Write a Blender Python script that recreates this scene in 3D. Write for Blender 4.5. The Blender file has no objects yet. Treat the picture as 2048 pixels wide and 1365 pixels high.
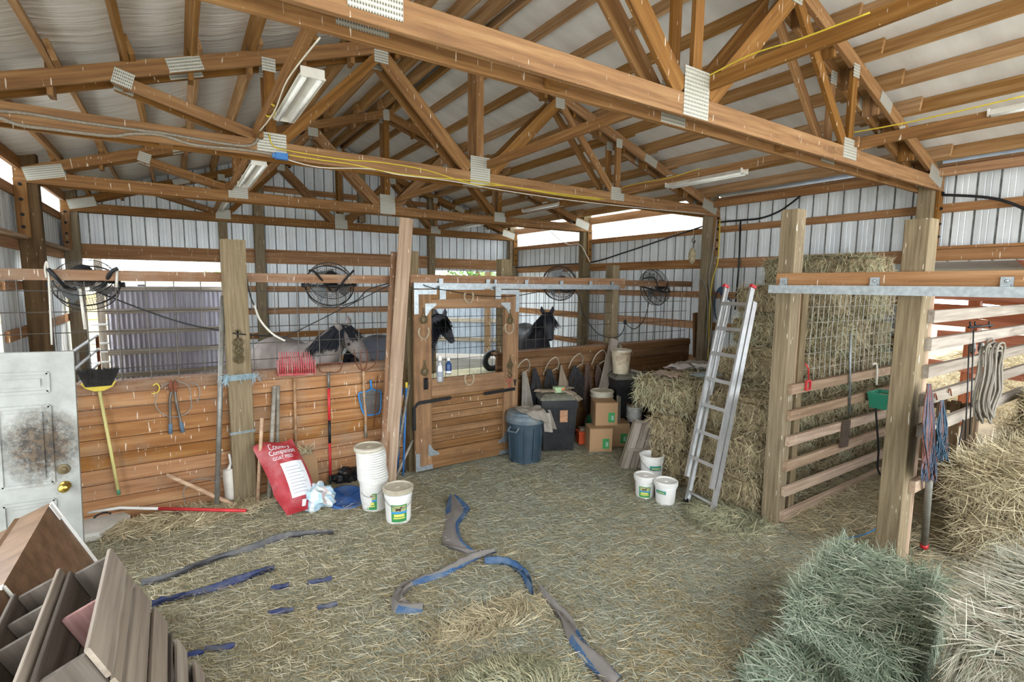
import bpy, bmesh, math, random
import numpy as np
from mathutils import Vector, Matrix, noise

rnd = random.Random(11)
scene = bpy.context.scene
COL = scene.collection

# ------------------------------------------------------------------ camera
F, YAW, PITCH, ROLL, CAMH = 1012.3, 0.581725, -0.111175, 0.010877, 2.12
_cy, _sy, _cp, _sp = math.cos(YAW), math.sin(YAW), math.cos(PITCH), math.sin(PITCH)
_fw = Vector((_sy*_cp, _cy*_cp, _sp)); _rt = Vector((_cy, -_sy, 0)); _up = _rt.cross(_fw)
_R = _rt*math.cos(ROLL) + _up*math.sin(ROLL)
_U = -_rt*math.sin(ROLL) + _up*math.cos(ROLL)
CAMP = Vector((0, 0, CAMH))
cam_data = bpy.data.cameras.new('camera')
cam_data.sensor_width = 36.0
cam_data.lens = F/2048*36.0
cam_data.clip_start = 0.05
cam = bpy.data.objects.new('camera', cam_data)
COL.objects.link(cam)
cam.matrix_world = Matrix(((_R.x, _U.x, -_fw.x, CAMP.x), (_R.y, _U.y, -_fw.y, CAMP.y), (_R.z, _U.z, -_fw.z, CAMP.z), (0, 0, 0, 1)))
scene.camera = cam

# ------------------------------------------------------------------ sky, sun, exposure
world = bpy.data.worlds.new('sky'); scene.world = world
world.use_nodes = True
_bg = world.node_tree.nodes['Background']
_bg.inputs[0].default_value = (0.86, 0.93, 1.0, 1)
_bg.inputs[1].default_value = 2.3
sun_data = bpy.data.lights.new('sun', 'SUN')
sun_data.energy = 1.3; sun_data.angle = math.radians(3); sun_data.color = (1, 0.93, 0.82)
sun = bpy.data.objects.new('sun', sun_data); COL.objects.link(sun)
sun.rotation_euler = Vector((-0.75, -0.42, -0.72)).to_track_quat('-Z', 'Y').to_euler()
scene.view_settings.view_transform = 'Standard'
scene.view_settings.look = 'None'
scene.view_settings.gamma = 1.0
scene.view_settings.use_curve_mapping = False
scene.view_settings.exposure = 1.78

# ------------------------------------------------------------------ measuring helpers: photograph pixel -> point on a real plane
def _ray(x, y): return _R*((x-1024)/F) - _U*((y-682.5)/F) + _fw
def PZ(x, y, z=0.0): d = _ray(x, y); return CAMP + d*((z-CAMH)/d.z)
def PY(x, y, Y): d = _ray(x, y); return CAMP + d*(Y/d.y)
def PX(x, y, X): d = _ray(x, y); return CAMP + d*(X/d.x)

# ------------------------------------------------------------------ object helpers
WM = {}
def _place(o, M, parent):
    COL.objects.link(o)
    if parent is not None:
        o.parent = parent
        o.matrix_local = WM[parent].inverted() @ M
    else:
        o.matrix_local = M
    WM[o] = M.copy()
    return o
def tag(o, label=None, cat=None, group=None, kind=None):
    if label: o['label'] = label
    if cat: o['category'] = cat
    if group: o['group'] = group
    if kind: o['kind'] = kind
    return o
def thing(name, label, cat, loc=(0, 0, 0), rz=0.0, group=None, kind=None, M=None):
    o = bpy.data.objects.new(name, None); o.empty_display_size = 0.1
    _place(o, M if M is not None else Matrix.Translation(Vector(loc)) @ Matrix.Rotation(rz, 4, 'Z'), None)
    return tag(o, label, cat, group, kind)
def copy_tree(root, M, label=None, group=None, parent=None):
    c = root.copy(); COL.objects.link(c); WM[c] = M.copy()
    if parent is None: c.matrix_local = M
    else: c.parent = parent; c.matrix_local = WM[parent].inverted() @ M
    if label: c['label'] = label
    if group: c['group'] = group
    def rec(src, dst):
        for ch in list(src.children):
            k = ch.copy(); COL.objects.link(k); k.parent = dst
            WM[k] = WM[dst] @ ch.matrix_basis
            rec(ch, k)
    rec(root, c)
    return c
def frame(p, x, z=(0, 0, 1)):
    """matrix with local X along x and local Z close to z"""
    x = Vector(x).normalized(); z = Vector(z)
    y = z.cross(x)
    if y.length < 1e-6: y = Vector((0, 1, 0)).cross(x)
    y.normalize(); z = x.cross(y)
    M = Matrix((x, y, z)).transposed().to_4x4(); M.translation = Vector(p)
    return M
ID4 = Matrix.Identity(4)

class MB:
    """collects vertices and faces of ONE mesh"""
    def __init__(s): s.v = []; s.f = []; s.m = []
    def add(s, vs, fs, mi=0):
        n = len(s.v); s.v += [tuple(v) for v in vs]
        for f in fs: s.f.append(tuple(i+n for i in f)); s.m.append(mi)
    def box(s, c, d, M=None, mi=0, ch=0.0):
        x, y, z = d[0]/2, d[1]/2, d[2]/2; c = Vector(c)
        if ch <= 0:
            vs = [Vector(p) for p in ((-x,-y,-z),(x,-y,-z),(x,y,-z),(-x,y,-z),(-x,-y,z),(x,-y,z),(x,y,z),(-x,y,z))]
            fs = [(0,3,2,1),(4,5,6,7),(0,1,5,4),(1,2,6,5),(2,3,7,6),(3,0,4,7)]
        else:
            # chamfer along the length (local X): an eight sided bar
            y2, z2 = y-ch, z-ch
            ring = [(-y,-z2),(-y2,-z),(y2,-z),(y,-z2),(y,z2),(y2,z),(-y2,z),(-y,z2)]
            vs = [Vector((-x, a, b)) for a, b in ring] + [Vector((x, a, b)) for a, b in ring]
            fs = [tuple(range(8))[::-1][::-1], tuple(range(15, 7, -1))] + [(i, i+8, (i+1) % 8+8, (i+1) % 8) for i in range(8)]
        vs = [c+v for v in vs]
        if M is not None: vs = [M @ v for v in vs]
        s.add(vs, fs, mi)
        return s
    def bar(s, a, b, w, h, up=(0, 0, 1), mi=0, ch=0.0):
        a = Vector(a); b = Vector(b); L = (b-a).length
        return s.box((0, 0, 0), (L, w, h), frame((a+b)/2, b-a, up), mi, ch)
    def tube(s, pts, r, n=8, mi=0, closed=False, caps=True):
        pts = [Vector(p) for p in pts]; N = len(pts)
        rs = r if isinstance(r, (list, tuple)) else [r]*N
        base = len(s.v); prev = None
        for i, p in enumerate(pts):
            if closed: t = pts[(i+1) % N]-pts[i-1]
            else: t = pts[min(i+1, N-1)]-pts[max(i-1, 0)]
            if t.length < 1e-9: t = Vector((0, 0, 1))
            t.normalize()
            if prev is None:
                a = Vector((0, 0, 1)) if abs(t.z) < 0.9 else Vector((1, 0, 0))
                u = t.cross(a).normalized()
            else:
                u = prev - t*prev.dot(t)
                u = u.normalized() if u.length > 1e-6 else t.orthogonal().normalized()
            prev = u; w = t.cross(u)
            for k in range(n):
                an = 2*math.pi*k/n
                s.v.append(tuple(p + (u*math.cos(an)+w*math.sin(an))*rs[i]))
        for i in range(N if closed else N-1):
            j = (i+1) % N
            for k in range(n):
                s.f.append((base+i*n+k, base+i*n+(k+1) % n, base+j*n+(k+1) % n, base+j*n+k)); s.m.append(mi)
        if caps and not closed:
            s.f.append(tuple(base+k for k in range(n))[::-1]); s.m.append(mi)
            s.f.append(tuple(base+(N-1)*n+k for k in range(n))); s.m.append(mi)
        return s
    def lathe(s, prof, n=24, mi=0, M=None, sx=1.0, sy=1.0, cap0=True, cap1=True):
        base = len(s.v)
        for (r, z) in prof:
            for k in range(n):
                an = 2*math.pi*k/n; v = Vector((r*math.cos(an)*sx, r*math.sin(an)*sy, z))
                s.v.append(tuple(M @ v if M is not None else v))
        for i in range(len(prof)-1):
            for k in range(n):
                s.f.append((base+i*n+k, base+i*n+(k+1) % n, base+(i+1)*n+(k+1) % n, base+(i+1)*n+k)); s.m.append(mi)
        if cap0: s.f.append(tuple(base+k for k in range(n))[::-1]); s.m.append(mi)
        if cap1: s.f.append(tuple(base+(len(prof)-1)*n+k for k in range(n))); s.m.append(mi)
        return s
    def prism(s, poly, y0, y1, M=None, mi=0):
        """poly: (x, z) outline, extruded along y"""
        n = len(poly); vs = [Vector((x, y0, z)) for x, z in poly]+[Vector((x, y1, z)) for x, z in poly]
        if M is not None: vs = [M @ v for v in vs]
        fs = [tuple(range(n)), tuple(range(2*n-1, n-1, -1))]+[(i, i+n, (i+1) % n+n, (i+1) % n) for i in range(n)]
        s.add(vs, fs, mi); return s
    def grid(s, fn, nu, nv, mi=0):
        base = len(s.v)
        for i in range(nu+1):
            for j in range(nv+1): s.v.append(tuple(fn(i/nu, j/nv)))
        for i in range(nu):
            for j in range(nv):
                a = base+i*(nv+1)+j; s.f.append((a, a+nv+1, a+nv+2, a+1)); s.m.append(mi)
        return s
    def mesh(s, name, mats, smooth=False):
        me = bpy.data.meshes.new(name); me.from_pydata(s.v, [], s.f)
        for m in (mats if isinstance(mats, (list, tuple)) else [mats]): me.materials.append(m)
        if any(s.m): me.polygons.foreach_set('material_index', s.m)
        if smooth: me.polygons.foreach_set('use_smooth', [True]*len(me.polygons))
        me.validate(); me.update()
        return me
    def build(s, name, mats, parent=None, M=None, smooth=False, recalc=True):
        """vertices are in the space of M (default: the parent's own space)"""
        me = s.mesh(name, mats, smooth)
        if recalc:
            bm = bmesh.new(); bm.from_mesh(me); bmesh.ops.recalc_face_normals(bm, faces=bm.faces[:]); bm.to_mesh(me); bm.free()
        o = bpy.data.objects.new(name, me)
        if M is None: M = WM[parent] if parent is not None else ID4
        return _place(o, M, parent)
def world_mb(mb, name, mats, parent=None, origin=(0, 0, 0), smooth=False):
    """mesh given in world coordinates, object origin moved to origin"""
    o3 = Vector(origin); mb.v = [tuple(Vector(v)-o3) for v in mb.v]
    return mb.build(name, mats, parent, Matrix.Translation(o3), smooth)
_BOX = {}
def beam(name, a, b, w, h, mat, parent=None, up=(0, 0, 1), ch=0.003):
    """one straight board or post: local X is its length, so the grain follows it"""
    a = Vector(a); b = Vector(b); L = round((b-a).length, 4)
    key = (L, round(w, 4), round(h, 4), mat.name, ch)
    if key not in _BOX: _BOX[key] = MB().box((0, 0, 0), (L, w, h), None, 0, ch).mesh(name, mat)
    o = bpy.data.objects.new(name, _BOX[key])
    return _place(o, frame((a+b)/2, b-a, up), parent)

# ------------------------------------------------------------------ materials
def lin(h):
    h = h.lstrip('#'); c = [int(h[i:i+2], 16)/255 for i in (0, 2, 4)]
    return tuple((x/12.92 if x <= 0.04045 else ((x+0.055)/1.055)**2.4) for x in c)+(1,)
class NT:
    def __init__(s, name):
        s.mat = bpy.data.materials.new(name); s.mat.use_nodes = True
        s.t = s.mat.node_tree; s.bsdf = s.t.nodes['Principled BSDF']; s.out = s.t.nodes['Material Output']
    def n(s, typ, **kw):
        nd = s.t.nodes.new(typ)
        for k, v in kw.items():
            if k.startswith('i_'):
                nd.inputs[k[2:].replace('_', ' ')].default_value = v
            else: setattr(nd, k, v)
        return nd
    def l(s, a, b): s.t.links.new(a, b)
    def coord(s, scale=(1, 1, 1), out='Object'):
        tc = s.n('ShaderNodeTexCoord'); mp = s.n('ShaderNodeMapping'); mp.inputs['Scale'].default_value = scale
        s.l(tc.outputs[out], mp.inputs['Vector']); return mp.outputs['Vector']
    def ranvec(s, vec):
        """shift a coordinate by a random amount for each object"""
        oi = s.n('ShaderNodeObjectInfo'); m = s.n('ShaderNodeMath', operation='MULTIPLY'); m.inputs[1].default_value = 37.0
        s.l(oi.outputs['Random'], m.inputs[0])
        a = s.n('ShaderNodeVectorMath', operation='ADD'); s.l(vec, a.inputs[0]); s.l(m.outputs[0], a.inputs[1]); return a.outputs[0]
    def noise(s, vec, scale, detail=4, rough=0.55):
        nd = s.n('ShaderNodeTexNoise'); nd.inputs['Scale'].default_value = scale; nd.inputs['Detail'].default_value = detail; nd.inputs['Roughness'].default_value = rough
        s.l(vec, nd.inputs['Vector']); return nd.outputs['Fac']
    def ramp(s, fac, stops):
        r = s.n('ShaderNodeValToRGB'); e = r.color_ramp.elements
        while len(e) < len(stops): e.new(0.5)
        for el, (p, c) in zip(e, stops): el.position = p; el.color = c if len(c) == 4 else (*c, 1)
        s.l(fac, r.inputs['Fac']); return r.outputs['Color']
    def mix(s, fac, a, b, mode='MIX'):
        m = s.n('ShaderNodeMix', data_type='RGBA', blend_type=mode)
        for sock, val in ((m.inputs[0], fac), (m.inputs[6], a), (m.inputs[7], b)):
            if hasattr(val, 'is_linked'): s.l(val, sock)
            else: sock.default_value = val
        return m.outputs[2]
    def math(s, op, a, b=0.0):
        m = s.n('ShaderNodeMath', operation=op)
        for i, val in enumerate((a, b)):
            if hasattr(val, 'is_linked'): s.l(val, m.inputs[i])
            else: m.inputs[i].default_value = val
        return m.outputs[0]
    def bump(s, h, strength=0.3, dist=0.01):
        b = s.n('ShaderNodeBump'); b.inputs['Strength'].default_value = strength; b.inputs['Distance'].default_value = dist
        s.l(h, b.inputs['Height']); s.l(b.outputs[0], s.bsdf.inputs['Normal'])
    def col(s, c):
        if hasattr(c, 'is_linked'): s.l(c, s.bsdf.inputs['Base Color'])
        else: s.bsdf.inputs['Base Color'].default_value = c
    def set(s, rough=0.6, metal=0.0, spec=0.4):
        s.bsdf.inputs['Roughness'].default_value = rough; s.bsdf.inputs['Metallic'].default_value = metal
        s.bsdf.inputs['Specular IOR Level'].default_value = spec
W4 = lambda v: (v, v, v, 1)
def wood(name, dark, mid, light, rough=0.75, streak=0.0, grain=1.0, dirt=None, dirt_amt=0.0):
    """sawn timber: grain along local X, a tone of its own for each board, pale droppings where streak > 0"""
    k = NT(name); v = k.ranvec(k.coord((1.0, 1, 1)))
    mp = k.n('ShaderNodeMapping'); mp.inputs['Scale'].default_value = (1.3*grain, 26*grain, 26*grain); k.l(v, mp.inputs['Vector'])
    g = k.noise(mp.outputs[0], 1.0, 5, 0.6)
    c = k.ramp(g, [(0.25, lin(dark)), (0.5, lin(mid)), (0.78, lin(light))])
    mp3 = k.n('ShaderNodeMapping'); mp3.inputs['Scale'].default_value = (3, 7, 7); k.l(v, mp3.inputs['Vector'])
    kn = k.noise(mp3.outputs[0], 1.0, 2, 0.4)
    knf = k.ramp(kn, [(0.70, W4(0)), (0.78, W4(1))])
    c = k.mix(k.math('MULTIPLY', knf, 0.55), c, lin(dark))
    oi = k.n('ShaderNodeObjectInfo')
    hv = k.n('ShaderNodeHueSaturation')
    k.l(k.math('ADD', k.math('MULTIPLY', oi.outputs['Random'], 0.36), 0.82), hv.inputs['Value'])
    k.l(k.math('ADD', k.math('MULTIPLY', oi.outputs['Random'], -0.2), 1.08), hv.inputs['Saturation'])
    k.l(c, hv.inputs['Color']); c = hv.outputs[0]
    if dirt:
        dn = k.noise(v, 3.2, 5, 0.65)
        c = k.mix(k.ramp(dn, [(0.48, W4(0)), (0.72, W4(dirt_amt))]), c, lin(dirt))
    if streak:
        tc = k.coord((1, 1, 1), 'Object'); geo = k.n('ShaderNodeNewGeometry')
        ms = k.n('ShaderNodeMapping'); ms.inputs['Scale'].default_value = (70, 70, 9); k.l(geo.outputs['Position'], ms.inputs['Vector'])
        sn = k.noise(ms.outputs[0], 1.0, 1, 0.4)
        c = k.mix(k.ramp(sn, [(0.74-0.03*streak, W4(0)), (0.78-0.03*streak, W4(0.75))]), c, lin('#e6ddcc'))
    k.col(c); k.set(rough, 0, 0.25); k.bump(g, 0.25, 0.004)
    return k.mat
def plain(name, c, rough=0.5, metal=0.0, var=0.12, scale=8.0, bump=0.0, spec=0.4, dirt=None, dirt_amt=0.0, dscale=4.0, alpha=None):
    k = NT(name); v = k.ranvec(k.coord())
    n1 = k.noise(v, scale, 4, 0.6)
    a = lin(c); lo = tuple(x*(1-var) for x in a[:3])+(1,); hi = tuple(min(1, x*(1+var)) for x in a[:3])+(1,)
    col = k.ramp(n1, [(0.3, lo), (0.7, hi)])
    if dirt:
        dn = k.noise(v, dscale, 6, 0.68)
        col = k.mix(k.ramp(dn, [(0.45, W4(0)), (0.68, W4(dirt_amt))]), col, lin(dirt))
    k.col(col); k.set(rough, metal, spec)
    if bump: k.bump(n1, bump, 0.01)
    return k.mat

M = {}
M['truss'] = wood('truss timber', '#604020', '#825a2e', '#9c7646', 0.7, 0.55, 1.3)
M['purlin'] = wood('purlin timber', '#78552f', '#9c7446', '#b9966a', 0.75, 0.0)
M['girt'] = wood('girt timber', '#75502f', '#996d44', '#b28a62', 0.75, 0.6)
M['post'] = wood('treated post timber', '#62543e', '#7c6c52', '#958569', 0.8, 0.4, 2.2)
M['darkpost'] = wood('dark old post timber', '#4a3a28', '#655038', '#7c664a', 0.85, 0.2)
M['plank'] = wood('stall plank timber', '#7a4f2c', '#a06f43', '#bd9366', 0.7, 1.2, 0.8, '#94806a', 0.6)
M['plankb'] = wood('brown stall plank timber', '#4f3620', '#6b4b2d', '#866340', 0.7, 0.3, 0.8, '#6f5c46', 0.3)
M['rail'] = wood('dusty rail timber', '#6b4c36', '#8d6a50', '#a3866c', 0.8, 1.6, 1.0, '#9c8d7c', 0.5)
M['grey'] = wood('weathered grey timber', '#5d5344', '#857a68', '#aaa08e', 0.85, 0.0)
M['greypale'] = wood('pale weathered timber', '#6e6355', '#92877a', '#b0a699', 0.85, 0.0)
M['board'] = wood('pale board timber', '#7d6450', '#a0866e', '#bfa78e', 0.75, 0.5)
M['doorwood'] = wood('door frame timber', '#5c3f24', '#7b5835', '#95714a', 0.7, 0.5, 0.9, '#4a3828', 0.45)
M['redwood'] = wood('red stained timber', '#6a3822', '#8a4c30', '#a06848', 0.7, 0.0)
M['galv'] = plain('galvanised steel', '#9aa0a2', 0.45, 0.75, 0.2, 30)
M['plate'] = None
M['black'] = plain('black plastic', '#1b1c1e', 0.5, 0, 0.2, 12)
M['blackiron'] = plain('black iron', '#22201f', 0.55, 0.5, 0.3, 12)
M['wire'] = plain('mesh wire', '#5b5650', 0.6, 0.5, 0.3, 10)
M['wirelight'] = plain('bright mesh wire', '#a9a79c', 0.5, 0.6, 0.2, 10)
M['white'] = plain('white plastic', '#e4e2dc', 0.45, 0, 0.05, 6, 0, 0.4, '#8a7a60', 0.35, 6)
M['rust'] = plain('rusty iron', '#7a4a34', 0.8, 0.4, 0.35, 20)
def _plate():
    k = NT('toothed truss plate'); v = k.coord((1, 1, 1))
    w = k.n('ShaderNodeTexWave', wave_type='BANDS', bands_direction='X'); w.inputs['Scale'].default_value = 26; w.inputs['Distortion'].default_value = 0.3
    k.l(v, w.inputs['Vector'])
    w2 = k.n('ShaderNodeTexWave', wave_type='BANDS', bands_direction='Z'); w2.inputs['Scale'].default_value = 13; k.l(v, w2.inputs['Vector'])
    f = k.math('MULTIPLY', w.outputs['Fac'], w2.outputs['Fac'])
    k.col(k.ramp(f, [(0.0, lin('#c2c0b4')), (0.55, lin('#9a988c')), (0.95, lin('#4c4a42'))])); k.set(0.5, 0.45, 0.5); k.bump(f, 0.5, 0.004)
    return k.mat
M['plate'] = _plate()
def _sheet():
    k = NT('ribbed steel sheet'); geo = k.n('ShaderNodeNewGeometry')
    ms = k.n('ShaderNodeMapping'); ms.inputs['Scale'].default_value = (9, 9, 0.5); k.l(geo.outputs['Position'], ms.inputs['Vector'])
    n1 = k.noise(ms.outputs[0], 1.0, 5, 0.65)
    c = k.ramp(n1, [(0.3, lin('#c6ccce')), (0.55, lin('#e2e7e9')), (0.75, lin('#f0f3f4'))])
    d = k.noise(geo.outputs['Position'], 1.1, 5, 0.7)
    c = k.mix(k.ramp(d, [(0.5, W4(0)), (0.75, W4(0.35))]), c, lin('#a9a08e'))
    k.col(c); k.set(0.42, 0.15, 0.5); return k.mat
M['sheet'] = _sheet()
M['groove'] = plain('darker rib of steel sheet', '#969996', 0.6, 0.2, 0.3, 14)  # ribs coloured darker than the flat sheet
def _strip():
    k = NT('translucent wall strip'); k.col(lin('#eef2f2')); k.set(0.5)
    tr = k.n('ShaderNodeBsdfTranslucent'); tr.inputs[0].default_value = (0.95, 0.97, 0.97, 1)
    mx = k.n('ShaderNodeMixShader'); mx.inputs[0].default_value = 0.75
    k.l(k.bsdf.outputs[0], mx.inputs[1]); k.l(tr.outputs[0], mx.inputs[2]); k.l(mx.outputs[0], k.out.inputs[0]); return k.mat
M['strip'] = _strip()
def _insul(nm='white roof blanket', sc=(1.0, 3.0, 1), bs=0.35):
    k = NT(nm); v = k.ranvec(k.coord(sc))
    w = k.noise(v, 1.3, 4, 0.55)
    c = k.ramp(w, [(0.3, lin('#cfcbc5')), (0.6, lin('#e2e0dc')), (0.8, lin('#ecebe8'))])
    k.col(c); k.set(0.4, 0, 0.5); k.bump(w, bs, 0.03); return k.mat
M['insul'] = _insul()
M['insul_wrinkled'] = _insul('wrinkled roof blanket', (0.9, 13.0, 1), 0.75)

# ================================================================== THE BARN SHELL
XL, XR = -1.51, 7.27            # outer faces of the eave posts
RID = 2.88                      # ridge
TY = [2.23, 5.06, 8.05, 10.83]  # front faces of the trusses
YB = 11.06                      # back wall sheet
Y0 = -2.2                       # front end, left open behind the camera to let daylight in
SL = 0.334
TH = math.atan(SL)
def chord_top(x):
    u = x if x <= RID else 2*RID-x
    return 3.555 + SL*(u+0.958)

# ---------------------------------------------------------------- floor
def floor_z(x, y):
    n = noise.noise(Vector((x*1.1, y*1.1, 0.3)))*0.022 + noise.noise(Vector((x*3.7, y*3.7, 4.3)))*0.010
    far = min(1, max(0, (y-4.6)/0.6))
    z = n*(1-0.6*far) + 0.012
    # hay lies deeper along the plank wall and by the bale bay
    if x < 2.0: z += 0.05*math.exp(-((y-5.15)/0.28)**2)*max(0, min(1, (2.0-x)/1.2))
    if x > 4.3: z += 0.10*max(0, min(1, (x-4.3)/1.0))*max(0, min(1, (3.0-y)/1.2))
    # loose heap low in the middle foreground
    z += 0.10*math.exp(-((x-1.15)/0.42)**2-((y-1.72)/0.30)**2)
    return z
def _floor_mat():
    k = NT('hay strewn earth'); geo = k.n('ShaderNodeNewGeometry'); P = geo.outputs['Position']
    m1 = k.n('ShaderNodeMapping'); m1.inputs['Scale'].default_value = (14, 60, 1); m1.inputs['Rotation'].default_value = (0, 0, 0.6); k.l(P, m1.inputs['Vector'])
    m2 = k.n('ShaderNodeMapping'); m2.inputs['Scale'].default_value = (60, 14, 1); m2.inputs['Rotation'].default_value = (0, 0, 0.35); k.l(P, m2.inputs['Vector'])
    a = k.noise(m1.outputs[0], 1.0, 4, 0.7); b = k.noise(m2.outputs[0], 1.0, 4, 0.7)
    f = k.math('MAXIMUM', a, b)
    c = k.ramp(f, [(0.42, lin('#6a6752')), (0.56, lin('#938f78')), (0.72, lin('#b7b29b'))])
    big = k.noise(P, 0.9, 4, 0.6)
    c = k.mix(k.ramp(big, [(0.45, W4(0)), (0.62, W4(0.55))]), c, lin('#8f8466'))
    k.col(c); k.set(0.95, 0, 0.1); k.bump(f, 0.8, 0.02); return k.mat
M['floor'] = _floor_mat()
fl = MB().grid(lambda u, v: (-1.55+u*8.9, Y0+v*(11.2-Y0), floor_z(-1.55+u*8.9, Y0+v*(11.2-Y0))), 110, 170)
floor = fl.build('floor', M['floor'], None, smooth=True); tag(floor, kind='structure')
# ---------------------------------------------------------------- ribbed sheets
PITCH_R = 0.19
def rib_profile(n):
    pts = [(0.0, 0.0, 0)]
    for i in range(n):
        x = i*PITCH_R
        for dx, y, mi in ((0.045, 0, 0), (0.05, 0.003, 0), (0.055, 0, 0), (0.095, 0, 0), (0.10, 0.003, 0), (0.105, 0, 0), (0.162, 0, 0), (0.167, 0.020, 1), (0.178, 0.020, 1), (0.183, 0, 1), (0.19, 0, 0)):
            pts.append((x+dx, y, mi))
    return pts
_PAN = {}
def sheet_panel(parent, M, ztop, zbot, n=5, mat=None, name='metal_panel'):
    """one steel panel: local X along the wall, local Y outwards, ztop(local x) may slope"""
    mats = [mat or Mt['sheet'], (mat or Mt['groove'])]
    key = None if callable(ztop) else (round(ztop, 3), round(zbot, 3), n, mats[0].name)
    if key and key in _PAN: me = _PAN[key]
    else:
        mb = MB(); pr = rib_profile(n)
        for x, y, mi in pr:
            mb.v.append((x, y, zbot)); mb.v.append((x, y, ztop(x) if callable(ztop) else ztop))
        for i in range(len(pr)-1):
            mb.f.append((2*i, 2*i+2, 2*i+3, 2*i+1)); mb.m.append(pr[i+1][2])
        me = mb.mesh(name, mats)
        if key: _PAN[key] = me
    o = bpy.data.objects.new(name, me)
    return _place(o, M, parent)
Mt = M
PW = 5*PITCH_R

wall_back = thing('wall_back', None, None, (RID, YB, 0), kind='structure')
wall_right = thing('wall_right', None, None, (XR, 3.8, 0), kind='structure')
wall_left = thing('wall_left', None, None, (XL, 3.8, 0), kind='structure')
# back wall: opening left x -1.28..0.66 under z 2.48, opening right x 5.05..6.85 under z 2.44
for x, n, zb in ((-1.55, 5, 2.47), (-0.60, 5, 2.47), (0.35, 2, 2.47), (0.73, 5, 0), (1.68, 5, 0), (2.63, 5, 0), (3.58, 5, 0), (4.53, 2, 0), (4.91, 5, 2.43), (5.86, 5, 2.43), (6.81, 3, 0)):
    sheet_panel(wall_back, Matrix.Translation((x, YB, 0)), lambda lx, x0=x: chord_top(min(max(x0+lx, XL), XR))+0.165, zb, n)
MRW = lambda y: Matrix.Translation((XR+0.04, y, 0)) @ Matrix.Rotation(-math.pi/2, 4, 'Z')   # local X -> -Y, local Y -> +X
y = YB
while y > Y0:
    zt = 3.03 if y > 5.3 else 3.5
    if 2.3 < y < 2.6:
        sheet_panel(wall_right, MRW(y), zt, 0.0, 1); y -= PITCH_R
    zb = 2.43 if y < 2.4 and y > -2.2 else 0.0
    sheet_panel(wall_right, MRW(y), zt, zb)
    if y > 5.6: sheet_panel(wall_right, MRW(y), 3.55, 3.03, 5, M['strip'], 'translucent_panel')
    elif y > 5.3:
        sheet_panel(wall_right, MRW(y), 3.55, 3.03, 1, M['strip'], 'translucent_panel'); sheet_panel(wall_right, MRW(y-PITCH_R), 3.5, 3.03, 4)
    y -= PW
MLW = lambda y: Matrix.Translation((XL-0.04, y, 0)) @ Matrix.Rotation(math.pi/2, 4, 'Z')    # local X -> +Y, local Y -> -X
y = YB-PW*15
while y < YB-0.01:
    ym = y+PW/2
    sheet_panel(wall_left, MLW(y), 3.12, 2.45 if 0.2 < ym < 4.8 else (3.0 if 5.5 < ym < 7.4 else 0.0))  # wide unseen openings added to let more daylight in
    sheet_panel(wall_left, MLW(y), 3.55, 3.12, 5, M['strip'], 'translucent_panel')
    y += PW
# girts
for z0, z1 in ((2.98, 3.075), (2.42, 2.57), (1.935, 2.04), (1.41, 1.54), (0.85, 0.96), (0.3, 0.42)):
    for ya, yb in ((10.9, 8.1), (8.1, 5.1), (5.1, 2.3), (2.3, -0.5), (-0.5, -2.1)):
        if ya < 3 and z0 < 2.4: continue
        if abs(z0-2.42) < 0.01 and ya < 3:
            beam('header', (XR+0.0, ya, 2.505), (XR+0.0, yb, 2.505), 0.06, 0.13, M['girt'], wall_right)
            beam('header_ledge', (XR-0.035, ya, 2.585), (XR-0.035, yb, 2.585), 0.10, 0.03, M['girt'], wall_right)
            continue
        beam('girt', (XR+0.019, ya, (z0+z1)/2), (XR+0.019, yb, (z0+z1)/2), 0.038, z1-z0, M['girt'], wall_right)
for z0, z1 in ((3.08, 3.19), (2.46, 2.58), (2.0, 2.1), (1.45, 1.57), (0.85, 0.96), (0.3, 0.42)):
    for ya, yb in ((5.1, 8.12), (8.12, 10.95), (2.3, 5.1)):
        if z0 < 2.4 and ya < 6:
            if ya < 5: continue
            ya = 7.35
        beam('girt', (XL-0.019, ya, (z0+z1)/2), (XL-0.019, yb, (z0+z1)/2), 0.038, z1-z0, M['girt'], wall_left)
        if abs(z0-2.46) < 0.01: beam('ledge', (XL+0.03, ya+0.05, z1+0.02), (XL+0.03, yb-0.1, z1+0.02), 0.14, 0.038, M['board'], wall_left)
for z0, z1, spans in ((2.48, 2.72, ((XL, 0.68), (0.82, 4.9), (5.0, 7.06))), (1.92, 2.04, ((0.7, 5.0),)), (1.48, 1.61, ((0.7, 5.0),)), (1.0, 1.12, ((0.7, 5.0),)), (0.45, 0.56, ((0.7, 5.0),)), (3.86, 3.97, ((0.6, 5.2),))):
    for xa, xb in spans:
        beam('girt', (xa, YB-0.021, (z0+z1)/2), (xb, YB-0.021, (z0+z1)/2), 0.038, z1-z0, M['girt'], wall_back)
        if z0 == 2.48 and xa > 0 and xb < 5: beam('ledge', (xa, YB-0.08, z1+0.012), (xb, YB-0.08, z1+0.012), 0.12, 0.03, M['girt'], wall_back)
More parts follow.
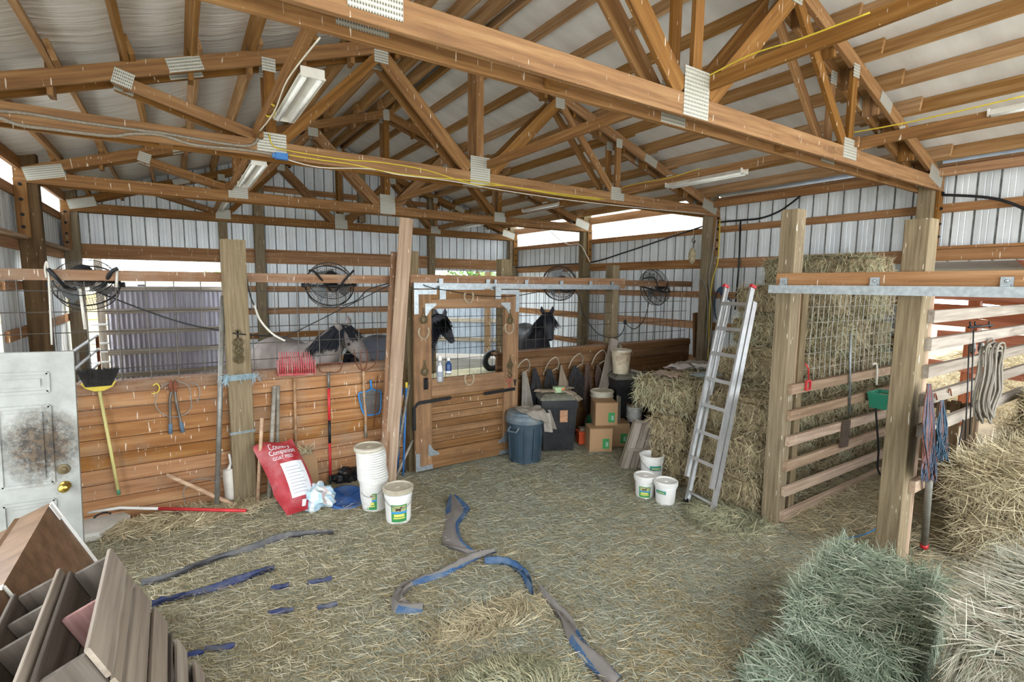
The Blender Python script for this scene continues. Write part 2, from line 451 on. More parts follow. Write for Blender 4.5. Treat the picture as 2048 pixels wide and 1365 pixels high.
# posts
for i, ty in enumerate(TY):
    yc = ty+0.108
    beam('post', (7.165, yc, 0), (7.165, yc, 3.62), 0.14, 0.21, M['post'], wall_right, up=(1, 0, 0), ch=0.006)
    beam('post', (-1.405, yc, 0), (-1.405, yc, 3.62), 0.14, 0.21, M['post'] if i != 2 else M['darkpost'], wall_left, up=(1, 0, 0), ch=0.006)
beam('post', (7.165, -0.55, 0), (7.165, -0.55, 3.62), 0.14, 0.21, M['post'], wall_right, up=(1, 0, 0), ch=0.006)
for xa, xb in ((0.68, 0.82), (1.27, 1.44), (4.87, 5.02)):
    xm = (xa+xb)/2
    beam('post', (xm, 10.96, 0), (xm, 10.96, chord_top(xm)), 0.13, xb-xa, M['post'], wall_back, up=(1, 0, 0), ch=0.006)
beam('post', (3.35, 10.97, 3.4), (3.35, 10.97, 4.6), 0.13, 0.15, M['post'], wall_back, up=(1, 0, 0), ch=0.006)
# eave plates
for X, w in ((7.22, wall_right), (-1.46, wall_left)):
    for ya, yb in ((11.0, 8.15), (8.15, 5.15), (5.15, 2.3), (2.3, -0.5), (-0.5, -2.1)):
        beam('eave_plate', (X, ya, 3.44), (X, yb, 3.44), 0.045, 0.14, M['girt'], w)
for ya, yb in ((5.2, 2.35), (2.3, -0.5), (-0.5, -2.1)):
    beam('eave_ledger', (7.09, ya, 3.40), (7.09, yb, 3.40), 0.04, 0.09, M['girt'], wall_right)

# ---------------------------------------------------------------- ceiling: purlins, blanket, roof sheet
ceiling = thing('ceiling', None, None, (RID, 3.8, 4.8), kind='structure')
nL, nR = Vector((-math.sin(TH), 0, math.cos(TH))), Vector((math.sin(TH), 0, math.cos(TH)))
bays = [-2.1, -0.6] + [t+0.108 for t in TY] + [11.03]
PX_OFF = [0.08] + [0.443*k for k in range(1, 10)]
for side, nrm in ((-1, nL), (1, nR)):
    for off in PX_OFF:
        xx = RID+side*off
        for b in range(len(bays)-1):
            sh = 0.021*(1 if b % 2 else -1)
            a0 = bays[b]-(0.26 if 0 < b else 0); a1 = min(bays[b+1]+(0.26 if b < len(bays)-2 else 0), 11.04)
            if bays[b+1]-bays[b] < 0.5: continue
            p = Vector((xx, 0, chord_top(xx)))+nrm*0.062+Vector((math.cos(TH), 0, -side*math.sin(TH)))*sh
            beam('purlin', (p.x, a0, p.z), (p.x, a1, p.z), 0.038, 0.14, M['purlin'], ceiling, up=nrm)
        if off == PX_OFF[0]: continue
edges = PX_OFF+[4.36]
for side, nrm in ((-1, nL), (1, nR)):
    for e in range(len(edges)-1 if side > 0 else len(edges)-1):
        o0, o1 = edges[e], edges[e+1]
        if side > 0 and e == len(edges)-2: o1 = 4.10
        def surf(u, v, o0=o0, o1=o1, side=side, nrm=nrm, e=e):
            xx = RID+side*(o0+(o1-o0)*u); yy = Y0+v*(11.05-Y0)
            sag = (0.022 if side < 0 else 0.010)*math.sin(math.pi*u)+(0.016 if side < 0 else 0.005)*math.sin(math.pi*u)*noise.noise(Vector((yy*6+e*7, u*2, side*3.0)))
            zz = chord_top(RID+side*min(abs(xx-RID), 4.35))
            return Vector((xx, yy, zz))+nrm*(0.136-sag)
        MBs = MB().grid(surf, 6, 150)
        world_mb(MBs, 'insulation_blanket', M['insul_wrinkled'] if side < 0 else M['insul'], ceiling, (RID+side*(o0+o1)/2, 3.8, chord_top(RID+side*o0)), smooth=True)
M['roofsheet'] = plain('roof steel', '#8f9498', 0.5, 0.3, 0.1, 4)
for side, nrm in ((-1, nL), (1, nR)):
    Xa, Xb = RID, (RID+side*4.70)
    for ya, yb, o_end in ((Y0, 5.1, 4.62), (5.1, 11.2, 4.12 if side > 0 else 4.62)):
        a = Vector((RID, 0, chord_top(RID)))+nrm*0.17
        b = Vector((RID+side*o_end, 0, chord_top(RID)-SL*o_end))+nrm*0.17
        mb = MB().prism([(a.x, a.z), (b.x, b.z), (b.x, b.z+0.02), (a.x, a.z+0.02)], ya, yb)
        world_mb(mb, 'roof_panel', M['roofsheet'], ceiling, ((a.x+b.x)/2, (ya+yb)/2, (a.z+b.z)/2))
    if side > 0:
        a = Vector((RID+4.10, 0, chord_top(RID)-SL*4.10))+nrm*0.17; b = Vector((RID+4.66, 0, chord_top(RID)-SL*4.66))+nrm*0.17
        mb = MB().prism([(a.x, a.z), (b.x, b.z), (b.x, b.z+0.006), (a.x, a.z+0.006)], 5.1, 11.2)
        world_mb(mb, 'translucent_roof_panel', M['strip'], ceiling, ((a.x+b.x)/2, 8.1, (a.z+b.z)/2))

mb = MB()
for sd in (-1, 1):
    a = Vector((RID, 0, chord_top(RID)+0.185)); b = Vector((RID+sd*0.3, 0, chord_top(RID)+0.185-SL*0.3))
    mb.prism([(a.x, a.z+0.03), (b.x, b.z+0.03), (b.x, b.z+0.045), (a.x, a.z+0.045)], Y0, 11.2)
world_mb(mb, 'ridge_cap', M['roofsheet'], ceiling, (RID, 4.4, chord_top(RID)+0.2))
mb = MB().prism([(RID-0.085, chord_top(RID)+0.10), (RID+0.085, chord_top(RID)+0.10), (RID+0.06, chord_top(RID)+0.125), (RID-0.06, chord_top(RID)+0.125)], Y0, 11.05)
world_mb(mb, 'insulation_blanket', M['insul'], ceiling, (RID, 4.4, chord_top(RID)))

# ---------------------------------------------------------------- trusses
def truss(y, label):
    t = thing('roof_truss', label, 'truss', (RID, y, 3.22), group='timber roof trusses')
    pl = (0.019, 0.197)
    N = Vector((0, 1, 0))
    for dy in pl:
        yy = y+dy
        beam('bottom_chord', (-1.49, yy, 3.29), (7.25, yy, 3.29), 0.038, 0.14, M['truss'], t)
        for s in (-1, 1):
            e = 4.36; xa = RID+s*e; xb = RID+s*0.0
            za = 3.43+SL*(RID-e+0.967)+0.0625; zb = 3.43+SL*(RID+0.967)+0.0625
            beam('top_chord', (xa, yy, za), (xb, yy, zb), 0.0375, 0.1185, M['truss'], t, ch=0.002)
            X = lambda u: RID-s*(RID-u)
            beam('web', (X(0.70), yy, 3.37), (X(-0.33), yy, 3.655), 0.037, 0.088, M['truss'], t, ch=0.002)
            beam('web', (X(0.76), yy, 3.37), (X(0.76), yy, 4.00), 0.036, 0.088, M['truss'], t, up=(1, 0, 0), ch=0.002)
            beam('web', (X(0.84), yy, 3.37), (X(1.74), yy, 4.31), 0.035, 0.088, M['truss'], t, ch=0.002)
            beam('web', (X(2.74), yy, 3.37), (X(1.80), yy, 4.31), 0.0345, 0.138, M['truss'], t, ch=0.002)
        beam('king_post', (RID, yy, 3.37), (RID, yy, 4.74), 0.034, 0.088, M['truss'], t, up=(1, 0, 0), ch=0.002)
    def pl_(x, z, w, h, ang=0.0, yy=None):
        for yv in ((y-0.002, y+0.180) if yy is None else (yy,)):
            mb = MB().box((0, 0, 0), (w, 0.004, h))
            mb.build('nail_plate', M['plate'], t, Matrix.Translation((x, yv, z)) @ Matrix.Rotation(ang, 4, 'Y'))
    pl_(RID, 3.375, 0.25, 0.30)
    pl_(RID, 4.755, 0.10, 0.17)
    for s in (-1, 1):
        X = lambda u: RID-s*(RID-u)
        pl_(X(0.76), 3.345, 0.24, 0.17)
        pl_(X(-0.27), 3.66, 0.13, 0.12, 0.27*s)
        pl_(X(0.76), 4.0, 0.11, 0.11)
        pl_(X(1.77), 4.31, 0.14, 0.12)
        pl_(X(0.14), 3.86, 0.25, 0.105, -TH*s)
        pl_(X(-1.23), 3.36, 0.36, 0.15, -TH*s*0.75)
        # scab board bolted to the post under the heel
        beam('scab_board', (X(-1.45), y+0.019, 2.60), (X(-1.45), y+0.019, 3.27), 0.036, 0.115, M['truss'], t, up=(1, 0, 0))
        for zb in (2.72, 2.86, 3.03, 3.2):
            mb = MB().lathe([(0.02, 0), (0.02, 0.006), (0.011, 0.007), (0.011, 0.02)], 8)
            mb.build('bolt', M['blackiron'], t, Matrix.Translation((X(-1.45), y-0.0005, zb)) @ Matrix.Rotation(math.pi/2, 4, 'X'))
    for side in (-1, 1):
        for k in range(1, 10):
            xx = RID+side*0.443*k+side*0.045
            zt = chord_top(xx)
            beam('block', (xx, y+0.108, zt-0.175), (xx, y+0.108, zt+0.085), 0.136, 0.038, M['truss'], t, up=(1, 0, 0), ch=0.002)
    for xx in (RID-1.05, RID+1.3, RID-2.9, RID+3.2):
        beam('spacer', (xx-0.05, y+0.108, 3.28), (xx+0.05, y+0.108, 3.28), 0.138, 0.10, M['truss'], t, ch=0.002)
    return t
tr0 = truss(TY[1], 'roof truss over the plank stall wall with cables run along it')
copy_tree(tr0, Matrix.Translation((RID, TY[0], 3.21)), 'nearest roof truss crossing above the open hay floor')
copy_tree(tr0, Matrix.Translation((RID, TY[2], 3.22)), 'roof truss over the middle of the horse stall')
copy_tree(tr0, Matrix.Translation((RID, TY[3], 3.22)), 'farthest roof truss against the back wall')

# long braces lying on the bottom chords
def brace(xa, za, ya, yb, zb, label, w=0.038, h=0.088):
    o = beam('roof_brace', (xa, ya, za), (xa, yb, zb), w, h, M['truss'], None); tag(o, label, 'brace', 'long braces lying across the trusses')
    return o
ZB = 3.405
brace(0.63, ZB, 5.3, 2.0, ZB, 'roof brace carrying the big twin tube lamp at upper left')
brace(0.67, ZB, 8.3, 5.0, ZB, 'left roof brace between the second and third trusses')
brace(0.63, ZB, 11.0, 8.0, ZB, 'left roof brace over the back of the stall')
brace(2.98, ZB+0.05, 5.2, 2.3, ZB+0.05, 'middle roof brace rising from the ridge plate of the cabled truss')
brace(3.02, ZB+0.05, 8.2, 5.1, ZB+0.02, 'middle roof brace behind the cabled truss')
brace(2.98, ZB+0.05, 11.0, 8.1, ZB+0.02, 'middle roof brace near the back wall')
brace(3.02, ZB+0.05, 2.4, -0.4, ZB+0.10, 'near roof brace with a yellow cable on it, top right')
brace(5.08, ZB, 5.3, 2.2, ZB, 'right roof brace carrying the dusty long lamp')
brace(5.12, ZB, 8.2, 5.1, ZB, 'right roof brace over the stall with a far lamp')
brace(5.08, ZB, 11.0, 8.1, ZB, 'right roof brace against the back wall')
brace(5.14, ZB, 2.4, -0.4, ZB, 'right roof brace with a yellow cable reaching the right picture edge')

# ================================================================== STALL PARTITION
YP = 5.36     # front face of the planks
part = thing('wall_partition', None, None, (2.9, YP, 0), kind='structure')
NR = 9; PHT = 0.13
secs = ((-1.30, 2.12, M['plank']), (3.30, 7.05, M['plankb']))
for xa, xb, mt in secs:
    for r in range(NR):
        z0 = r*PHT; dz = rnd.uniform(0.004, 0.009)
        beam('plank', (xa, YP+0.02+rnd.uniform(-0.003, 0.003), z0+PHT/2), (xb, YP+0.02, z0+PHT/2), 0.038, PHT-dz, mt, part, ch=0.004)
    beam('cap_board', (xa, YP+0.005, 1.213), (xb, YP+0.005, 1.213), 0.042, 0.085, M['rail'] if mt is M['plank'] else mt, part)
    beam('cap_board', (xa, YP+0.07, 1.248), (xb, YP+0.07, 1.248), 0.14, 0.03, M['rail'], part)
# posts: in front of the planks at post0, beside the door, and behind the planks on the right
def ppost(x0, x1, y0, y1, ztop, mt=None): beam('post', ((x0+x1)/2, (y0+y1)/2, 0), ((x0+x1)/2, (y0+y1)/2, ztop), y1-y0, x1-x0, mt or M['post'], part, up=(1, 0, 0), ch=0.005)
pa = PY(484, 480, 5.2)
ppost(0.335, 0.53, 5.20, 5.34, pa.z)
ppost(2.06, 2.20, 5.20, 5.34, PY(832, 503, 5.2).z)
ppost(PY(1003, 520, 5.42).x, PY(1003, 520, 5.42).x+0.15, 5.41, 5.55, PY(1016, 519, 5.41).z)
xp = PY(1226, 540, 5.40).x
ppost(xp, xp+0.135, 5.40, 5.54, PY(1238, 531, 5.4).z)
# top rail
for xa, xb in ((-1.3, 2.10), (3.3, 7.05)):
    beam('rail', (xa, YP+0.02, 2.158), (xb, YP+0.02, 2.158), 0.04, 0.088, M['rail'] if xa < 0 else M['plankb'], part)
# header and sliding track over the door
hx0, hx1 = 2.08, PY(1251, 565, 5.15).x
hz = PY(930, 551, 5.16).z
beam('header_board', (hx0, 5.175, hz-0.07), (hx1, 5.175, hz-0.07), 0.038, 0.14, M['rail'], part)
tk = thing('door_track', 'grey steel sliding door track over the stall door', 'track', (2.9, 5.13, hz-0.12))
mb = MB()
mb.prism([(0, -0.032), (0.048, -0.032), (0.048, -0.022), (0.030, -0.022), (0.030, -0.028), (0.046, -0.028), (0.046, 0.03), (0.002, 0.03), (0.002, -0.028), (0.018, -0.028), (0.018, -0.022), (0, -0.022)], 0, hx1-hx0-0.18,
         Matrix.Translation((hx0+0.02-2.9, 0.02, 0)) @ Matrix.Rotation(-math.pi/2, 4, 'Z'))
mb.build('track_channel', M['galv'], tk)
for xx in (hx0+0.35, hx0+0.95, hx0+1.5, hx0+2.05, hx0+2.55, hx0+2.95):
    if xx > hx1-0.25: continue
    MB().box((0, 0, 0), (0.05, 0.012, 0.085)).build('track_bracket', M['galv'], tk, Matrix.Translation((xx, 5.135, hz-0.085)))
# end board by the right wall post
beam('end_board', PY(1391, 715, 5.30), PY(1391, 626, 5.30), 0.04, 0.10, M['plankb'], part, up=(1, 0, 0))

# wire panels above the planks
def cattle(x0, x1, y, z0, z1, parent, mat, sx=0.203, zs=None, r=0.0032, name='wire_mesh', wob=0.0):
    mb = MB(); x = x0
    while x <= x1+1e-4:
        mb.tube([(x, y, z0), (x+wob*rnd.uniform(-1, 1), y+wob, (z0+z1)/2), (x, y, z1)], r, 5); x += sx
    for z in zs: mb.tube([(x0, y+r*2, z), ((x0+x1)/2, y+r*2, z+wob*rnd.uniform(-1, 1)), (x1, y+r*2, z)], r, 5)
    return world_mb(mb, name, mat, parent, ((x0+x1)/2, y, (z0+z1)/2))
cattle(-1.25, 2.08, YP+0.045, 1.18, 2.2, part, M['wire'], 0.203, [1.22, 1.37, 1.53, 1.69, 1.86, 2.03], 0.0042)
cattle(3.32, 7.0, YP+0.045, 1.18, 2.2, part, M['wire'], 0.152, [1.24, 1.40, 1.56, 1.72, 1.88, 2.04], 0.0038)

# ---------------------------------------------------------------- sliding stall door
DY = 5.08
dA, dB = PY(828, 760, DY), PY(1034, 760, DY)
dx0, dx1 = dA.x, dB.x
dz1 = PY(930, 580, DY).z; dz0 = 0.06
door = thing('door_1', None, None, ((dx0+dx1)/2, DY, dz0), kind='structure')
SW = 0.20
def dbar(name, x0, z0, x1, z1, w, mt, y=DY, th=0.045, **kw): return beam(name, (x0, y, z0), (x1, y, z1), th, w, mt, door, up=(0, 0, 1) if abs(z1-z0) < 1e-3 else (1, 0, 0), **kw)
win_t, win_b = PY(930, 617, DY).z, PY(930, 748, DY).z
dbar('stile', dx0+SW/2, dz0, dx0+SW/2, dz1, SW, M['doorwood'])
dbar('stile', dx1-SW/2, dz0, dx1-SW/2, dz1, SW, M['doorwood'])
dbar('top_rail', dx0+SW, dz1-0.05, dx1-SW, dz1-0.05, 0.10, M['doorwood'])
dbar('top_rail', dx0+SW, dz1-0.155, dx1-SW, dz1-0.155, 0.105, M['doorwood'])
mr = PY(930, 785, DY).z
dbar('middle_rail', dx0+SW, (win_b+mr)/2-0.01, dx1-SW, (win_b+mr)/2-0.01, win_b-mr-0.02, M['doorwood'])
dbar('bottom_rail', dx0+SW, dz0+0.10, dx1-SW, dz0+0.10, 0.20, M['doorwood'])
z = dz0+0.2; r = 0
while z < mr-0.01:
    h = min(0.082, mr-z)
    beam('door_plank', (dx0+SW-0.01, DY+0.03, z+h/2), (dx1-SW+0.01, DY+0.03, z+h/2), 0.03, h-0.005, M['doorwood'], door, ch=0.003); z += 0.082
cattle(dx0+SW+0.03, dx1-SW, DY+0.01, win_b-0.02, win_t+0.02, door, M['blackiron'], 0.152, [win_b+0.06+0.12*i for i in range(7) if win_b+0.06+0.12*i < win_t], 0.0028)
def angle_plate(x, z, sx, sz, L=0.17, w=0.05, y=DY-0.026):
    mb = MB().prism([(0, 0), (sx*L, 0), (sx*L, sz*w), (sx*w, sz*w), (sx*w, sz*L), (0, sz*L)], -0.003, 0.003)
    mb.build('corner_plate', M['galv'], door, Matrix.Translation((x, y, z)))
angle_plate(dx0, dz1, 1, -1, 0.26, 0.05); angle_plate(dx1, dz1, -1, -1, 0.26, 0.05)
angle_plate(dx0, dz0, 1, 1, 0.2, 0.05); angle_plate(dx1, dz0, -1, 1, 0.26, 0.05)
def gusset(x, z, sx, sz, y=DY-0.026):
    L = 0.13
    mb = MB().prism([(0, 0), (sx*L, 0), (sx*L, sz*0.02), (sx*0.06, sz*0.07), (sx*0.02, sz*L), (0, sz*L)], -0.003, 0.003)
    mb.build('corner_plate', M['galv'], door, Matrix.Translation((x, y, z)))
gusset(dx0+SW-0.075, win_t+0.06, 1, -1); gusset(dx1-SW+0.075, win_t+0.06, -1, -1)
gusset(dx0+SW-0.05, dz0+0.15, 1, 1); gusset(dx1-SW+0.05, dz0+0.15, -1, 1)
for xx in (dx0+0.33, dx1-0.30):
    MB().box((0, 0, 0), (0.075, 0.012, 0.15)).build('hanger_strap', M['galv'], door, Matrix.Translation((xx, DY-0.03, dz1-0.03)))
    MB().box((0, 0, 0), (0.03, 0.03, 0.12)).build('hanger_bolt', M['galv'], door, Matrix.Translation((xx, DY+0.04, dz1+0.06)))
# strap hinge like latches
def strap(px0, py0, px1, py1, nm='strap_latch'):
    a = PY(px0, py0, DY-0.03); b = PY(px1, py1, DY-0.03)
    mb = MB().bar(a, b, 0.008, 0.038)
    for t in (0.15, 0.5, 0.85):
        p = a.lerp(b, t); mb.box((p.x, p.y-0.005, p.z), (0.014, 0.008, 0.014))
    return world_mb(mb, nm, M['blackiron'], door, a.lerp(b, 0.5))
strap(836, 807, 902, 796); strap(969, 788, 1030, 778)
a = PY(836, 807, DY-0.03)
world_mb(MB().bar(a, a+Vector((-0.05, 0, -0.06)), 0.008, 0.03).bar(a+Vector((-0.045, 0, -0.05)), a+Vector((-0.045, 0, -0.30)), 0.02, 0.03, (1, 0, 0)), 'latch_bar', M['blackiron'], door, a)
# door pull
c = PY(852, 768, DY-0.03)
mb = MB().box((c.x, c.y+0.004, c.z), (0.05, 0.006, 0.13)).tube([c+Vector((0, 0, 0.055)), c+Vector((0, -0.04, 0.04)), c+Vector((0, -0.045, 0)), c+Vector((0, -0.04, -0.04)), c+Vector((0, 0, -0.055))], 0.009, 8)
world_mb(mb, 'door_pull', M['blackiron'], door, c)

# ================================================================== HAY BIN (right)
hb = thing('hay_bin', 'timber hay bin of six low rails with wire panel, left of the right post', 'bin', (4.38, 2.35, 0))
beam('corner_post', (4.38, 2.35, 0), (4.38, 2.35, PX(1605, 416, 4.31).z), 0.14, 0.14, M['post'], hb, up=(1, 0, 0), ch=0.005)
for py_ in (781, 833, 883, 932.5, 980.5, 1028.6):
    z = PY(1580, py_, 2.25).z
    beam('rail', (4.36, 2.26+rnd.uniform(-0.004, 0.004), z), (7.04, 2.26, z+rnd.uniform(-0.02, 0.03)), 0.038, 0.087, M['board'], hb)
beam('upright', (4.50, 2.33, 1.22), (4.50, 2.33, 2.09), 0.05, 0.10, M['board'], hb, up=(1, 0, 0))
beam('upright', (4.56, 2.30, 0.0), (4.56, 2.30, 2.09), 0.03, 0.09, M['post'], hb, up=(1, 0, 0))
cattle(4.62, 7.0, 2.30, 1.2, 2.1, hb, M['wirelight'], 0.10, [1.25+0.14*i for i in range(7)], 0.003, 'wire_panel', 0.01)
sf = thing('slat_fence', 'pale rail fence on the thick right post with twine hung on it', 'fence', (4.39, 1.455, 0))
beam('corner_post', (4.39, 1.455, 0), (4.39, 1.455, PX(1858, 436, 4.31).z), 0.15, 0.16, M['post'], sf, up=(1, 0, 0), ch=0.005)
for px_, py_ in ((1857, 635), (1851, 692), (1840, 749), (1835, 806), (1828, 871)):
    z = PY(px_, py_, 1.345).z
    beam('rail', (4.43, 1.36, z), (7.06, 1.36, z+0.02), 0.038, 0.088, M['greypale'], sf)
z = PY(1814, 984, 1.345).z
beam('rail', (4.40, 1.36, z), (4.62, 1.36, z), 0.038, 0.088, M['board'], sf)
beam('upright', (4.52, 1.41, 0.1), (4.52, 1.41, 2.08), 0.04, 0.09, M['board'], sf, up=(1, 0, 0))
# header with sliding track along the two posts
hz0, hz1 = 2.135, 2.235
hd = thing('track_header', 'timber header with a long galvanised sliding track between the two tall posts', 'track', (4.29, 1.3, hz0))
beam('header_board', (4.29, 2.40, (hz0+hz1)/2), (4.29, -1.0, (hz0+hz1)/2), 0.04, hz1-hz0+0.01, M['girt'], hd)
mb = MB().prism([(-0.035, -0.032), (0.02, -0.032), (0.02, 0.034), (-0.035, 0.034)], -1.0, 2.43)
mb.v = [(v[0]+4.245, v[1], v[2]+2.105) for v in mb.v]
world_mb(mb, 'track_channel', M['galv'], hd, (4.245, 1.3, 2.10))
for yy in (2.33, 1.66, 0.95, 0.3):
    b1 = MB().box((0, 0, 0.045), (0.012, 0.06, 0.06)).box((-0.012, 0, -0.01), (0.04, 0.045, 0.075))
    o = b1.build('track_bracket', M['galv'], hd, Matrix.Translation((4.262, yy, 2.125)))
    MB().lathe([(0.011, 0), (0.011, 0.012), (0.006, 0.016)], 8).build('bolt', M['galv'], o, Matrix.Translation((4.256, yy, 2.175)) @ Matrix.Rotation(-math.pi/2, 4, 'Y'))

# ================================================================== HAY
def hay_mat(name, cols, island=True):
    k = NT(name); geo = k.n('ShaderNodeNewGeometry')
    r = geo.outputs['Random Per Island']
    c = k.ramp(r, [(i/(len(cols)-1), lin(h)) for i, h in enumerate(cols)])
    oi = k.n('ShaderNodeObjectInfo'); hv = k.n('ShaderNodeHueSaturation')
    k.l(k.math('ADD', k.math('MULTIPLY', oi.outputs['Random'], 0.3), 0.85), hv.inputs['Value']); k.l(c, hv.inputs['Color'])
    k.col(hv.outputs[0]); k.set(0.8, 0, 0.2)
    return k.mat
def core_mat(name, dark, mid, light):
    k = NT(name); v = k.ranvec(k.coord((30, 30, 9)))
    a = k.noise(v, 1.0, 5, 0.7); v2 = k.ranvec(k.coord((9, 30, 30))); b = k.noise(v2, 1.0, 5, 0.7)
    f = k.math('MAXIMUM', a, b)
    k.col(k.ramp(f, [(0.42, lin(dark)), (0.58, lin(mid)), (0.75, lin(light))])); k.set(0.9, 0, 0.1); k.bump(f, 1.0, 0.03)
    return k.mat
M['hay_tan'] = hay_mat('tan hay stems', ['#85765a', '#b0a080', '#9a9072', '#ccbb97', '#a59b7c', '#dacca8', '#baaa88'])
M['hay_green'] = hay_mat('grey green hay stems', ['#5d6b56', '#8b9880', '#6f7f69', '#b0b7a2', '#939e88', '#c2c4ae', '#7c8b75'])
M['hay_olive'] = hay_mat('olive hay stems', ['#77775a', '#a09c7a', '#888e78', '#bab18d', '#9c9f85', '#ccc39e', '#aba383'])
M['hay_pale'] = hay_mat('pale straw stems', ['#8c8473', '#a59d8b', '#8f937f', '#b8b1a0', '#7d8474', '#c4bcaa', '#9d9582'])
M['core_tan'] = core_mat('tan bale core', '#574d3a', '#928365', '#b8aa88')
M['core_green'] = core_mat('green bale core', '#454e40', '#6f7965', '#969d87')
M['core_pale'] = core_mat('pale bale core', '#5c5747', '#8f8974', '#aaa591')

def add_blades(mb, P, N, D, Ls, Ws, lift, seed=0, curl=0.15):
    """stems as narrow two piece strips: P points, N normals, D directions along the surface"""
    rg = np.random.default_rng(seed); n = len(P)
    D = D/np.linalg.norm(D, axis=1, keepdims=True); S = np.cross(N, D)
    ang = rg.uniform(-math.pi/2, math.pi/2, n)[:, None]
    S = S*np.cos(ang*0.5)+N*np.sin(ang*0.5)
    L = Ls[:, None]; W = Ws[:, None]*0.5
    t0 = P; up = lift[:, None]
    p1 = t0+D*L*0.5+N*L*0.5*up
    bend = rg.uniform(-1, 1, n)[:, None]*curl
    p2 = t0+D*L+N*(L*up*0.85-L*np.abs(bend)*0.3)+S*bend*L
    base = len(mb.v)
    V = np.stack([t0-S*W, t0+S*W, p1-S*W, p1+S*W, p2-S*W*0.4, p2+S*W*0.4], axis=1).reshape(-1, 3)
    mb.v += [tuple(v) for v in V.tolist()]
    for i in range(n):
        b = base+6*i; mb.f.append((b, b+1, b+3, b+2)); mb.f.append((b+2, b+3, b+5, b+4))
    return n*2
def bale_mesh(L, W, H, seed, mat_core, mat_blade, nb=2600, bw=0.0042, bl=(0.05, 0.13), lift=(0.05, 0.5), flake=True, endlong=0.0, updown=0.25):
    """a pressed bale, origin at the middle of its underside, length along X"""
    rg = np.random.default_rng(seed); mb = MB()
    def pt(face, u, v):
        a, b, c = {0: (u*L, -W/2, v*H), 1: (u*L, W/2, v*H), 2: (-L/2, u*W, v*H), 3: (L/2, u*W, v*H), 4: (u*L, v*W, H), 5: (u*L, v*W, 0)}[face]
        return a, b, c
    def disp(p):
        x, y, z = p; v = Vector((x*3.2+seed*3.1, y*3.2, z*3.2))
        d = 0.02*noise.noise(v)+0.014*noise.noise(v*3.1)
        if flake: d += 0.010*math.sin(x*2*math.pi/0.11+2*noise.noise(Vector((seed, y*4, z*4))))
        # round the edges of the box
        q = Vector((x/(L/2), y/(W/2), (z-H/2)/(H/2))); r = 0.0
        s = sorted((abs(q.x), abs(q.y), abs(q.z)))
        r = 0.055*max(0, s[1]-0.72)/0.28+0.02*max(0, s[0]-0.72)/0.28
        cen = Vector((0, 0, H/2)); dirv = Vector((q.x*abs(q.x)**3, q.y*abs(q.y)**3, q.z*abs(q.z)**3))
        if dirv.length > 0: dirv.normalize()
        o = Vector(p)+dirv*(d-r)
        if o.z < 0: o.z = 0
        return o
    nx, ny, nz = 16, 8, 7
    dims = {0: (nx, nz), 1: (nx, nz), 2: (ny, nz), 3: (ny, nz), 4: (nx, ny), 5: (nx, ny)}
    for fc, (a, b) in dims.items():
        if fc in (0, 1, 2, 3): mb.grid(lambda u, v, fc=fc: disp(pt(fc, u-0.5, v)), a, b)
        else: mb.grid(lambda u, v, fc=fc: disp(pt(fc, u-0.5, v-0.5)), a, b)
    ncore = len(mb.f)
    areas = np.array([L*H, L*H, W*H, W*H, L*W]); areas = areas/areas.sum()
    nor = [(0, -1, 0), (0, 1, 0), (-1, 0, 0), (1, 0, 0), (0, 0, 1)]
    P = []; N = []; D = []
    for fc in range(5):
        m = int(nb*areas[fc])
        for _ in range(m):
            u, v = rg.uniform(-0.5, 0.5), rg.uniform(0, 1)
            p = disp(pt(fc, u, v if fc < 4 else v-0.5)); nn = Vector(nor[fc])
            if fc in (0, 1): d = Vector((rg.normal(0, 0.45), 0, rg.choice([-1, 1], p=[1-updown, updown])*rg.uniform(0.3, 1)))
            elif fc in (2, 3): d = Vector((0, rg.normal(0, 1), rg.normal(-0.3, 0.8)))
            else: d = Vector((rg.normal(0, 0.55), rg.normal(0, 1), 0))
            if endlong and fc in (2,): d = Vector((-1, rg.normal(0, 0.3), rg.normal(-0.1, 0.3)))
            P.append(p); N.append(nn); D.append(d if d.length > 0.05 else Vector((0, 0, -1)))
    P = np.array([tuple(p) for p in P]); N = np.array([tuple(p) for p in N]); D = np.array([tuple(p) for p in D]); n = len(P)
    add_blades(mb, P-N*0.006, N, D, rg.uniform(bl[0], bl[1], n), rg.uniform(0.6, 1.3, n)*bw, rg.uniform(lift[0], lift[1], n), seed)
    mb.m = [0]*ncore+[1]*(len(mb.f)-ncore)
    me = mb.mesh('hay_bale', [mat_core, mat_blade])
    return me
def twine_mesh(L, W, H):
    mb = MB()
    for sx in (-0.14, 0.14):
        y0, y1 = -W/2+0.008, W/2-0.008
        # twine runs the long way round the bale
        mb.tube([(-L/2+0.01, sx*W/0.46, 0.03), (-L/2+0.012, sx*W/0.46, H-0.03), (-L/2+0.05, sx*W/0.46, H-0.004), (L/2-0.05, sx*W/0.46, H-0.004), (L/2-0.012, sx*W/0.46, H-0.03), (L/2-0.01, sx*W/0.46, 0.03)], 0.0025, 4, caps=False)
    return mb.mesh('twine', M['twine'])
M['twine'] = plain('orange twine', '#b8653c', 0.7)
BL, BW, BH = 0.84, 0.46, 0.36
bvar = [bale_mesh(BL, BW, BH, 3, M['core_tan'], M['hay_tan'], 2600), bale_mesh(BL, BW, BH, 8, M['core_tan'], M['hay_olive'], 2600),
        bale_mesh(BL, BW, BH, 14, M['core_tan'], M['hay_tan'], 2600), bale_mesh(BL, BW, BH, 21, M['core_tan'], M['hay_olive'], 2600)]
blong = [bale_mesh(1.16, BW, BH, 31, M['core_tan'], M['hay_tan'], 3200), bale_mesh(1.16, BW, BH, 37, M['core_tan'], M['hay_olive'], 3200)]
bshort = bale_mesh(0.48, BW, BH, 41, M['core_tan'], M['hay_tan'], 1700)
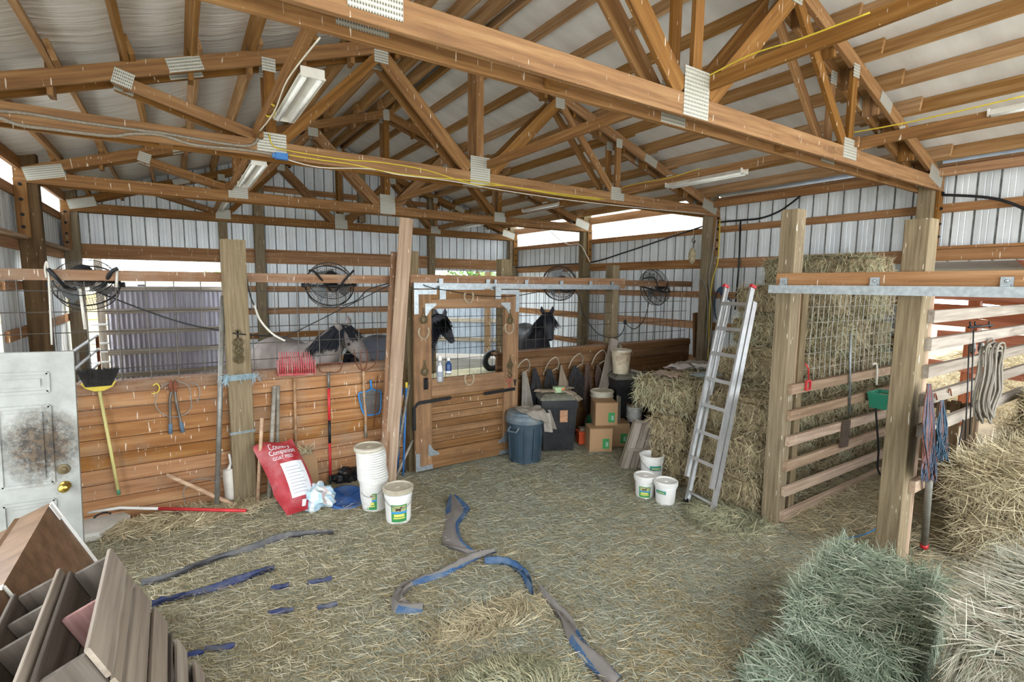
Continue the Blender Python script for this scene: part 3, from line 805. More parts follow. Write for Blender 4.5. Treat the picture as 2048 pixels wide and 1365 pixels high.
def bale(me, loc, rz, label, group, tilt=(0, 0)):
    o = bpy.data.objects.new('hay_bale', me)
    _place(o, Matrix.Translation(loc) @ Matrix.Rotation(rz, 4, 'Z') @ Matrix.Rotation(tilt[0], 4, 'X') @ Matrix.Rotation(tilt[1], 4, 'Y'), None)
    return tag(o, label, 'hay bale', group)
G_ST = 'hay bales in the stepped stack behind the ladder'
lay = ['bottom', 'second', 'third']; H2 = math.pi/2
for li in range(3):
    for ci in range(6):
        for yi in range(2):
            if li < 2 and ci > 0 and yi == 1: continue
            X = 4.58+0.455*ci+(0.10 if li == 2 and ci == 0 else 0)+(-0.04 if li == 0 and ci == 0 else 0)+rnd.uniform(-0.012, 0.012)
            if ci == 5: X = 6.84
            Y = 2.87+0.845*yi+rnd.uniform(-0.01, 0.01)+(0.04 if yi else 0)
            lab = 'in the %s column from the ladder' % ['first', 'second', 'third', 'fourth', 'fifth', 'sixth'][ci]
            where = 'at the bin rails' if yi == 0 else 'at the bucket end'
            if li < 2 and yi == 1: Y = 3.54+0.03*li
            bale(bshort if li < 2 and yi == 1 else bvar[(li*2+ci+yi*3) % 4], (X, Y, li*0.355+0.002), H2+rnd.choice([0, math.pi])+rnd.uniform(-0.02, 0.02), 'hay bale %s, %s layer, %s' % (lab, lay[li], where), G_ST)
tiers = ((1.067, 5.42, 4, 'fourth'), (1.422, 5.76, 3, 'fifth'), (1.777, 6.08, 3, 'sixth'), (2.132, 6.44, 2, 'topmost'))
for ti, (z, x0, n, nm) in enumerate(tiers):
    for ci in range(n):
        X = x0+0.457*ci
        if X > 6.86: X = 6.86
        if ti == 2 and ci == 0: Yc = 3.22
        else: Yc = 3.03+0.03*ti+rnd.uniform(-0.02, 0.02)
        bale(blong[(ti+ci) % 2], (X, Yc, z+0.001), H2+rnd.uniform(-0.015, 0.015), 'long hay bale in the %s layer of the stack, %s' % (nm, ['at the front', 'second from the front', 'third from the front', 'against the steel wall'][ci]), G_ST)

# ---- bales in the right foreground
gb = bale_mesh(0.98, 0.56, 0.42, 51, M['core_green'], M['hay_green'], 16000, 0.0040, (0.05, 0.15), (0.03, 0.4))
bale(gb, (3.22, 1.15, 0.03), math.radians(9), 'grey green hay bale lying low in front of the right post', None)
pb = bale_mesh(1.15, 0.80, 0.50, 57, M['core_pale'], M['hay_pale'], 21000, 0.0038, (0.08, 0.20), (0.02, 0.20), True, 1.0, 0.03)
bale(pb, (2.93, 0.20, 0.36), math.radians(3), 'pale coarse straw bale with stems jutting left, lower right corner', None)
ub = bale_mesh(0.98, 0.56, 0.38, 59, M['core_green'], M['hay_green'], 5000, 0.004)
bale(ub, (3.02, 0.22, 0.0), math.radians(2), 'grey green bale underneath the pale straw bale at lower right', None)
sb = bale_mesh(1.25, 0.62, 0.40, 61, M['core_tan'], M['hay_tan'], 9000, 0.0045, (0.06, 0.2), (0.05, 0.6))
sb2 = bale_mesh(1.25, 0.62, 0.36, 67, M['core_tan'], M['hay_tan'], 9000, 0.0045, (0.06, 0.2), (0.05, 0.6))
bale(sb, (5.52, 0.98, 0.06), math.radians(4), 'loose tan straw bale on the ground behind the upright pipe', None)
bale(sb2, (5.60, 0.95, 0.45), math.radians(-7), 'broken open straw bale heaped beside the slatted fence', None)
bale(sb, (6.80, 0.96, 0.08), math.radians(3), 'straw bale lying further back under the loose heap at right', None)
bale(sb2, (6.84, 1.0, 0.47), math.radians(-3), 'second straw bale of the back pair at the right picture edge', None)
bale(bvar[0], (6.75, 1.05, 0.84), math.radians(6), 'single straw bale topping the pile at the right picture edge', None)

# ---- loose stems on the floor
def scatter(name, label, mat, pts, seed, L=(0.05, 0.14), bw=0.0035, lift=(0.0, 0.22), zoff=0.0, dirbias=None, cat='hay'):
    rg = np.random.default_rng(seed); n = len(pts)
    P = np.array([(x, y, floor_z(x, y)+zoff+z) for x, y, z in pts]); N = np.tile([0, 0, 1.0], (n, 1))
    a = rg.uniform(0, 2*math.pi, n) if dirbias is None else rg.normal(dirbias, 0.7, n)+rg.choice([0, math.pi], n)
    D = np.stack([np.cos(a), np.sin(a), np.zeros(n)], 1)
    mb = MB(); add_blades(mb, P, N, D, rg.uniform(L[0], L[1], n), rg.uniform(0.6, 1.4, n)*bw, rg.uniform(lift[0], lift[1], n), seed, 0.25)
    o = mb.build(name, mat, None, recalc=False); return tag(o, label, cat, None, 'stuff')
def region(n, seed, f):
    rg = random.Random(seed); out = []
    while len(out) < n:
        r = rg.random()**1.6
        y = 0.8+r*4.5; x = rg.uniform(-1.2, 7.0)
        # keep roughly the wedge the floor is seen in
        if x < -1.3+0.1*y or x < (y-3.6)*0.0-1.2 or x > 7: continue
        w = f(x, y)
        if rg.random() < w: out.append((x, y, rg.uniform(0, 0.012)))
    return out
def patch(x, y, s): return noise.noise(Vector((x*1.4+s, y*1.4, s*2.0)))*0.5+0.5
left = lambda x, y: max(0, min(1, (2.3-x-0.35*(4.2-y))/1.4))
def bin_in(x, y): return 4.4 < x < 7.05 and 2.44 < y < 4.15
wy = lambda x, y: 0 if bin_in(x, y) else 0.25+0.75*left(x, y)
wg = lambda x, y: 0 if bin_in(x, y) else (1-0.85*left(x, y))*(0.45+0.55*(patch(x, y, 3) > 0.45))
wt = lambda x, y: 0 if bin_in(x, y) else (0.5+0.5*(patch(x, y, 7) > 0.55))*(0.5+0.5*(y < 3.4 or x > 4.0))
M['straw_yel'] = hay_mat('yellow straw', ['#a39676', '#c6ba98', '#b0a482', '#d6cdb2', '#bdb290', '#e4ddc8'])
M['straw_green'] = hay_mat('grey green straw', ['#72766a', '#929686', '#80857a', '#adae9c', '#9a9d8e', '#bfbda8'])
M['straw_tan'] = hay_mat('brown straw', ['#7a6a48', '#9d8860', '#887858', '#b39f76', '#c2b08a'])
scatter('yellow_straw', 'thin layer of loose yellow straw strewn over the floor', M['straw_yel'], region(30000, 1, wy), 101, (0.04, 0.12), 0.0028)
scatter('green_hay', 'thin layer of loose grey green hay strewn over the floor', M['straw_green'], region(78000, 2, wg), 102, (0.035, 0.10), 0.0025)
scatter('brown_hay', 'thin scatter of loose brown hay stems over the floor', M['straw_tan'], region(20000, 3, wt), 103, (0.05, 0.15), 0.0026)
# coarse straw drift between the bin rails and the right post
rg_ = random.Random(5)
pts = []
while len(pts) < 9000:
    x, y = rg_.uniform(4.3, 7.0), rg_.uniform(1.3, 2.7)
    pts.append((x, y, abs(rg_.gauss(0, 0.03))))
scatter('straw_drift', 'drift of coarse tan straw in the bay between the two right posts', M['hay_tan'], pts, 107, (0.06, 0.2), 0.004, (0.0, 0.35))
# loose clumps
def clump(name, label, mat, cx, cy, rx, ry, h, n, seed, L=(0.06, 0.2), bw=0.006):
    rg = np.random.default_rng(seed); mb = MB()
    r = np.sqrt(rg.uniform(0, 1, n)); a = rg.uniform(0, 2*math.pi, n)
    X = r*np.cos(a); Y = r*np.sin(a); Z = h*(1-r*r)*rg.uniform(0.75, 1.05, n)
    P = np.stack([cx+X*rx, cy+Y*ry, np.array([floor_z(cx+x*rx, cy+y*ry) for x, y in zip(X, Y)])+Z], 1)
    N = np.stack([X*h/rx*1.6, Y*h/ry*1.6, np.ones(n)], 1); N /= np.linalg.norm(N, axis=1, keepdims=True)
    D = rg.normal(0, 1, (n, 3)); D -= N*np.sum(D*N, 1, keepdims=True)
    def fn(u, v):
        rr = u; an = v*2*math.pi
        x, y = rr*math.cos(an), rr*math.sin(an); return (cx+x*rx*0.97, cy+y*ry*0.97, floor_z(cx+x*rx, cy+y*ry)-0.01+h*0.86*(1-rr*rr)+0.012*noise.noise(Vector((x*5, y*5, seed))))
    mb.grid(fn, 10, 28); nc = len(mb.f)
    add_blades(mb, P, N, D, rg.uniform(L[0], L[1], n), rg.uniform(0.6, 1.4, n)*bw, rg.uniform(0.0, 0.3, n), seed, 0.3)
    mb.m = [0]*nc+[1]*(len(mb.f)-nc)
    o = world_mb(mb, name, [M['core_green'] if mat is not M['hay_tan'] else M['core_tan'], mat], None, (cx, cy, floor_z(cx, cy))); return tag(o, label, 'hay', None, 'stuff')
clump('hay_tuft', 'tuft of loose green hay beside the grey green bale at bottom edge', M['hay_green'], 2.62, 1.20, 0.30, 0.26, 0.20, 5000, 201)
clump('hay_heap', 'low heap of loose grey green hay at the bottom middle', M['hay_olive'], 1.22, 1.98, 0.46, 0.28, 0.09, 7000, 202, (0.04, 0.12), 0.004)
clump('hay_drift', 'hay fallen at the foot of the front post of the bin', M['hay_olive'], 4.08, 2.62, 0.34, 0.36, 0.07, 3000, 203)
clump('hay_wisp', 'brown hay swept into a low ridge in the middle of the floor', M['hay_tan'], 1.52, 2.55, 0.42, 0.15, 0.018, 1600, 204, (0.06, 0.18), 0.004)
clump('hay_sweepings', 'tangled hay sweepings under the digging tools by the plank wall', M['hay_tan'], -0.05, 5.10, 0.66, 0.18, 0.05, 2600, 205)

# ================================================================== TOOLS AND THINGS ALONG THE PLANK WALL
YW = 5.325     # just in front of the planks
M['yellow'] = plain('yellow plastic', '#d8bf45', 0.5)
M['handle_y'] = plain('yellow broom handle', '#d9cf86', 0.5, 0, 0.1, 5, 0, 0.4, '#a79a6a', 0.4)
M['bristle'] = plain('black bristles', '#2a2724', 0.9, 0, 0.5, 60, 0.8)
M['ash'] = wood('ash tool handle', '#8f6f52', '#b08d6d', '#c9ab8c', 0.6)
M['dirtyash'] = wood('dirty tool handle', '#6f6558', '#8e8678', '#aaa498', 0.8)
M['red'] = plain('red plastic', '#a5333b', 0.5, 0, 0.15, 10, 0, 0.4, '#a08a78', 0.75, 9)
M['redpaint'] = plain('red paint', '#c02f33', 0.45, 0, 0.1)
M['steel'] = plain('worn steel', '#7d7770', 0.5, 0.6, 0.3, 15)
M['blue'] = plain('blue plastic', '#2f6fb0', 0.45, 0, 0.12, 8, 0, 0.4, '#7f95a8', 0.3)
M['bluelid'] = plain('blue lid plastic', '#27528c', 0.45, 0, 0.1, 5, 0, 0.4, '#66738a', 0.5, 6)
M['cardboard'] = plain('brown cardboard', '#a5835f', 0.8, 0, 0.06, 5)
M['grip'] = plain('grey blue rubber grip', '#5d7286', 0.7)
M['cable'] = plain('black cable', '#1d1d1d', 0.5)
M['cablegrey'] = plain('grey cable', '#8a857c', 0.5)
M['cableyel'] = plain('yellow cable', '#c9b23a', 0.5)
M['cablewhite'] = plain('white cable', '#cfcabd', 0.5)
M['bluetwine'] = plain('blue baling twine', '#8fa5ad', 0.8, 0, 0.25, 30)
M['netblue'] = plain('blue net frame', '#2f7fc0', 0.5)
M['galvpipe'] = plain('galvanised pipe', '#8d8b84', 0.5, 0.5, 0.25, 12, 0, 0.5, '#6b5a45', 0.5, 7)
M['brass'] = plain('tarnished brass', '#5c5036', 0.5, 0.4, 0.3, 20)
M['shoe'] = plain('old horseshoe iron', '#9a876d', 0.8, 0.1, 0.3, 25)

def W(px, py): return PY(px, py, YW)
def catmull(pts, n=6):
    pts = [Vector(p) for p in pts]; out = []
    for i in range(len(pts)-1):
        p0 = pts[max(i-1, 0)]; p1 = pts[i]; p2 = pts[i+1]; p3 = pts[min(i+2, len(pts)-1)]
        for k in range(n):
            t = k/n
            out.append(0.5*((2*p1)+(p2-p0)*t+(2*p0-5*p1+4*p2-p3)*t*t+(3*p1-p0-3*p2+p3)*t*t*t))
    return out+[pts[-1]]
def rod(name, pts, r, mat, label=None, cat=None, parent=None, n=8, smooth=True, group=None):
    mb = MB().tube(pts, r, n); o = world_mb(mb, name, mat, parent, Vector(pts[0]), smooth)
    if label: tag(o, label, cat, group)
    return o
def tool(name, label, cat, loc, group=None): return thing(name, label, cat, loc, 0, group)
def text_mesh(txt, size, fn, mat, name, parent, M_=None):
    """flat lettering laid on a surface by fn(u, v) -> point"""
    cu = bpy.data.curves.new(name, 'FONT'); cu.body = txt; cu.size = size; cu.resolution_u = 3
    ob = bpy.data.objects.new('tmp', cu); COL.objects.link(ob)
    bpy.context.view_layer.update()
    me = bpy.data.meshes.new_from_object(ob.evaluated_get(bpy.context.evaluated_depsgraph_get()))
    bpy.data.objects.remove(ob); bpy.data.curves.remove(cu)
    for v in me.vertices: v.co = fn(v.co.x, v.co.y)
    me.materials.clear(); me.materials.append(mat); me.name = name
    o = bpy.data.objects.new(name, me)
    return _place(o, M_ if M_ is not None else WM[parent], parent)

# --- broom, hung head up
h0, h1 = W(199, 783), PY(238, 990, 5.30)
b = tool('broom', 'yellow handled broom hung head up with black bristles', 'broom', h1)
rod('handle', [h1, h0], 0.0125, M['handle_y'], parent=b); rod('end_cap', [h1, h1.lerp(h0, 0.05)], 0.0135, plain('green cap', '#4d8060', 0.5), parent=b)
mb = MB().prism([(-0.03, 0), (0.03, 0), (0.09, 0.03), (0.115, 0.07), (0.10, 0.07), (0.085, 0.045), (-0.085, 0.045), (-0.10, 0.07), (-0.115, 0.07), (-0.09, 0.03)], -0.022, 0.022); mb.build('ferrule', M['yellow'], b, Matrix.Translation(h0+Vector((0.0, 0, 0.005))))
mb = MB()
rg_ = random.Random(3)
mb.prism([(-0.085, 0.046), (0.085, 0.046), (0.145, 0.18), (-0.125, 0.175)], -0.035, 0.035)
for i in range(260):
    u = rg_.uniform(-1, 1); y = rg_.uniform(-0.035, 0.035)
    mb.tube([(u*0.085, y, 0.05), (u*0.135+rg_.uniform(-0.01, 0.01), y*1.6, 0.185+rg_.uniform(-0.012, 0.012))], 0.0016, 3, caps=False)
mb.build('bristles', M['bristle'], b, Matrix.Translation(h0+Vector((0, 0, 0))))
# --- bolt cutters
c0 = W(346, 770)
bc = tool('bolt_cutters', 'long bolt cutters with blue grey grips hung on the planks', 'bolt cutters', c0)
for sgn, (ex, ey) in ((-1, (341, 868)), (1, (366, 865))):
    e = W(ex, ey); mid = W(346+sgn*6, 800)
    rod('arm', catmull([c0+Vector((sgn*0.012, 0, -0.06)), mid, e.lerp(mid, 0.3), e], 4), 0.011, M['steel'], parent=bc)
    rod('grip', [e.lerp(mid, 0.30), e], 0.016, M['grip'], parent=bc)
    mb = MB().prism([(sgn*0.002, -0.06), (sgn*0.03, -0.055), (sgn*0.034, 0.0), (sgn*0.016, 0.045), (sgn*0.002, 0.02)], -0.012, 0.012); mb.build('jaw', M['rust'], bc, Matrix.Translation(c0))
rod('cable_loop', catmull([W(346, 764), W(322, 775), W(311, 800), W(316, 820), W(335, 833), W(360, 833), W(380, 820), W(382, 795), W(376, 772), W(352, 762)], 6), 0.004, M['cablegrey'], 'grey cable loop hanging behind the bolt cutters', 'cable')
rod('hose_hook', catmull([W(303, 788), W(315, 785), W(319, 775), W(313, 768), W(306, 772)], 5), 0.005, M['yellow'], 'small yellow hook on the plank cap beside the bolt cutters', 'hook')
rod('wire_hook', catmull([W(380, 765), W(396, 772), W(400, 788), W(394, 806)], 5), 0.004, M['cablegrey'], 'bent wire hook right of the bolt cutters', 'hook')
# --- leaning grey pole left of the post
rod('tall_pole', [PZ(433, 1036), PY(446, 592, 5.28)], 0.022, M['galvpipe'], 'tall grey pole leaning on the rail left of the rough post', 'pole')
# --- post twine
for py_, lab, r in ((755, 'frayed pale blue twine wrapped round the rough post at cap height', 0.007), (862, 'blue twine tied round the lower part of the rough post', 0.005)):
    z = PY(490, py_, 5.2).z; mb = MB()
    for k in range(4 if r > 0.006 else 2):
        zz = z+k*0.013-0.02
        mb.tube([(0.328, 5.193, zz), (0.537, 5.193, zz+0.008), (0.537, 5.347, zz), (0.328, 5.347, zz-0.005)], r*0.7, 5, closed=True)
    if r > 0.006:
        rg_ = random.Random(8)
        for k in range(46):
            sx = rg_.choice([0.325, 0.54]) if k % 3 else rg_.uniform(0.34, 0.53); a = Vector((sx, 5.19, z+rg_.uniform(-0.02, 0.03)))
            dx = rg_.uniform(-0.09, 0.02) if sx < 0.4 else rg_.uniform(-0.02, 0.08)
            mb.tube([a, a+Vector((dx*0.6, -0.01, rg_.uniform(-0.01, 0.03))), a+Vector((dx, -0.012, rg_.uniform(-0.10, 0.03)))], 0.0022, 4, caps=False)
    o = world_mb(mb, 'baling_twine', M['bluetwine'], None, (0.43, 5.2, z)); tag(o, lab, 'twine')
# --- brass discs on the post: a strap with four rings
hp = PY(475, 660, 5.19); bs = tool('horse_brass_strap', 'dark strap of four brass horse medallions hung on the rough post', 'horse brass', hp)
rod('hanger', [hp+Vector((0, 0, 0.0)), hp+Vector((0, 0, -0.27))], 0.006, M['blackiron'], parent=bs)
for i, (dz, r) in enumerate(((-0.02, 0.017), (-0.115, 0.036), (-0.19, 0.036), (-0.265, 0.038))):
    mb = MB().tube([(r*math.cos(a*math.pi/8), -0.006, dz+r*math.sin(a*math.pi/8)) for a in range(16)], 0.008, 6, closed=True)
    if i: mb.tube([(r*0.5*math.cos(a*math.pi/4+i), -0.006, dz+r*0.5*math.sin(a*math.pi/4+i)) for a in range(8)], 0.005, 5, closed=True).box((0, -0.006, dz), (r*1.6, 0.006, 0.007)).box((0, -0.006, dz), (0.007, 0.006, r*1.6))
    mb.build('medallion', M['brass'], bs, Matrix.Translation(hp))
# --- digging tools left of the feed bag
mt = tool('mattock', 'wooden handled mattock lying against the plank wall', 'mattock', PZ(505, 1025))
a, c = PY(333, 950, 5.22), PZ(482, 1017, 0.05)
mt_h = rod('handle', catmull([a, a.lerp(c, 0.4), a.lerp(c, 0.8), c], 4), 0.019, M['ash'], parent=mt)
mb = MB().tube([c+Vector((-0.02, 0.12, 0.02)), c, c+Vector((0.05, -0.16, -0.02))], [0.008, 0.03, 0.012], 8); world_mb(mb, 'head', M['steel'], mt, c)
sh = tool('spade', 'short spade standing by the rough post with its handle up', 'spade', PZ(505, 1030))
a, c = PY(524, 836, 5.0), PZ(515, 1008, 0.06)
rod('handle', [c, a], 0.016, M['ash'], parent=sh)
mb = MB().grid(lambda u, v: c+Vector(((u-0.5)*0.17*(1-0.25*v), -0.02-v*0.14+0.02*math.cos((u-0.5)*3), -0.03+0.035*(1-v)-0.02*math.cos((u-0.5)*3))), 6, 5); world_mb(mb, 'blade', M['rust'], sh, c)
pp = tool('marker_pole', 'long white and red pole lying along the foot of the plank wall', 'pole', PZ(330, 1022))
pa_, pm_, pe_ = PZ(162, 1028, 0.16), PZ(318, 1018, 0.16), PZ(492, 1022, 0.14)
rod('white_half', [pa_, pa_.lerp(pm_, 0.5)+Vector((0, 0, 0.03)), pm_], 0.013, M['white'], parent=pp); rod('red_half', [pm_, pe_], 0.015, M['redpaint'], parent=pp)
rod('garden_hose', catmull([PZ(182, 1066, 0.03), PZ(190, 1035, 0.12), PZ(215, 1025, 0.14), PZ(235, 1042, 0.05), PZ(243, 1058, 0.02)], 6), 0.009, M['cable'], 'thin black hose loop by the concrete slab at left', 'hose')
rod('grey_hose', catmull([PZ(205, 1050, 0.05), PZ(240, 1040, 0.06), PZ(265, 1052, 0.04), PZ(290, 1066, 0.03), PZ(315, 1062, 0.03)], 6), 0.018, M['galvpipe'], 'stiff grey hose with a shackle lying on the straw at left', 'hose')
rod('wire_loop', catmull([PZ(370, 1010, 0.12), PY(368, 980, 5.2), PY(385, 962, 5.25), PY(415, 958, 5.25), PY(432, 965, 5.25)], 6), 0.004, M['cablegrey'], 'loop of grey wire sticking out of the hay sweepings', 'wire')
# --- white rolled sack by post
w0 = PZ(464, 1016); ws = tool('rolled_sack', 'narrow white rolled sack standing left of the rough post', 'sack', w0)
top = PY(457, 938, w0.y)
prof = [(0.045, 0), (0.052, 0.05), (0.046, 0.16), (0.056, 0.26), (0.05, 0.36), (0.048, top.z)]
mb = MB().lathe(prof, 14); mb.v = [(x+0.01*noise.noise(Vector((x*20, y*20, z*9))), y+0.01*noise.noise(Vector((y*20, x*20, z*9+5))), z) for x, y, z in mb.v]
mb.build('body', plain('off white sacking', '#cfc8bb', 0.8, 0, 0.1, 6, 0.3, 0.3, '#8b7f6c', 0.4), ws, Matrix.Translation(w0) @ Matrix.Rotation(-0.03, 4, 'Y'), smooth=True)
rod('neck', [Vector((w0.x-0.01, w0.y, top.z-0.01)), Vector((w0.x+0.01, w0.y, top.z+0.05)), Vector((w0.x, w0.y, top.z+0.14))], [0.02, 0.012, 0.01], M['white'], parent=ws)
# --- two poles right of post
rod('fence_pole', [PZ(537, 1013), W(549, 773)], 0.020, M['dirtyash'], 'left one of two grey poles leaning behind the feed bag', 'pole', group='pair of leaning poles')
rod('fence_pole', [PZ(553, 1000), W(556, 772)], 0.018, M['dirtyash'], 'right one of two grey poles leaning behind the feed bag', 'pole', group='pair of leaning poles')
# --- red manure fork
f0, f1 = W(589, 757), W(592, 892)
mf = tool('manure_fork', 'red plastic manure fork hung tines up on the cap', 'fork', f1)
rod('handle', [f1, f0], 0.014, M['ash'], parent=mf)
pl, pr = W(556, 750), W(629, 748); tl, tr_ = PY(560, 706, 5.27), PY(607, 703, 5.27)
wid = (pr-pl).length
hd_ = MB(); O = pl.lerp(pr, 0.5)
hd_.bar(pl, pr, 0.02, 0.02)
for z in (0.05, 0.10): hd_.bar(pl+Vector((0, 0.012, z)), pr+Vector((0, 0.012, z)), 0.008, 0.008)
world_mb(hd_, 'crossbar', M['red'], mf, O)
for i in range(17):
    t = i/16; p = pl.lerp(pr, t); hh = 0.225 if i < 15 else 0.19-0.05*(i-15)
    if i == 0: hh = 0.13
    world_mb(MB().tube([p, p+Vector((0, -0.025, 0.05)), p+Vector((0, -0.01, hh*0.6)), p+Vector((0, 0.012, hh))], [0.009, 0.0085, 0.0075, 0.004], 6), 'tine', M['red'], mf, p)
for p in (pl, pr): world_mb(MB().prism([(-0.005, 0), (0.005, 0), (0.005, 0.15), (-0.005, 0.13)], -0.04, 0.02, Matrix.Translation(p)), 'side_wall', M['red'], mf, p)
# --- bow rake with red and black handle
r0, r1 = W(657, 745), PY(661, 973, 5.25)
rk = tool('bow_rake', 'bow rake with red and black banded handle hung on the cap', 'rake', r1)
zt = lambda t: r0.lerp(r1, t)
for t0, t1, mt_ in ((0, 0.14, M['steel']), (0.14, 0.42, M['redpaint']), (0.42, 0.62, M['black']), (0.62, 0.90, M['redpaint']), (0.90, 1.0, M['black'])):
    rod('handle_band', [zt(t0), zt(t1)], 0.0145, mt_, parent=rk)
ra, rb_ = W(634, 729), W(686, 726)
mb = MB().tube([ra, rb_], 0.007, 6)
for i in range(13):
    p = ra.lerp(rb_, i/12); mb.tube([p, p+Vector((0, -0.05, -0.012))], [0.005, 0.003], 5)
mb.tube(catmull([ra, W(642, 744), r0, W(678, 744), rb_], 5), 0.005, 6, caps=False)
world_mb(mb, 'rake_head', M['rust'], rk, r0)
# --- hay fork
k0, k1 = W(727, 742), W(732, 876)
hf = tool('hay_fork', 'old hay fork with thin curved tines hung tines up', 'fork', k1)
rod('handle', catmull([k1, W(731, 830), W(728, 790), k0], 4), 0.015, M['ash'], parent=hf); rod('ferrule', [k1, k1.lerp(k0, 0.2)], 0.0155, M['dirtyash'], parent=hf)
for x1, x0_ in ((708, 712), (722, 721), (733, 734), (757, 752)):
    world_mb(MB().tube(catmull([k0, W((x0_+727)/2, 738), W(x0_, 725), PY(x1, 700, 5.24)], 5), 0.0045, 5), 'tine', M['rust'], hf, k0)
# --- blue skimmer net
n0 = W(741, 760); nt = tool('skimmer_net', 'flat blue framed skimmer net hanging below the fork', 'net', n0)
rod('handle', [n0, W(743, 778)], 0.011, M['netblue'], parent=nt)
pts = [W(743, 778), W(732, 784), W(718, 787), W(720, 805), W(726, 825), W(734, 831), W(752, 829), W(760, 824), W(762, 800), W(761, 783), W(750, 781)]
world_mb(MB().tube(catmull(pts+[pts[0]], 3), 0.008, 6), 'frame', M['netblue'], nt, n0)
k = NT('dark netting'); k.col(lin('#5d6668')); k.set(0.9)
chk = k.n('ShaderNodeTexChecker'); chk.inputs['Scale'].default_value = 260; k.l(k.coord(), chk.inputs['Vector'])
k.l(k.math('ADD', k.math('MULTIPLY', chk.outputs['Fac'], 0.5), 0.35), k.bsdf.inputs['Alpha']); M['net'] = k.mat
mb = MB(); cc = W(741, 806)+Vector((0, -0.0, 0)); ring = [Vector(p) for p in pts]
mb.add([cc+Vector((0, -0.03, 0))]+ring, [(0, i+1, (i+1) % len(ring)+1) for i in range(len(ring))]); world_mb(mb, 'netting', M['net'], nt, n0)
rod('stretcher_rod', [PY(755, 752, 5.30), PY(748, 855, 5.30)], 0.005, M['rust'], 'thin rusty rod hanging over the blue net', 'rod')
# --- two boards leaning right of the net
def lean(name, pb, pt, yb, yt, w, th, mat, label):
    a = PZ(pb[0], pb[1]) if yb is None else PY(pb[0], pb[1], yb); t = PY(pt[0], pt[1], yt)
    o = beam(name, a, t, th, w, mat, None, up=(1, 0, 0)); return tag(o, label, 'board')
a = Vector((PY(777, 900, 5.05).x, 5.05, 0.0)); t = PY(813, 437, 5.15); d = (t-a)
o = beam('long_board', a, t, 0.038, 0.14, M['board'], None, up=(1, 0, 0)); tag(o, 'long pale board leaning up past the rail to the roof truss', 'board')
a = Vector((PY(757, 900, 5.12).x, 5.0, 0.0)); t = PY(790, 505, 5.3)
o = beam('short_board', a, t, 0.036, 0.085, M['rail'], None, up=(1, 0, 0)); tag(o, 'shorter dusty board leaning on the rail beside the long board', 'board')
# --- bundle of poles beside the door
bp = tool('blue_pole', 'blue telescopic pole with yellow tip leaning beside the stall door', 'pole', PZ(806, 955))
a, t = PZ(806, 955), PY(813, 765, 5.17)
rod('shaft', [a, a.lerp(t, 0.95)], 0.012, M['blue'], parent=bp); rod('tip', [a.lerp(t, 0.94), t], 0.0145, M['yellow'], parent=bp)
for (x0, y0), (x1, y1), r, mt_, lab in (((776, 955), (806, 790), 0.012, M['ash'], 'brown broomstick slanting left of the blue pole'), ((785, 965), (818, 770), 0.014, M['dirtyash'], 'thick grey stick slanting behind the blue pole'),
        ((795, 950), (804, 775), 0.010, M['blue'], 'thin dull blue pole left of the yellow tipped pole'), ((812, 948), (800, 800), 0.010, M['galvpipe'], 'grey rod crossing behind the blue pole'), ((790, 958), (826, 880), 0.016, M['dirtyash'], 'short grey stick leaning right towards the door post'), ((822, 945), (812, 790), 0.012, M['darkpost'], 'dark thin stick standing against the door post')):
    rod('leaning_stick', [PZ(x0, y0), PY(x1, y1, 5.17)], r, mt_, lab, 'stick', group='sticks bundled beside the door')

# --- red feed bag
M['bagred'] = plain('red woven feed bag', '#a02930', 0.45, 0, 0.15, 9, 0.25, 0.4, '#b98582', 0.45, 5)
M['bagwhite'] = plain('white bag print', '#dfe0e2', 0.5, 0, 0.04, 6)
M['ink'] = plain('grey print', '#8b8f96', 0.6, 0, 0.05)
M['inkdark'] = plain('dark print', '#54443f', 0.6)
fb0 = PZ(588, 1030); fb0.z = 0.05
fb = tool('feed_bag', 'red and white goat feed bag slumped against the planks', 'feed bag', fb0)
ux = Vector((0.99, 0.06, 0.06)).normalized(); uz = (PY(560, 900, 5.06)-PZ(590, 1018, 0.07)).normalized()
bw_, bh_ = 0.345, 0.69
O = PZ(597, 1028, 0.05)+Vector((0, 0.03, 0))
ny = ux.cross(uz).normalized()*-1
if ny.y > 0: ny = -ny
Mbag = Matrix((ux, -ny, uz)).transposed().to_4x4(); Mbag.translation = O
def bagw(v): return bw_*(0.52+0.48*min(1, v/0.28)) if v < 0.28 else bw_*(1.0-0.0*v)
def bag_off(u, v):
    edge = max(0, 1-abs(2*u-1)**2.2)*max(0, 1-abs(2*v-1)**5)
    return 0.085*edge+0.012*noise.noise(Vector((u*5, v*6, 1.2)))*edge
def bagpt(u, v, s, lift=0.0):
    x = (u-0.5)*bagw(v)+0.03*math.sin(v*4)-0.05*v; return Vector((x, -s*(bag_off(u, v)+lift), v*bh_+(0.02*math.sin(u*6) if v > 0.9 else 0)))
mb = MB().grid(lambda u, v: bagpt(u, v, 1), 20, 26).grid(lambda u, v: bagpt(u, v, -0.5), 20, 26)
mb.build('bag_body', M['bagred'], fb, Mbag, smooth=True)
mb = MB().grid(lambda u, v: bagpt(0.36+u*0.56, 0.18+v*0.48, 1, 0.003), 12, 12); mb.build('print_panel', M['bagwhite'], fb, Mbag, smooth=True)
mb = MB()
for i in range(9):
    v = 0.23+i*0.044; mb.grid(lambda u, w, v=v, i=i: bagpt(0.42+u*(0.42-0.05*(i % 3)), v+w*0.007, 1, 0.006), 10, 1)
mb.build('print_lines', M['ink'], fb, Mbag)
mb = MB().grid(lambda u, v: bagpt(0.66+u*0.16, 0.05+v*0.08, 1, 0.004), 6, 6); mb.build('print_corner', M['bagwhite'], fb, Mbag)
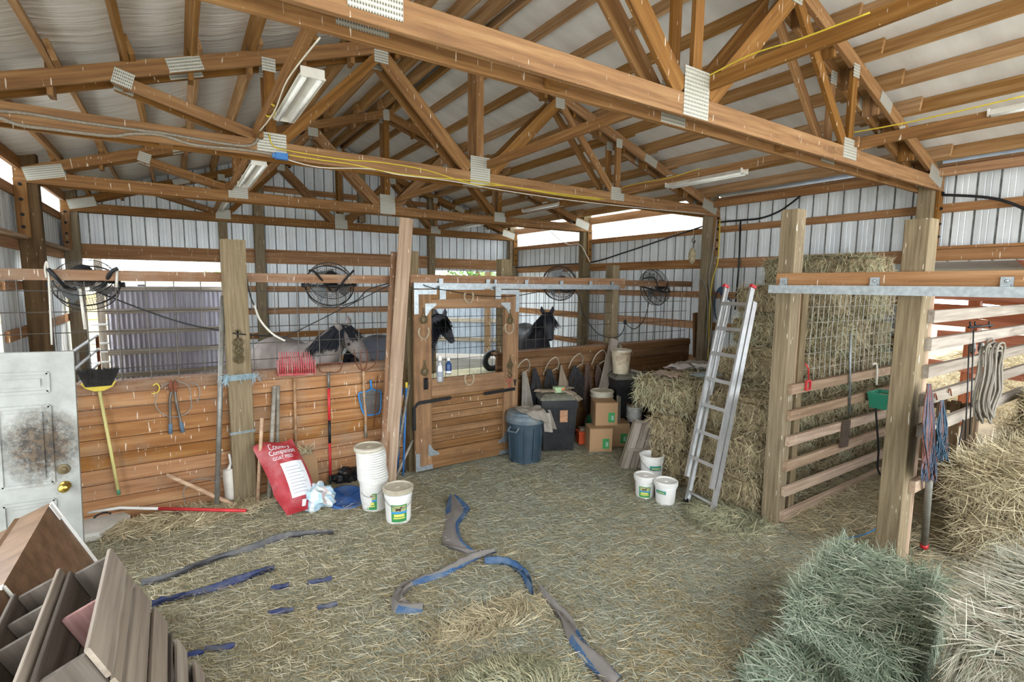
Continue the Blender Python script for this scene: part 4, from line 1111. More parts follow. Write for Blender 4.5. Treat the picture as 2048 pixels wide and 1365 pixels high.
for txt, sz, u0, v0 in (('Country', 0.072, 0.30, 0.87), ('Companion', 0.066, 0.24, 0.79), ('GOAT FEED', 0.046, 0.26, 0.715)):
    text_mesh(txt, sz, lambda x, y, u0=u0, v0=v0: bagpt(min(0.975, u0+x/bw_*0.72), v0+y/bh_, 1, 0.006), M['bagwhite'], 'bag_lettering', fb, Mbag)
text_mesh('DEER FEED', 0.045, lambda x, y: bagpt(0.24-y/bw_, 0.70-x/bh_, 1, 0.004), M['bagwhite'], 'bag_lettering', fb, Mbag) if False else None
# --- flattened carton behind the bag
cbx = tool('carton', 'torn flattened cardboard carton behind the feed bag', 'carton', PZ(622, 985))
a = PZ(618, 982); MB().prism([(-0.09, 0), (0.11, 0), (0.10, 0.36), (0.02, 0.40), (-0.05, 0.37), (-0.09, 0.40)], -0.03, 0.03).build('board', M['cardboard'], cbx, Matrix.Translation(a+Vector((0, 0.06, 0))) @ Matrix.Rotation(-0.12, 4, 'X'))
mb = MB()
for i in range(30): mb.tube([(rnd.uniform(-0.06, 0.06), 0, 0.36), (rnd.uniform(-0.09, 0.09), rnd.uniform(-0.03, 0.02), 0.36+rnd.uniform(0.02, 0.12))], 0.004, 4)
mb.build('dry_stalks', M['hay_tan'], cbx, Matrix.Translation(a+Vector((0, 0.06, 0))))
# --- crumpled plastic bag
def crumple(name, label, cat, px, py, r, mats, seed, sx=1.0, sy=1.0, sz=1.0, amp=0.35, ny=0.0):
    c = PZ(px, py); mb = MB(); n, m_ = 26, 16
    def fn(u, v):
        th = u*2*math.pi; ph = v*math.pi
        d = Vector((math.cos(th)*math.sin(ph)*sx, math.sin(th)*math.sin(ph)*sy, math.cos(ph)*sz))
        k_ = 1+amp*(noise.noise(d*2.3+Vector((seed, 0, 0)))+0.6*abs(noise.noise(d*5+Vector((0, seed, 0)))))
        p = d*r*k_; p.z = max(p.z+r*sz*0.8, 0.004); return p
    mb.grid(fn, n, m_)
    for i in range(len(mb.f)): mb.m[i] = (int(abs(noise.noise(Vector((i*0.013, seed, 0))))*10) % len(mats))
    o = mb.build(name, mats, None, Matrix.Translation((c.x, c.y, floor_z(c.x, c.y)-0.005))); return tag(o, label, cat)
crumple('plastic_bag', 'crumpled pale blue plastic feed sack beside the blue lid', 'plastic bag', 636, 1018, 0.13, [plain('pale blue film', '#a9c3d0', 0.35), plain('whitish film', '#d5dad8', 0.35), plain('torn red print film', '#b7a7a2', 0.4)], 4.0, 1.05, 0.85, 0.85, 0.55)
crumple('bin_liner', 'crumpled black bin liner against the plank wall', 'plastic bag', 698, 968, 0.11, [plain('black film', '#16161a', 0.3)], 9.0, 1.3, 0.7, 0.7, 0.6)
# --- blue lid
lc = PZ(694, 996, 0.05); lidm = MB().lathe([(0.0, 0.012), (0.035, 0.012), (0.055, 0.004), (0.155, 0.008), (0.165, 0.018), (0.18, 0.018), (0.187, 0.0), (0.189, -0.02), (0.18, -0.02), (0.175, 0.0), (0.0, 0.0)], 36, cap0=False, cap1=False)
bl_ = tool('barrel_lid', 'round blue plastic barrel lid lying tilted on the straw', 'lid', lc)
lidm.build('disc', M['bluelid'], bl_, Matrix.Translation(lc) @ Matrix.Rotation(0.25, 4, 'X'), smooth=True)
mb = MB()
for i in range(4): mb.box((0, 0, 0), (0.09, 0.014, 0.012), Matrix.Rotation(i*math.pi/2+0.5, 4, 'Z') @ Matrix.Translation((0.095, 0, 0.012)))
mb.build('ribs', M['bluelid'], bl_, Matrix.Translation(lc) @ Matrix.Rotation(0.25, 4, 'X'))

# ---------------------------------------------------------------- buckets
M['bkt'] = plain('white bucket plastic', '#dedcd6', 0.4, 0, 0.04, 5, 0, 0.45, '#a49a86', 0.25, 7)
M['bktlid'] = plain('dirty bucket lid', '#b9b09c', 0.55, 0, 0.1, 10, 0, 0.4, '#8b7d63', 0.7, 6)
M['lgreen'] = plain('label green', '#3d8a4d', 0.5); M['lolive'] = plain('label olive', '#a8ab78', 0.5); M['lblue'] = plain('label blue', '#3f8fc4', 0.5); M['lyel'] = plain('label yellow', '#d6d06a', 0.5); M['lbrown'] = plain('label brown', '#4a2f22', 0.5); M['lteal'] = plain('label teal', '#3d8578', 0.5)
LM = [M['lgreen'], M['lolive'], M['lblue'], M['lyel'], M['lbrown'], M['lteal']]
def bucket(name, label, loc, H=0.305, r0=0.108, r1=0.122, lid=True, face=None, lab='horse', group=None, handle=True, dirty=False, nest=False, lidm=None):
    t = thing(name, label, 'bucket', loc, 0, group)
    rz = lambda z: r0+(r1-r0)*z/H
    prof = [(r0*0.97, 0), (r0, 0.008), (rz(H*0.74), H*0.74), (rz(H*0.74)+0.006, H*0.745), (rz(H*0.78)+0.006, H*0.775), (rz(H*0.78), H*0.78), (rz(H*0.84), H*0.84), (rz(H*0.84)+0.007, H*0.845), (rz(H*0.88)+0.007, H*0.875), (rz(H*0.88), H*0.88), (rz(H*0.94), H*0.94), (r1+0.012, H*0.945), (r1+0.012, H*0.985), (r1, H)]
    if nest: prof = [(r0*0.97, 0), (r0, 0.008), (r1-0.004, H-0.026), (r1-0.006, H-0.020), (r1+0.012, H-0.016), (r1+0.013, H-0.003), (r1, H)]
    inner = [(r1-0.004, H), (r0-0.004, 0.012), (0.0, 0.012)]
    MB().lathe(prof+inner, 32, cap1=False).build('body', M['bkt'], t, smooth=False)
    if lid:
        MB().lathe([(r1+0.012, H-0.03), (r1+0.013, H+0.006), (r1+0.006, H+0.012), (r1-0.006, H+0.010), (r1-0.010, H+0.001), (0.02, H+0.001), (0.018, H+0.006), (0, H+0.006)], 32, cap0=False, cap1=False).build('lid', lidm or M['bktlid'], t, smooth=False)
    if handle:
        d = face if face is not None else -1.9
        side = d+1.4; a = Vector((math.cos(side), math.sin(side), 0))*(r1+0.012); n_ = Vector((math.cos(d), math.sin(d), 0))
        pts = [a*math.cos(q)+Vector((0, 0, H*0.86))+(n_*0.02+Vector((0, 0, -0.10)))*math.sin(q)+n_*(r1*1.02)*math.sin(q) for q in [i*math.pi/12 for i in range(13)]]
        MB().tube(pts, 0.0025, 5).build('bail_handle', M['steel'], t)
    if face is not None and lab:
        mb = MB()
        def pat(a0, a1, z0, z1, mi, off, nn=8): mb.grid(lambda u, v: ((rz(z0*H+(z1-z0)*H*v)+off)*math.cos(face+a0+(a1-a0)*u), (rz(z0*H+(z1-z0)*H*v)+off)*math.sin(face+a0+(a1-a0)*u), z0*H+(z1-z0)*H*v), nn, 2, mi)
        if lab == 'horse':
            pat(-0.62, 0.62, 0.08, 0.60, 0, 0.001); pat(-0.52, 0.52, 0.38, 0.57, 1, 0.002); pat(-0.62, 0.62, 0.34, 0.40, 2, 0.0025); pat(-0.4, 0.4, 0.24, 0.32, 3, 0.0025); pat(-0.46, 0.46, 0.18, 0.215, 3, 0.0025)
            pat(-0.26, 0.12, 0.435, 0.49, 4, 0.003, 4); pat(0.07, 0.16, 0.46, 0.54, 4, 0.003, 3); pat(0.12, 0.24, 0.515, 0.545, 4, 0.003, 3); [pat(q, q+0.035, 0.40, 0.44, 4, 0.003, 1) for q in (-0.25, -0.17, 0.02, 0.08)]
        else: pat(-0.55, 0.55, 0.52, 0.68, 5, 0.001); pat(-0.35, 0.4, 0.57, 0.60, 3, 0.002)
        mb.build('label', LM, t)
    return t
def face_to_cam(p, off=0.0): return math.atan2(-p.y, -p.x)+off
p = PZ(797, 1041); p.z = floor_z(p.x, p.y)-0.004
bucket('bucket', 'lidded white bucket with green horse label in front of the bucket stack', p, face=face_to_cam(p, 0.06))
ps = PZ(749, 1018); ps.z = floor_z(ps.x, ps.y)-0.004
bk0 = bucket('bucket', 'lowest white bucket of the tall nested stack, green label showing', ps, lid=False, face=face_to_cam(ps, -0.42), group='nested white buckets')
plainb = None; NB = 13; ords = ['second', 'third', 'fourth', 'fifth', 'sixth', 'seventh', 'eighth', 'ninth', 'tenth', 'eleventh', 'twelfth', 'thirteenth', 'fourteenth']
for i in range(1, NB+1):
    q = ps+Vector((-0.003*i-0.014*math.sin(i*0.5)*(i/13), 0.0, 0.0228*i))
    lab = '%s white bucket from the bottom of the nested stack' % ords[i-1]
    if i == NB: bucket('bucket', 'lidded white bucket topping the tall nested stack', q, lid=True, face=None, lab=None, group='nested white buckets', handle=False, nest=True)
    elif plainb is None: plainb = bucket('bucket', lab, q, lid=False, face=None, lab=None, group='nested white buckets', handle=False, nest=True)
    else: copy_tree(plainb, Matrix.Translation(q), lab, 'nested white buckets')
# right hand group
p = PZ(1302, 962); p.z = 0.0; p.z = floor_z(p.x, p.y)-0.004
bucket('bucket', 'open white bucket with teal label behind two small tubs', p, face=face_to_cam(p, 0.4), lid=False, lab='teal')
p = PZ(1289, 993); p.z = floor_z(p.x, p.y)-0.004
bucket('small_tub', 'small lidded white tub with green horse label near the ladder', p, 0.215, 0.088, 0.101, True, face_to_cam(p, 0.0), 'horse', handle=False, lidm=M['bkt'])
p = PZ(1330, 1006); p.z = floor_z(p.x, p.y)-0.004
bucket('small_tub', 'small plain white tub with lid nearest the ladder foot', p, 0.215, 0.090, 0.103, True, face_to_cam(p, -0.5), 'teal', handle=False, lidm=M['bkt'])

# ================================================================== DOOR HANGINGS
YD = DY-0.028
def D_(px, py): return PY(px, py, YD)
def horseshoe(px, py, s, up, label):
    c = D_(px, py); pts = []
    for i in range(13):
        a = math.radians(-125+250*i/12); pts.append(c+Vector((math.sin(a)*0.058*s, -0.004, (-math.cos(a) if up else math.cos(a))*0.075*s)))
    mb = MB()
    for i in range(len(pts)-1): mb.bar(pts[i], pts[i+1]+(pts[i+1]-pts[i])*0.15, 0.022, 0.014, (0, 1, 0))
    o = world_mb(mb, 'horseshoe', M['shoe'], None, c); return tag(o, label, 'horseshoe', 'horseshoes nailed to the stall door')
horseshoe(847, 664, 1.0, True, 'open end up horseshoe on the left stile of the stall door')
horseshoe(1018, 655, 1.0, True, 'open end up horseshoe on the right stile of the stall door')
horseshoe(937, 593, 0.95, True, 'horseshoe on the top rail of the stall door')
horseshoe(938, 757, 1.0, True, 'horseshoe in the middle rail under the door window')
def medallion(px, py, label, n=1, r=0.038):
    c = D_(px, py); mb = MB().tube([c+Vector((r*math.cos(a*math.pi/9), -0.005, r*math.sin(a*math.pi/9))) for a in range(18)], 0.008, 6, closed=True)
    mb.lathe([(r*0.62, 0), (r*0.62, 0.008), (0, 0.010)], 12, M=Matrix.Translation(c) @ Matrix.Rotation(math.pi/2, 4, 'X'))
    mb.tube([c+Vector((-r*0.55, -0.004, r*0.9)), c+Vector((0, -0.006, r*2.6)), c+Vector((r*0.55, -0.004, r*0.9))], 0.006, 5)
    mb.tube([c+Vector((0, -0.004, r*2.5)), c+Vector((0, 0.002, r*3.4))], 0.009, 6)
    if n > 1:
        for q in range(1, n): c2 = c+Vector((0, 0, -0.062*q)); mb.tube([c2+Vector((0.024*math.cos(a*math.pi/7), -0.005, 0.024*math.sin(a*math.pi/7))) for a in range(14)], 0.008, 6, closed=True)
    o = world_mb(mb, 'horse_brass', M['brass'], None, c); return tag(o, label, 'horse brass', 'horse brasses on the stall door')
medallion(847, 648-8, 'horse brass high on the left door stile above the horseshoe')
medallion(1020, 641, 'horse brass high on the right door stile above the horseshoe')
medallion(849, 744, 'horse brass low on the left door stile above the door pull')
medallion(1020, 731, 'chained horse brass with extra rings low on the right door stile', 3)
c = D_(1018, 762); mb = MB()
for sx, cx in ((-1, -0.024), (1, 0.024)):
    mb.tube([c+Vector((cx+0.014*math.cos(a*math.pi/6), -0.006, 0.014+0.02*math.sin(a*math.pi/6))) for a in range(12)], 0.004, 5, closed=True)
    mb.bar(c+Vector((cx*0.7, -0.006, -0.005)), c+Vector((-cx*0.2, -0.006, -0.09)), 0.004, 0.012, (0, 1, 0))
o = world_mb(mb, 'scissors', plain('scissors red grip', '#a8574a', 0.5), None, c); tag(o, 'red handled scissors hung on the right door stile', 'scissors')
mb = MB(); c = D_(1029, 764)
mb.tube(catmull([c+Vector((-0.012, -0.008, 0.03)), c+Vector((0, -0.008, -0.02)), c+Vector((0.0, -0.008, -0.05))], 3), 0.006, 5).tube(catmull([c+Vector((0.018, -0.008, 0.03)), c+Vector((0.006, -0.008, -0.02)), c+Vector((0.006, -0.008, -0.05))], 3), 0.006, 5)
o = world_mb(mb, 'pliers', M['blackiron'], None, c); tag(o, 'black pliers hung beside the scissors on the door', 'pliers')
# bottles on the window ledge
def bottle(px, py, H, r, mat, capm, label):
    c = PY(px, py, DY-0.015-r*0.3); t = thing('spray_bottle', label, 'bottle', c)
    MB().lathe([(r*0.96, 0), (r, 0.01), (r, H*0.55), (r*0.8, H*0.64), (r*0.45, H*0.72), (r*0.42, H*0.80)], 18).build('body', mat, t, smooth=True)
    MB().lathe([(r*0.55, H*0.80), (r*0.55, H*0.97), (r*0.45, H)], 14).build('cap', capm, t)
    return t
b = bottle(880, 764, 0.30, 0.040, plain('silver can', '#b8bcbf', 0.3, 0.6), M['white'], 'silver aerosol bottle at the left of the door window ledge')
MB().lathe([(0.0405, 0.06), (0.0405, 0.12)], 18, cap0=False, cap1=False).build('label', M['ink'], b)
b = bottle(897, 748, 0.185, 0.034, plain('dark blue bottle', '#22406f', 0.3), M['white'], 'dark blue bottle with white cap on the door window ledge')
MB().lathe([(0.0345, 0.01), (0.0345, 0.035)], 18, cap0=False, cap1=False).build('label', M['bagwhite'], b)

# ================================================================== RIGHT HAND CLUTTER
YW2 = 5.31
def Wr(px, py): return PY(px, py, YW2)
M['lead'] = plain('dark rope halter', '#2b2a2c', 0.8, 0, 0.3, 30, 0.5); M['leadbrown'] = plain('brown leather tack', '#4e3a30', 0.7, 0, 0.3, 20, 0.4)
M['canvas'] = plain('grey canvas', '#8f877c', 0.9, 0, 0.12, 14, 0.4); M['canvastan'] = plain('tan canvas', '#8c7d69', 0.9, 0, 0.12, 14, 0.4)
M['hookm'] = plain('galvanised hook', '#b0a493', 0.5, 0.4)
for i, (hx, hy) in enumerate(((1045, 742), (1103, 738), (1151, 731), (1197, 724))):
    a = Wr(hx-14, hy+6); b_ = Wr(hx+12, hy+2); tp = Wr(hx-1, hy-25)
    rod('tack_hook', catmull([a, Wr(hx-11, hy-14)+Vector((0, -0.06, 0)), tp+Vector((0, -0.10, 0)), Wr(hx+9, hy-14)+Vector((0, -0.06, 0)), b_], 6), 0.008, M['hookm'], ['first', 'second', 'third', 'fourth'][i]+' bowed tack hook from the stall door on the brown planks', 'hook', group='bowed tack hooks')
    rod('tack_peg', [Wr(hx-4, hy+8), Wr(hx+3, hy-4)+Vector((0, -0.09, 0))], 0.006, M['hookm'], 'short wire peg under the '+['first', 'second', 'third', 'fourth'][i]+' tack hook', 'hook', group='wire pegs')
def strands(name, label, cat, px, py0, py1, w, mat, n, seed, r=0.007):
    rg = random.Random(seed); mb = MB(); c = Wr(px, py0)
    for i in range(n):
        x = px+rg.uniform(-w, w); top = Wr(px+rg.uniform(-w*0.3, w*0.3), py0)+Vector((0, -0.03, 0)); bot = Wr(x, py1+rg.uniform(-12, 6))+Vector((0, -rg.uniform(0.02, 0.08), 0))
        mid = Wr(x+rg.uniform(-w*0.5, w*0.5), (py0+py1)/2)+Vector((0, -rg.uniform(0.03, 0.08), 0))
        if i % 3 == 0:
            b2 = Wr(x+rg.uniform(-w, w)*0.8, py1)+Vector((0, -0.05, 0)); mb.tube(catmull([top, mid, bot, b2, Wr(2*px-x, (py0+py1)/2)+Vector((0, -0.06, 0)), top+Vector((0.01, 0, 0))], 4), r, 5)
        else: mb.tube(catmull([top, mid, bot], 4), r, 5)
    o = world_mb(mb, name, mat, None, c); return tag(o, label, cat)
def cloth(name, label, cat, pts_top, pts_bot, mat, depth=0.05, seed=1, fold=5):
    a, b_ = Wr(*pts_top[0]), Wr(*pts_top[1]); c, d = Wr(*pts_bot[0]), Wr(*pts_bot[1])
    def fn(u, v):
        p = a.lerp(b_, u).lerp(c.lerp(d, u), v)
        return p+Vector((0, -0.02-depth*(0.5+0.5*math.sin(u*fold*math.pi+seed+v))*(0.3+0.7*v)-0.02*v, 0.01*noise.noise(Vector((u*4, v*4, seed)))))
    def back(u, v): p = fn(u, v); return p+Vector((0, 0.012, 0))
    mb = MB().grid(fn, 16, 12).grid(back, 16, 12)
    o = world_mb(mb, name, mat, None, a.lerp(b_, 0.5), True); return tag(o, label, cat)
cloth('grey_breeching', 'grey canvas pad hanging below the first tack hook', 'pad', ((1042, 742), (1050, 742)), ((1034, 818), (1066, 815)), M['canvas'], 0.06, 1)
strands('black_halter', 'black rope halter hanging right of the grey canvas pad', 'halter', 1066, 737, 815, 9, M['lead'], 12, 2, 0.009)
strands('black_bridle', 'black bridle bundle on the second tack hook', 'bridle', 1096, 738, 800, 13, M['lead'], 14, 3)
cloth('tan_blanket', 'tan girth pad hanging in a point right of the second hook', 'pad', ((1118, 730), (1121, 730)), ((1106, 800), (1142, 792)), M['canvastan'], 0.05, 2)
strands('leather_bridle', 'dark leather bridle with bits on the third tack hook', 'bridle', 1148, 732, 795, 13, M['lead'], 16, 4)
strands('brown_reins', 'brown leather reins hanging right of the third hook', 'reins', 1170, 728, 815, 9, M['leadbrown'], 12, 5)
strands('short_bridle', 'narrow brown bridle on the fourth tack hook', 'bridle', 1193, 728, 785, 7, M['leadbrown'], 10, 6)
# leaning grey board and post scraps
a = Vector((Wr(1214, 765).x, 5.18, 0.0)); t = Wr(1226, 683)
d = (Wr(1210, 760)-t); a = t+d*3.4; a.y = 5.02; a.z = max(a.z, 0.0)
o = beam('metal_board', Vector((PY(1180, 860, 5.0).x, 4.98, 0.0)), PY(1229, 680, 5.26), 0.05, 0.13, M['greypale'], None, up=(1, 0, 0)); tag(o, 'pale grey board leaning on the stall post behind the bins', 'board')
o = beam('thin_slat', PZ(1236, 850, 0.3)+Vector((0, 0, 0)), PY(1240, 690, 5.28), 0.02, 0.06, M['grey'], None, up=(1, 0, 0)); o['label'] = 'narrow grey slat leaning right of the pale grey board'; o['category'] = 'slat'
# --- round trash can
M['can'] = plain('blue grey can plastic', '#2f414d', 0.55, 0, 0.12, 6, 0, 0.4, '#55595c', 0.4, 4); M['canlid'] = plain('dusty can lid', '#56646c', 0.6, 0, 0.1, 8, 0, 0.4, '#8f8b80', 0.6, 5)
M['darkbin'] = plain('black bin plastic', '#191b1e', 0.5, 0, 0.2, 5, 0, 0.4, '#47443e', 0.45, 4); M['binlid'] = plain('dusty bin lid', '#5b5a50', 0.7, 0, 0.15, 8, 0, 0.3, '#8a8470', 0.6, 5)
p = PZ(1068, 930); p.y += 0.0
cn = thing('trash_can', 'round blue grey trash can with a cloth on its lid', 'trash can', (p.x, p.y+0.19, 0))
Hc = PY(1068, 845, p.y).z
MB().lathe([(0.185, 0), (0.19, 0.01), (0.205, Hc*0.5), (0.225, Hc*0.93), (0.235, Hc*0.94), (0.235, Hc)], 32).build('body', M['can'], cn, smooth=False)
MB().lathe([(0.240, Hc-0.02), (0.245, Hc+0.02), (0.236, Hc+0.045), (0.234, Hc+0.065), (0.22, Hc+0.075), (0.215, Hc+0.10), (0.14, Hc+0.115), (0, Hc+0.125)], 32, cap0=False, cap1=False).build('lid', M['canlid'], cn)
for s in (0.35, 0.35+math.pi):
    a = Vector((math.cos(s), math.sin(s), 0)); n_ = Vector((-a.y, a.x, 0))
    MB().tube([a*0.22+n_*0.06+Vector((0, 0, Hc*0.88)), a*0.27+n_*0.06+Vector((0, 0, Hc*0.80)), a*0.27-n_*0.06+Vector((0, 0, Hc*0.80)), a*0.22-n_*0.06+Vector((0, 0, Hc*0.88))], 0.012, 6).build('handle', M['canlid'], cn)
for i in range(5):
    a = face_to_cam(Vector((p.x, p.y, 0)))+(-1.0+0.5*i); MB().bar((0.206*math.cos(a), 0.206*math.sin(a), 0.06), (0.226*math.cos(a), 0.226*math.sin(a), Hc*0.85), 0.012, 0.02, (math.cos(a), math.sin(a), 0)).build('rib', M['can'], cn)
def drape(name, label, c, rx, ry, z, hang, mat, seed, rz=0.0, cat='cloth', base=None):
    def fn(u, v):
        th = u*2*math.pi; r = v; x, y = r*math.cos(th), r*math.sin(th)
        lim = 0.62+0.16*noise.noise(Vector((math.cos(th)*1.5, math.sin(th)*1.5, seed)))
        over = max(0, r-lim); zz = z+0.014+0.022*noise.noise(Vector((x*3, y*3, seed)))+0.012*abs(noise.noise(Vector((x*7, y*7, seed))))-hang*over/(1-lim+0.001)*(0.5+0.5*math.sin(th*1.0+seed))
        q = 1.0 if over <= 0 else (1.0+0.05*math.sin(th*5))
        return Vector((x*rx*q, y*ry*q, zz))
    mb = MB().grid(fn, 40, 16); o = mb.build(name, mat, None, Matrix.Translation(c) @ Matrix.Rotation(rz, 4, 'Z'), True); return tag(o, label, cat)
drape('rag', 'grey cloth draped over the lid of the round trash can', Vector((p.x+0.06, p.y+0.13, Hc+0.118)), 0.20, 0.24, 0.0, 0.16, M['canvas'], 2.0)
cloth_ = MB().grid(lambda u, v: Vector((p.x+0.09+0.13*u+0.03*v, p.y-0.02+0.05*math.sin(u*9+v)-0.05*v-0.01, Hc+0.09-0.22*v+0.03*u)), 8, 8)
o = world_mb(cloth_, 'glove', M['canvas'], None, (p.x+0.15, p.y, Hc), True); tag(o, 'grey work glove hanging off the trash can rim', 'glove')
# --- square black wheeled bins
def wheelie(loc, rz, w, d, h, label):
    t = thing('garbage_bin', label, 'garbage bin', loc, rz); mb = MB()
    def ring(z, s): return [(-w/2*s, -d/2*s, z), (w/2*s, -d/2*s, z), (w/2*s, d/2*s, z), (-w/2*s, d/2*s, z)]
    for z, s in ((0, 0.84), (h*0.86, 0.98), (h*0.86, 1.03), (h, 1.03)): mb.v += ring(z, s)
    for k_ in range(3):
        for i in range(4): mb.f.append((k_*4+i, k_*4+(i+1) % 4, k_*4+4+(i+1) % 4, k_*4+4+i)); mb.m.append(0)
    mb.f += [(3, 2, 1, 0), (12, 13, 14, 15)]; mb.m += [0, 0]
    mb.build('body', M['darkbin'], t)
    lm = MB()
    for z, s in ((h+0.002, 1.10), (h+0.035, 1.10), (h+0.05, 1.02), (h+0.075, 0.80)): lm.v += ring(z, s)
    for k_ in range(3):
        for i in range(4): lm.f.append((k_*4+i, k_*4+(i+1) % 4, k_*4+4+(i+1) % 4, k_*4+4+i)); lm.m.append(0)
    lm.f += [(3, 2, 1, 0), (12, 13, 14, 15)]; lm.m += [0, 0]
    lm.build('lid', M['binlid'], t)
    for sx in (-0.30, 0, 0.30): MB().box((sx*w, -d/2*0.96, h*0.62), (0.025, 0.02, h*0.4), Matrix.Rotation(-0.03, 4, 'X')).build('rib', M['darkbin'], t)
    MB().bar((-w*0.3, d/2+0.07, h*0.95), (w*0.3, d/2+0.07, h*0.95), 0.03, 0.03).build('handle', M['darkbin'], t)
    for s in (-1, 1): MB().lathe([(0.09, -0.02), (0.09, 0.02)], 16, M=Matrix.Translation((s*(w*0.42+0.03), d/2*0.8, 0.09)) @ Matrix.Rotation(math.pi/2, 4, 'Y')).build('wheel', M['black'], t)
    return t
p = PZ(1108, 912); bh = PY(1120, 800, p.y).z
wb = wheelie((p.x+0.20, p.y+0.24, 0), math.radians(-24), 0.46, 0.44, bh-0.02, 'tall black garbage bin with dusty lid right of the round can')
MB().box((0.05, -0.222, bh*0.68), (0.10, 0.012, 0.15)).build('sticker', plain('orange paper sticker', '#b98a68', 0.7, 0, 0.3, 40), wb)
p2 = PZ(1235, 880); bh2 = PY(1250, 757, 4.75).z
wb2 = wheelie((PY(1255, 800, 4.95).x, 4.98, 0), math.radians(-22), 0.48, 0.44, bh2-0.04, 'second black garbage bin half behind the hay with a rusty pail on it')
MB().box((0.14, -0.226, bh2*0.72), (0.06, 0.012, 0.10)).build('sticker', plain('red paper sticker', '#a2575a', 0.7), wb2)
M['rustpail'] = plain('rust stained pail', '#b9ac93', 0.6, 0, 0.15, 12, 0, 0.4, '#6a4a2c', 0.9, 5)
rp = thing('rusty_pail', 'rust stained white pail with lid standing on the second black bin', 'pail', (PY(1243, 760, 4.9).x, 4.92, bh2+0.037))
MB().lathe([(0.105, 0), (0.125, 0.24), (0.133, 0.245), (0.133, 0.26), (0.125, 0.265), (0.128, 0.29), (0.134, 0.292), (0.134, 0.31)], 28).build('body', M['rustpail'], rp)
MB().lathe([(0.138, 0.30), (0.138, 0.325), (0.12, 0.33), (0.118, 0.322), (0, 0.322)], 28, cap0=False, cap1=False).build('lid', M['bktlid'], rp)
o = beam('lath', PY(1262, 752, 4.85), PY(1282, 757, 4.82), 0.02, 0.03, M['greypale'], None); o.location.z = bh2+0.055; tag(o, 'short grey lath lying on the second black bin', 'lath')
# stuff on the first bin
ztop = bh-0.02+0.076; bx, by = p.x+0.20, p.y+0.24
cb = thing('carton_small', 'small green and orange carton on the first black bin', 'carton', (bx-0.02, by-0.08, ztop), math.radians(-15))
MB().box((0, 0, 0.035), (0.13, 0.08, 0.07)).build('box', plain('pale green carton', '#9db48a', 0.6, 0, 0.2, 20), cb); MB().box((0.045, -0.0405, 0.035), (0.04, 0.002, 0.05)).build('print', plain('orange print', '#c77b45', 0.6), cb)
def glove(x, y, z, rz, label, hang=0.0):
    t = thing('work_glove', label, 'glove', (x, y, z), rz)
    mb = MB().grid(lambda u, v: Vector((-0.1+0.2*u, (0.045+0.01*math.sin(u*5))*math.cos(v*2*math.pi), 0.018+0.017*math.sin(v*2*math.pi)+0.01*noise.noise(Vector((u*4, v*4, x)))-hang*max(0, u-0.4)**1.3)), 10, 12); mb.build('palm', M['canvastan'], t, smooth=True)
    for i in range(4):
        y0 = -0.034+0.023*i; MB().tube([(0.09, y0, 0.018-hang*0.5), (0.14, y0*1.3, 0.02-hang*0.72), (0.17+0.01*(i % 2), y0*1.4, 0.012-hang)], [0.014, 0.012, 0.009], 7).build('finger', M['canvastan'], t, smooth=True)
    MB().tube([(0.0, 0.04, 0.02-hang*0.05), (0.05, 0.075, 0.02-hang*0.3), (0.085, 0.085, 0.015-hang*0.45)], [0.014, 0.013, 0.009], 7).build('thumb', M['canvastan'], t, smooth=True)
    return t
glove(bx-0.14, by-0.02, ztop, 2.4, 'tan work glove left of the small carton on the bin'); glove(bx+0.10, by-0.02, ztop, 0.2, 'tan work glove lying right of the small carton on the bin'); glove(bx+0.06, by-0.17, ztop, -1.15, 'tan work glove drooping over the front edge of the black bin', 0.09)
# --- cartons
def carton(loc, rz, w, d, h, label, lab=True):
    t = thing('carton', label, 'carton', loc, rz)
    MB().box((0, 0, h/2), (w, d, h)).build('box', M['cardboard'], t)
    MB().box((0, -d*0.25, h+0.001), (w, 0.002, 0.002)).build('flap_seam', M['inkdark'], t)
    for s in (-1, 1): MB().box((0, s*d/4, h+0.003), (w*0.99, d/2*0.97, 0.004), Matrix.Rotation(s*0.02, 4, 'X')).build('flap', M['cardboard'], t)
    if lab:
        MB().box((w*0.22, -d/2-0.001, h*0.36), (0.085, 0.003, 0.13)).build('green_label', M['lgreen'], t); MB().box((w*0.22+0.014, -d/2-0.0025, h*0.34), (0.032, 0.003, 0.06)).build('label_picture', plain('label picture', '#8fb3a0', 0.5), t)
    return t
pb_ = PZ(1211, 908); c1 = carton((pb_.x+0.02, pb_.y+0.16, 0.015), math.radians(-28), 0.29, 0.26, 0.30, 'left carton of the lower pair with green label')
pb2 = PZ(1247, 900); c2 = carton((pb2.x+0.06, pb2.y+0.20, 0.015), math.radians(-28), 0.28, 0.26, 0.31, 'right carton of the lower pair partly behind the slat crate')
pc_ = PZ(1222, 853, 0.325); carton((pc_.x+0.03, pc_.y+0.17, 0.325), math.radians(-28), 0.29, 0.27, 0.295, 'upper cardboard carton standing on the lower pair')
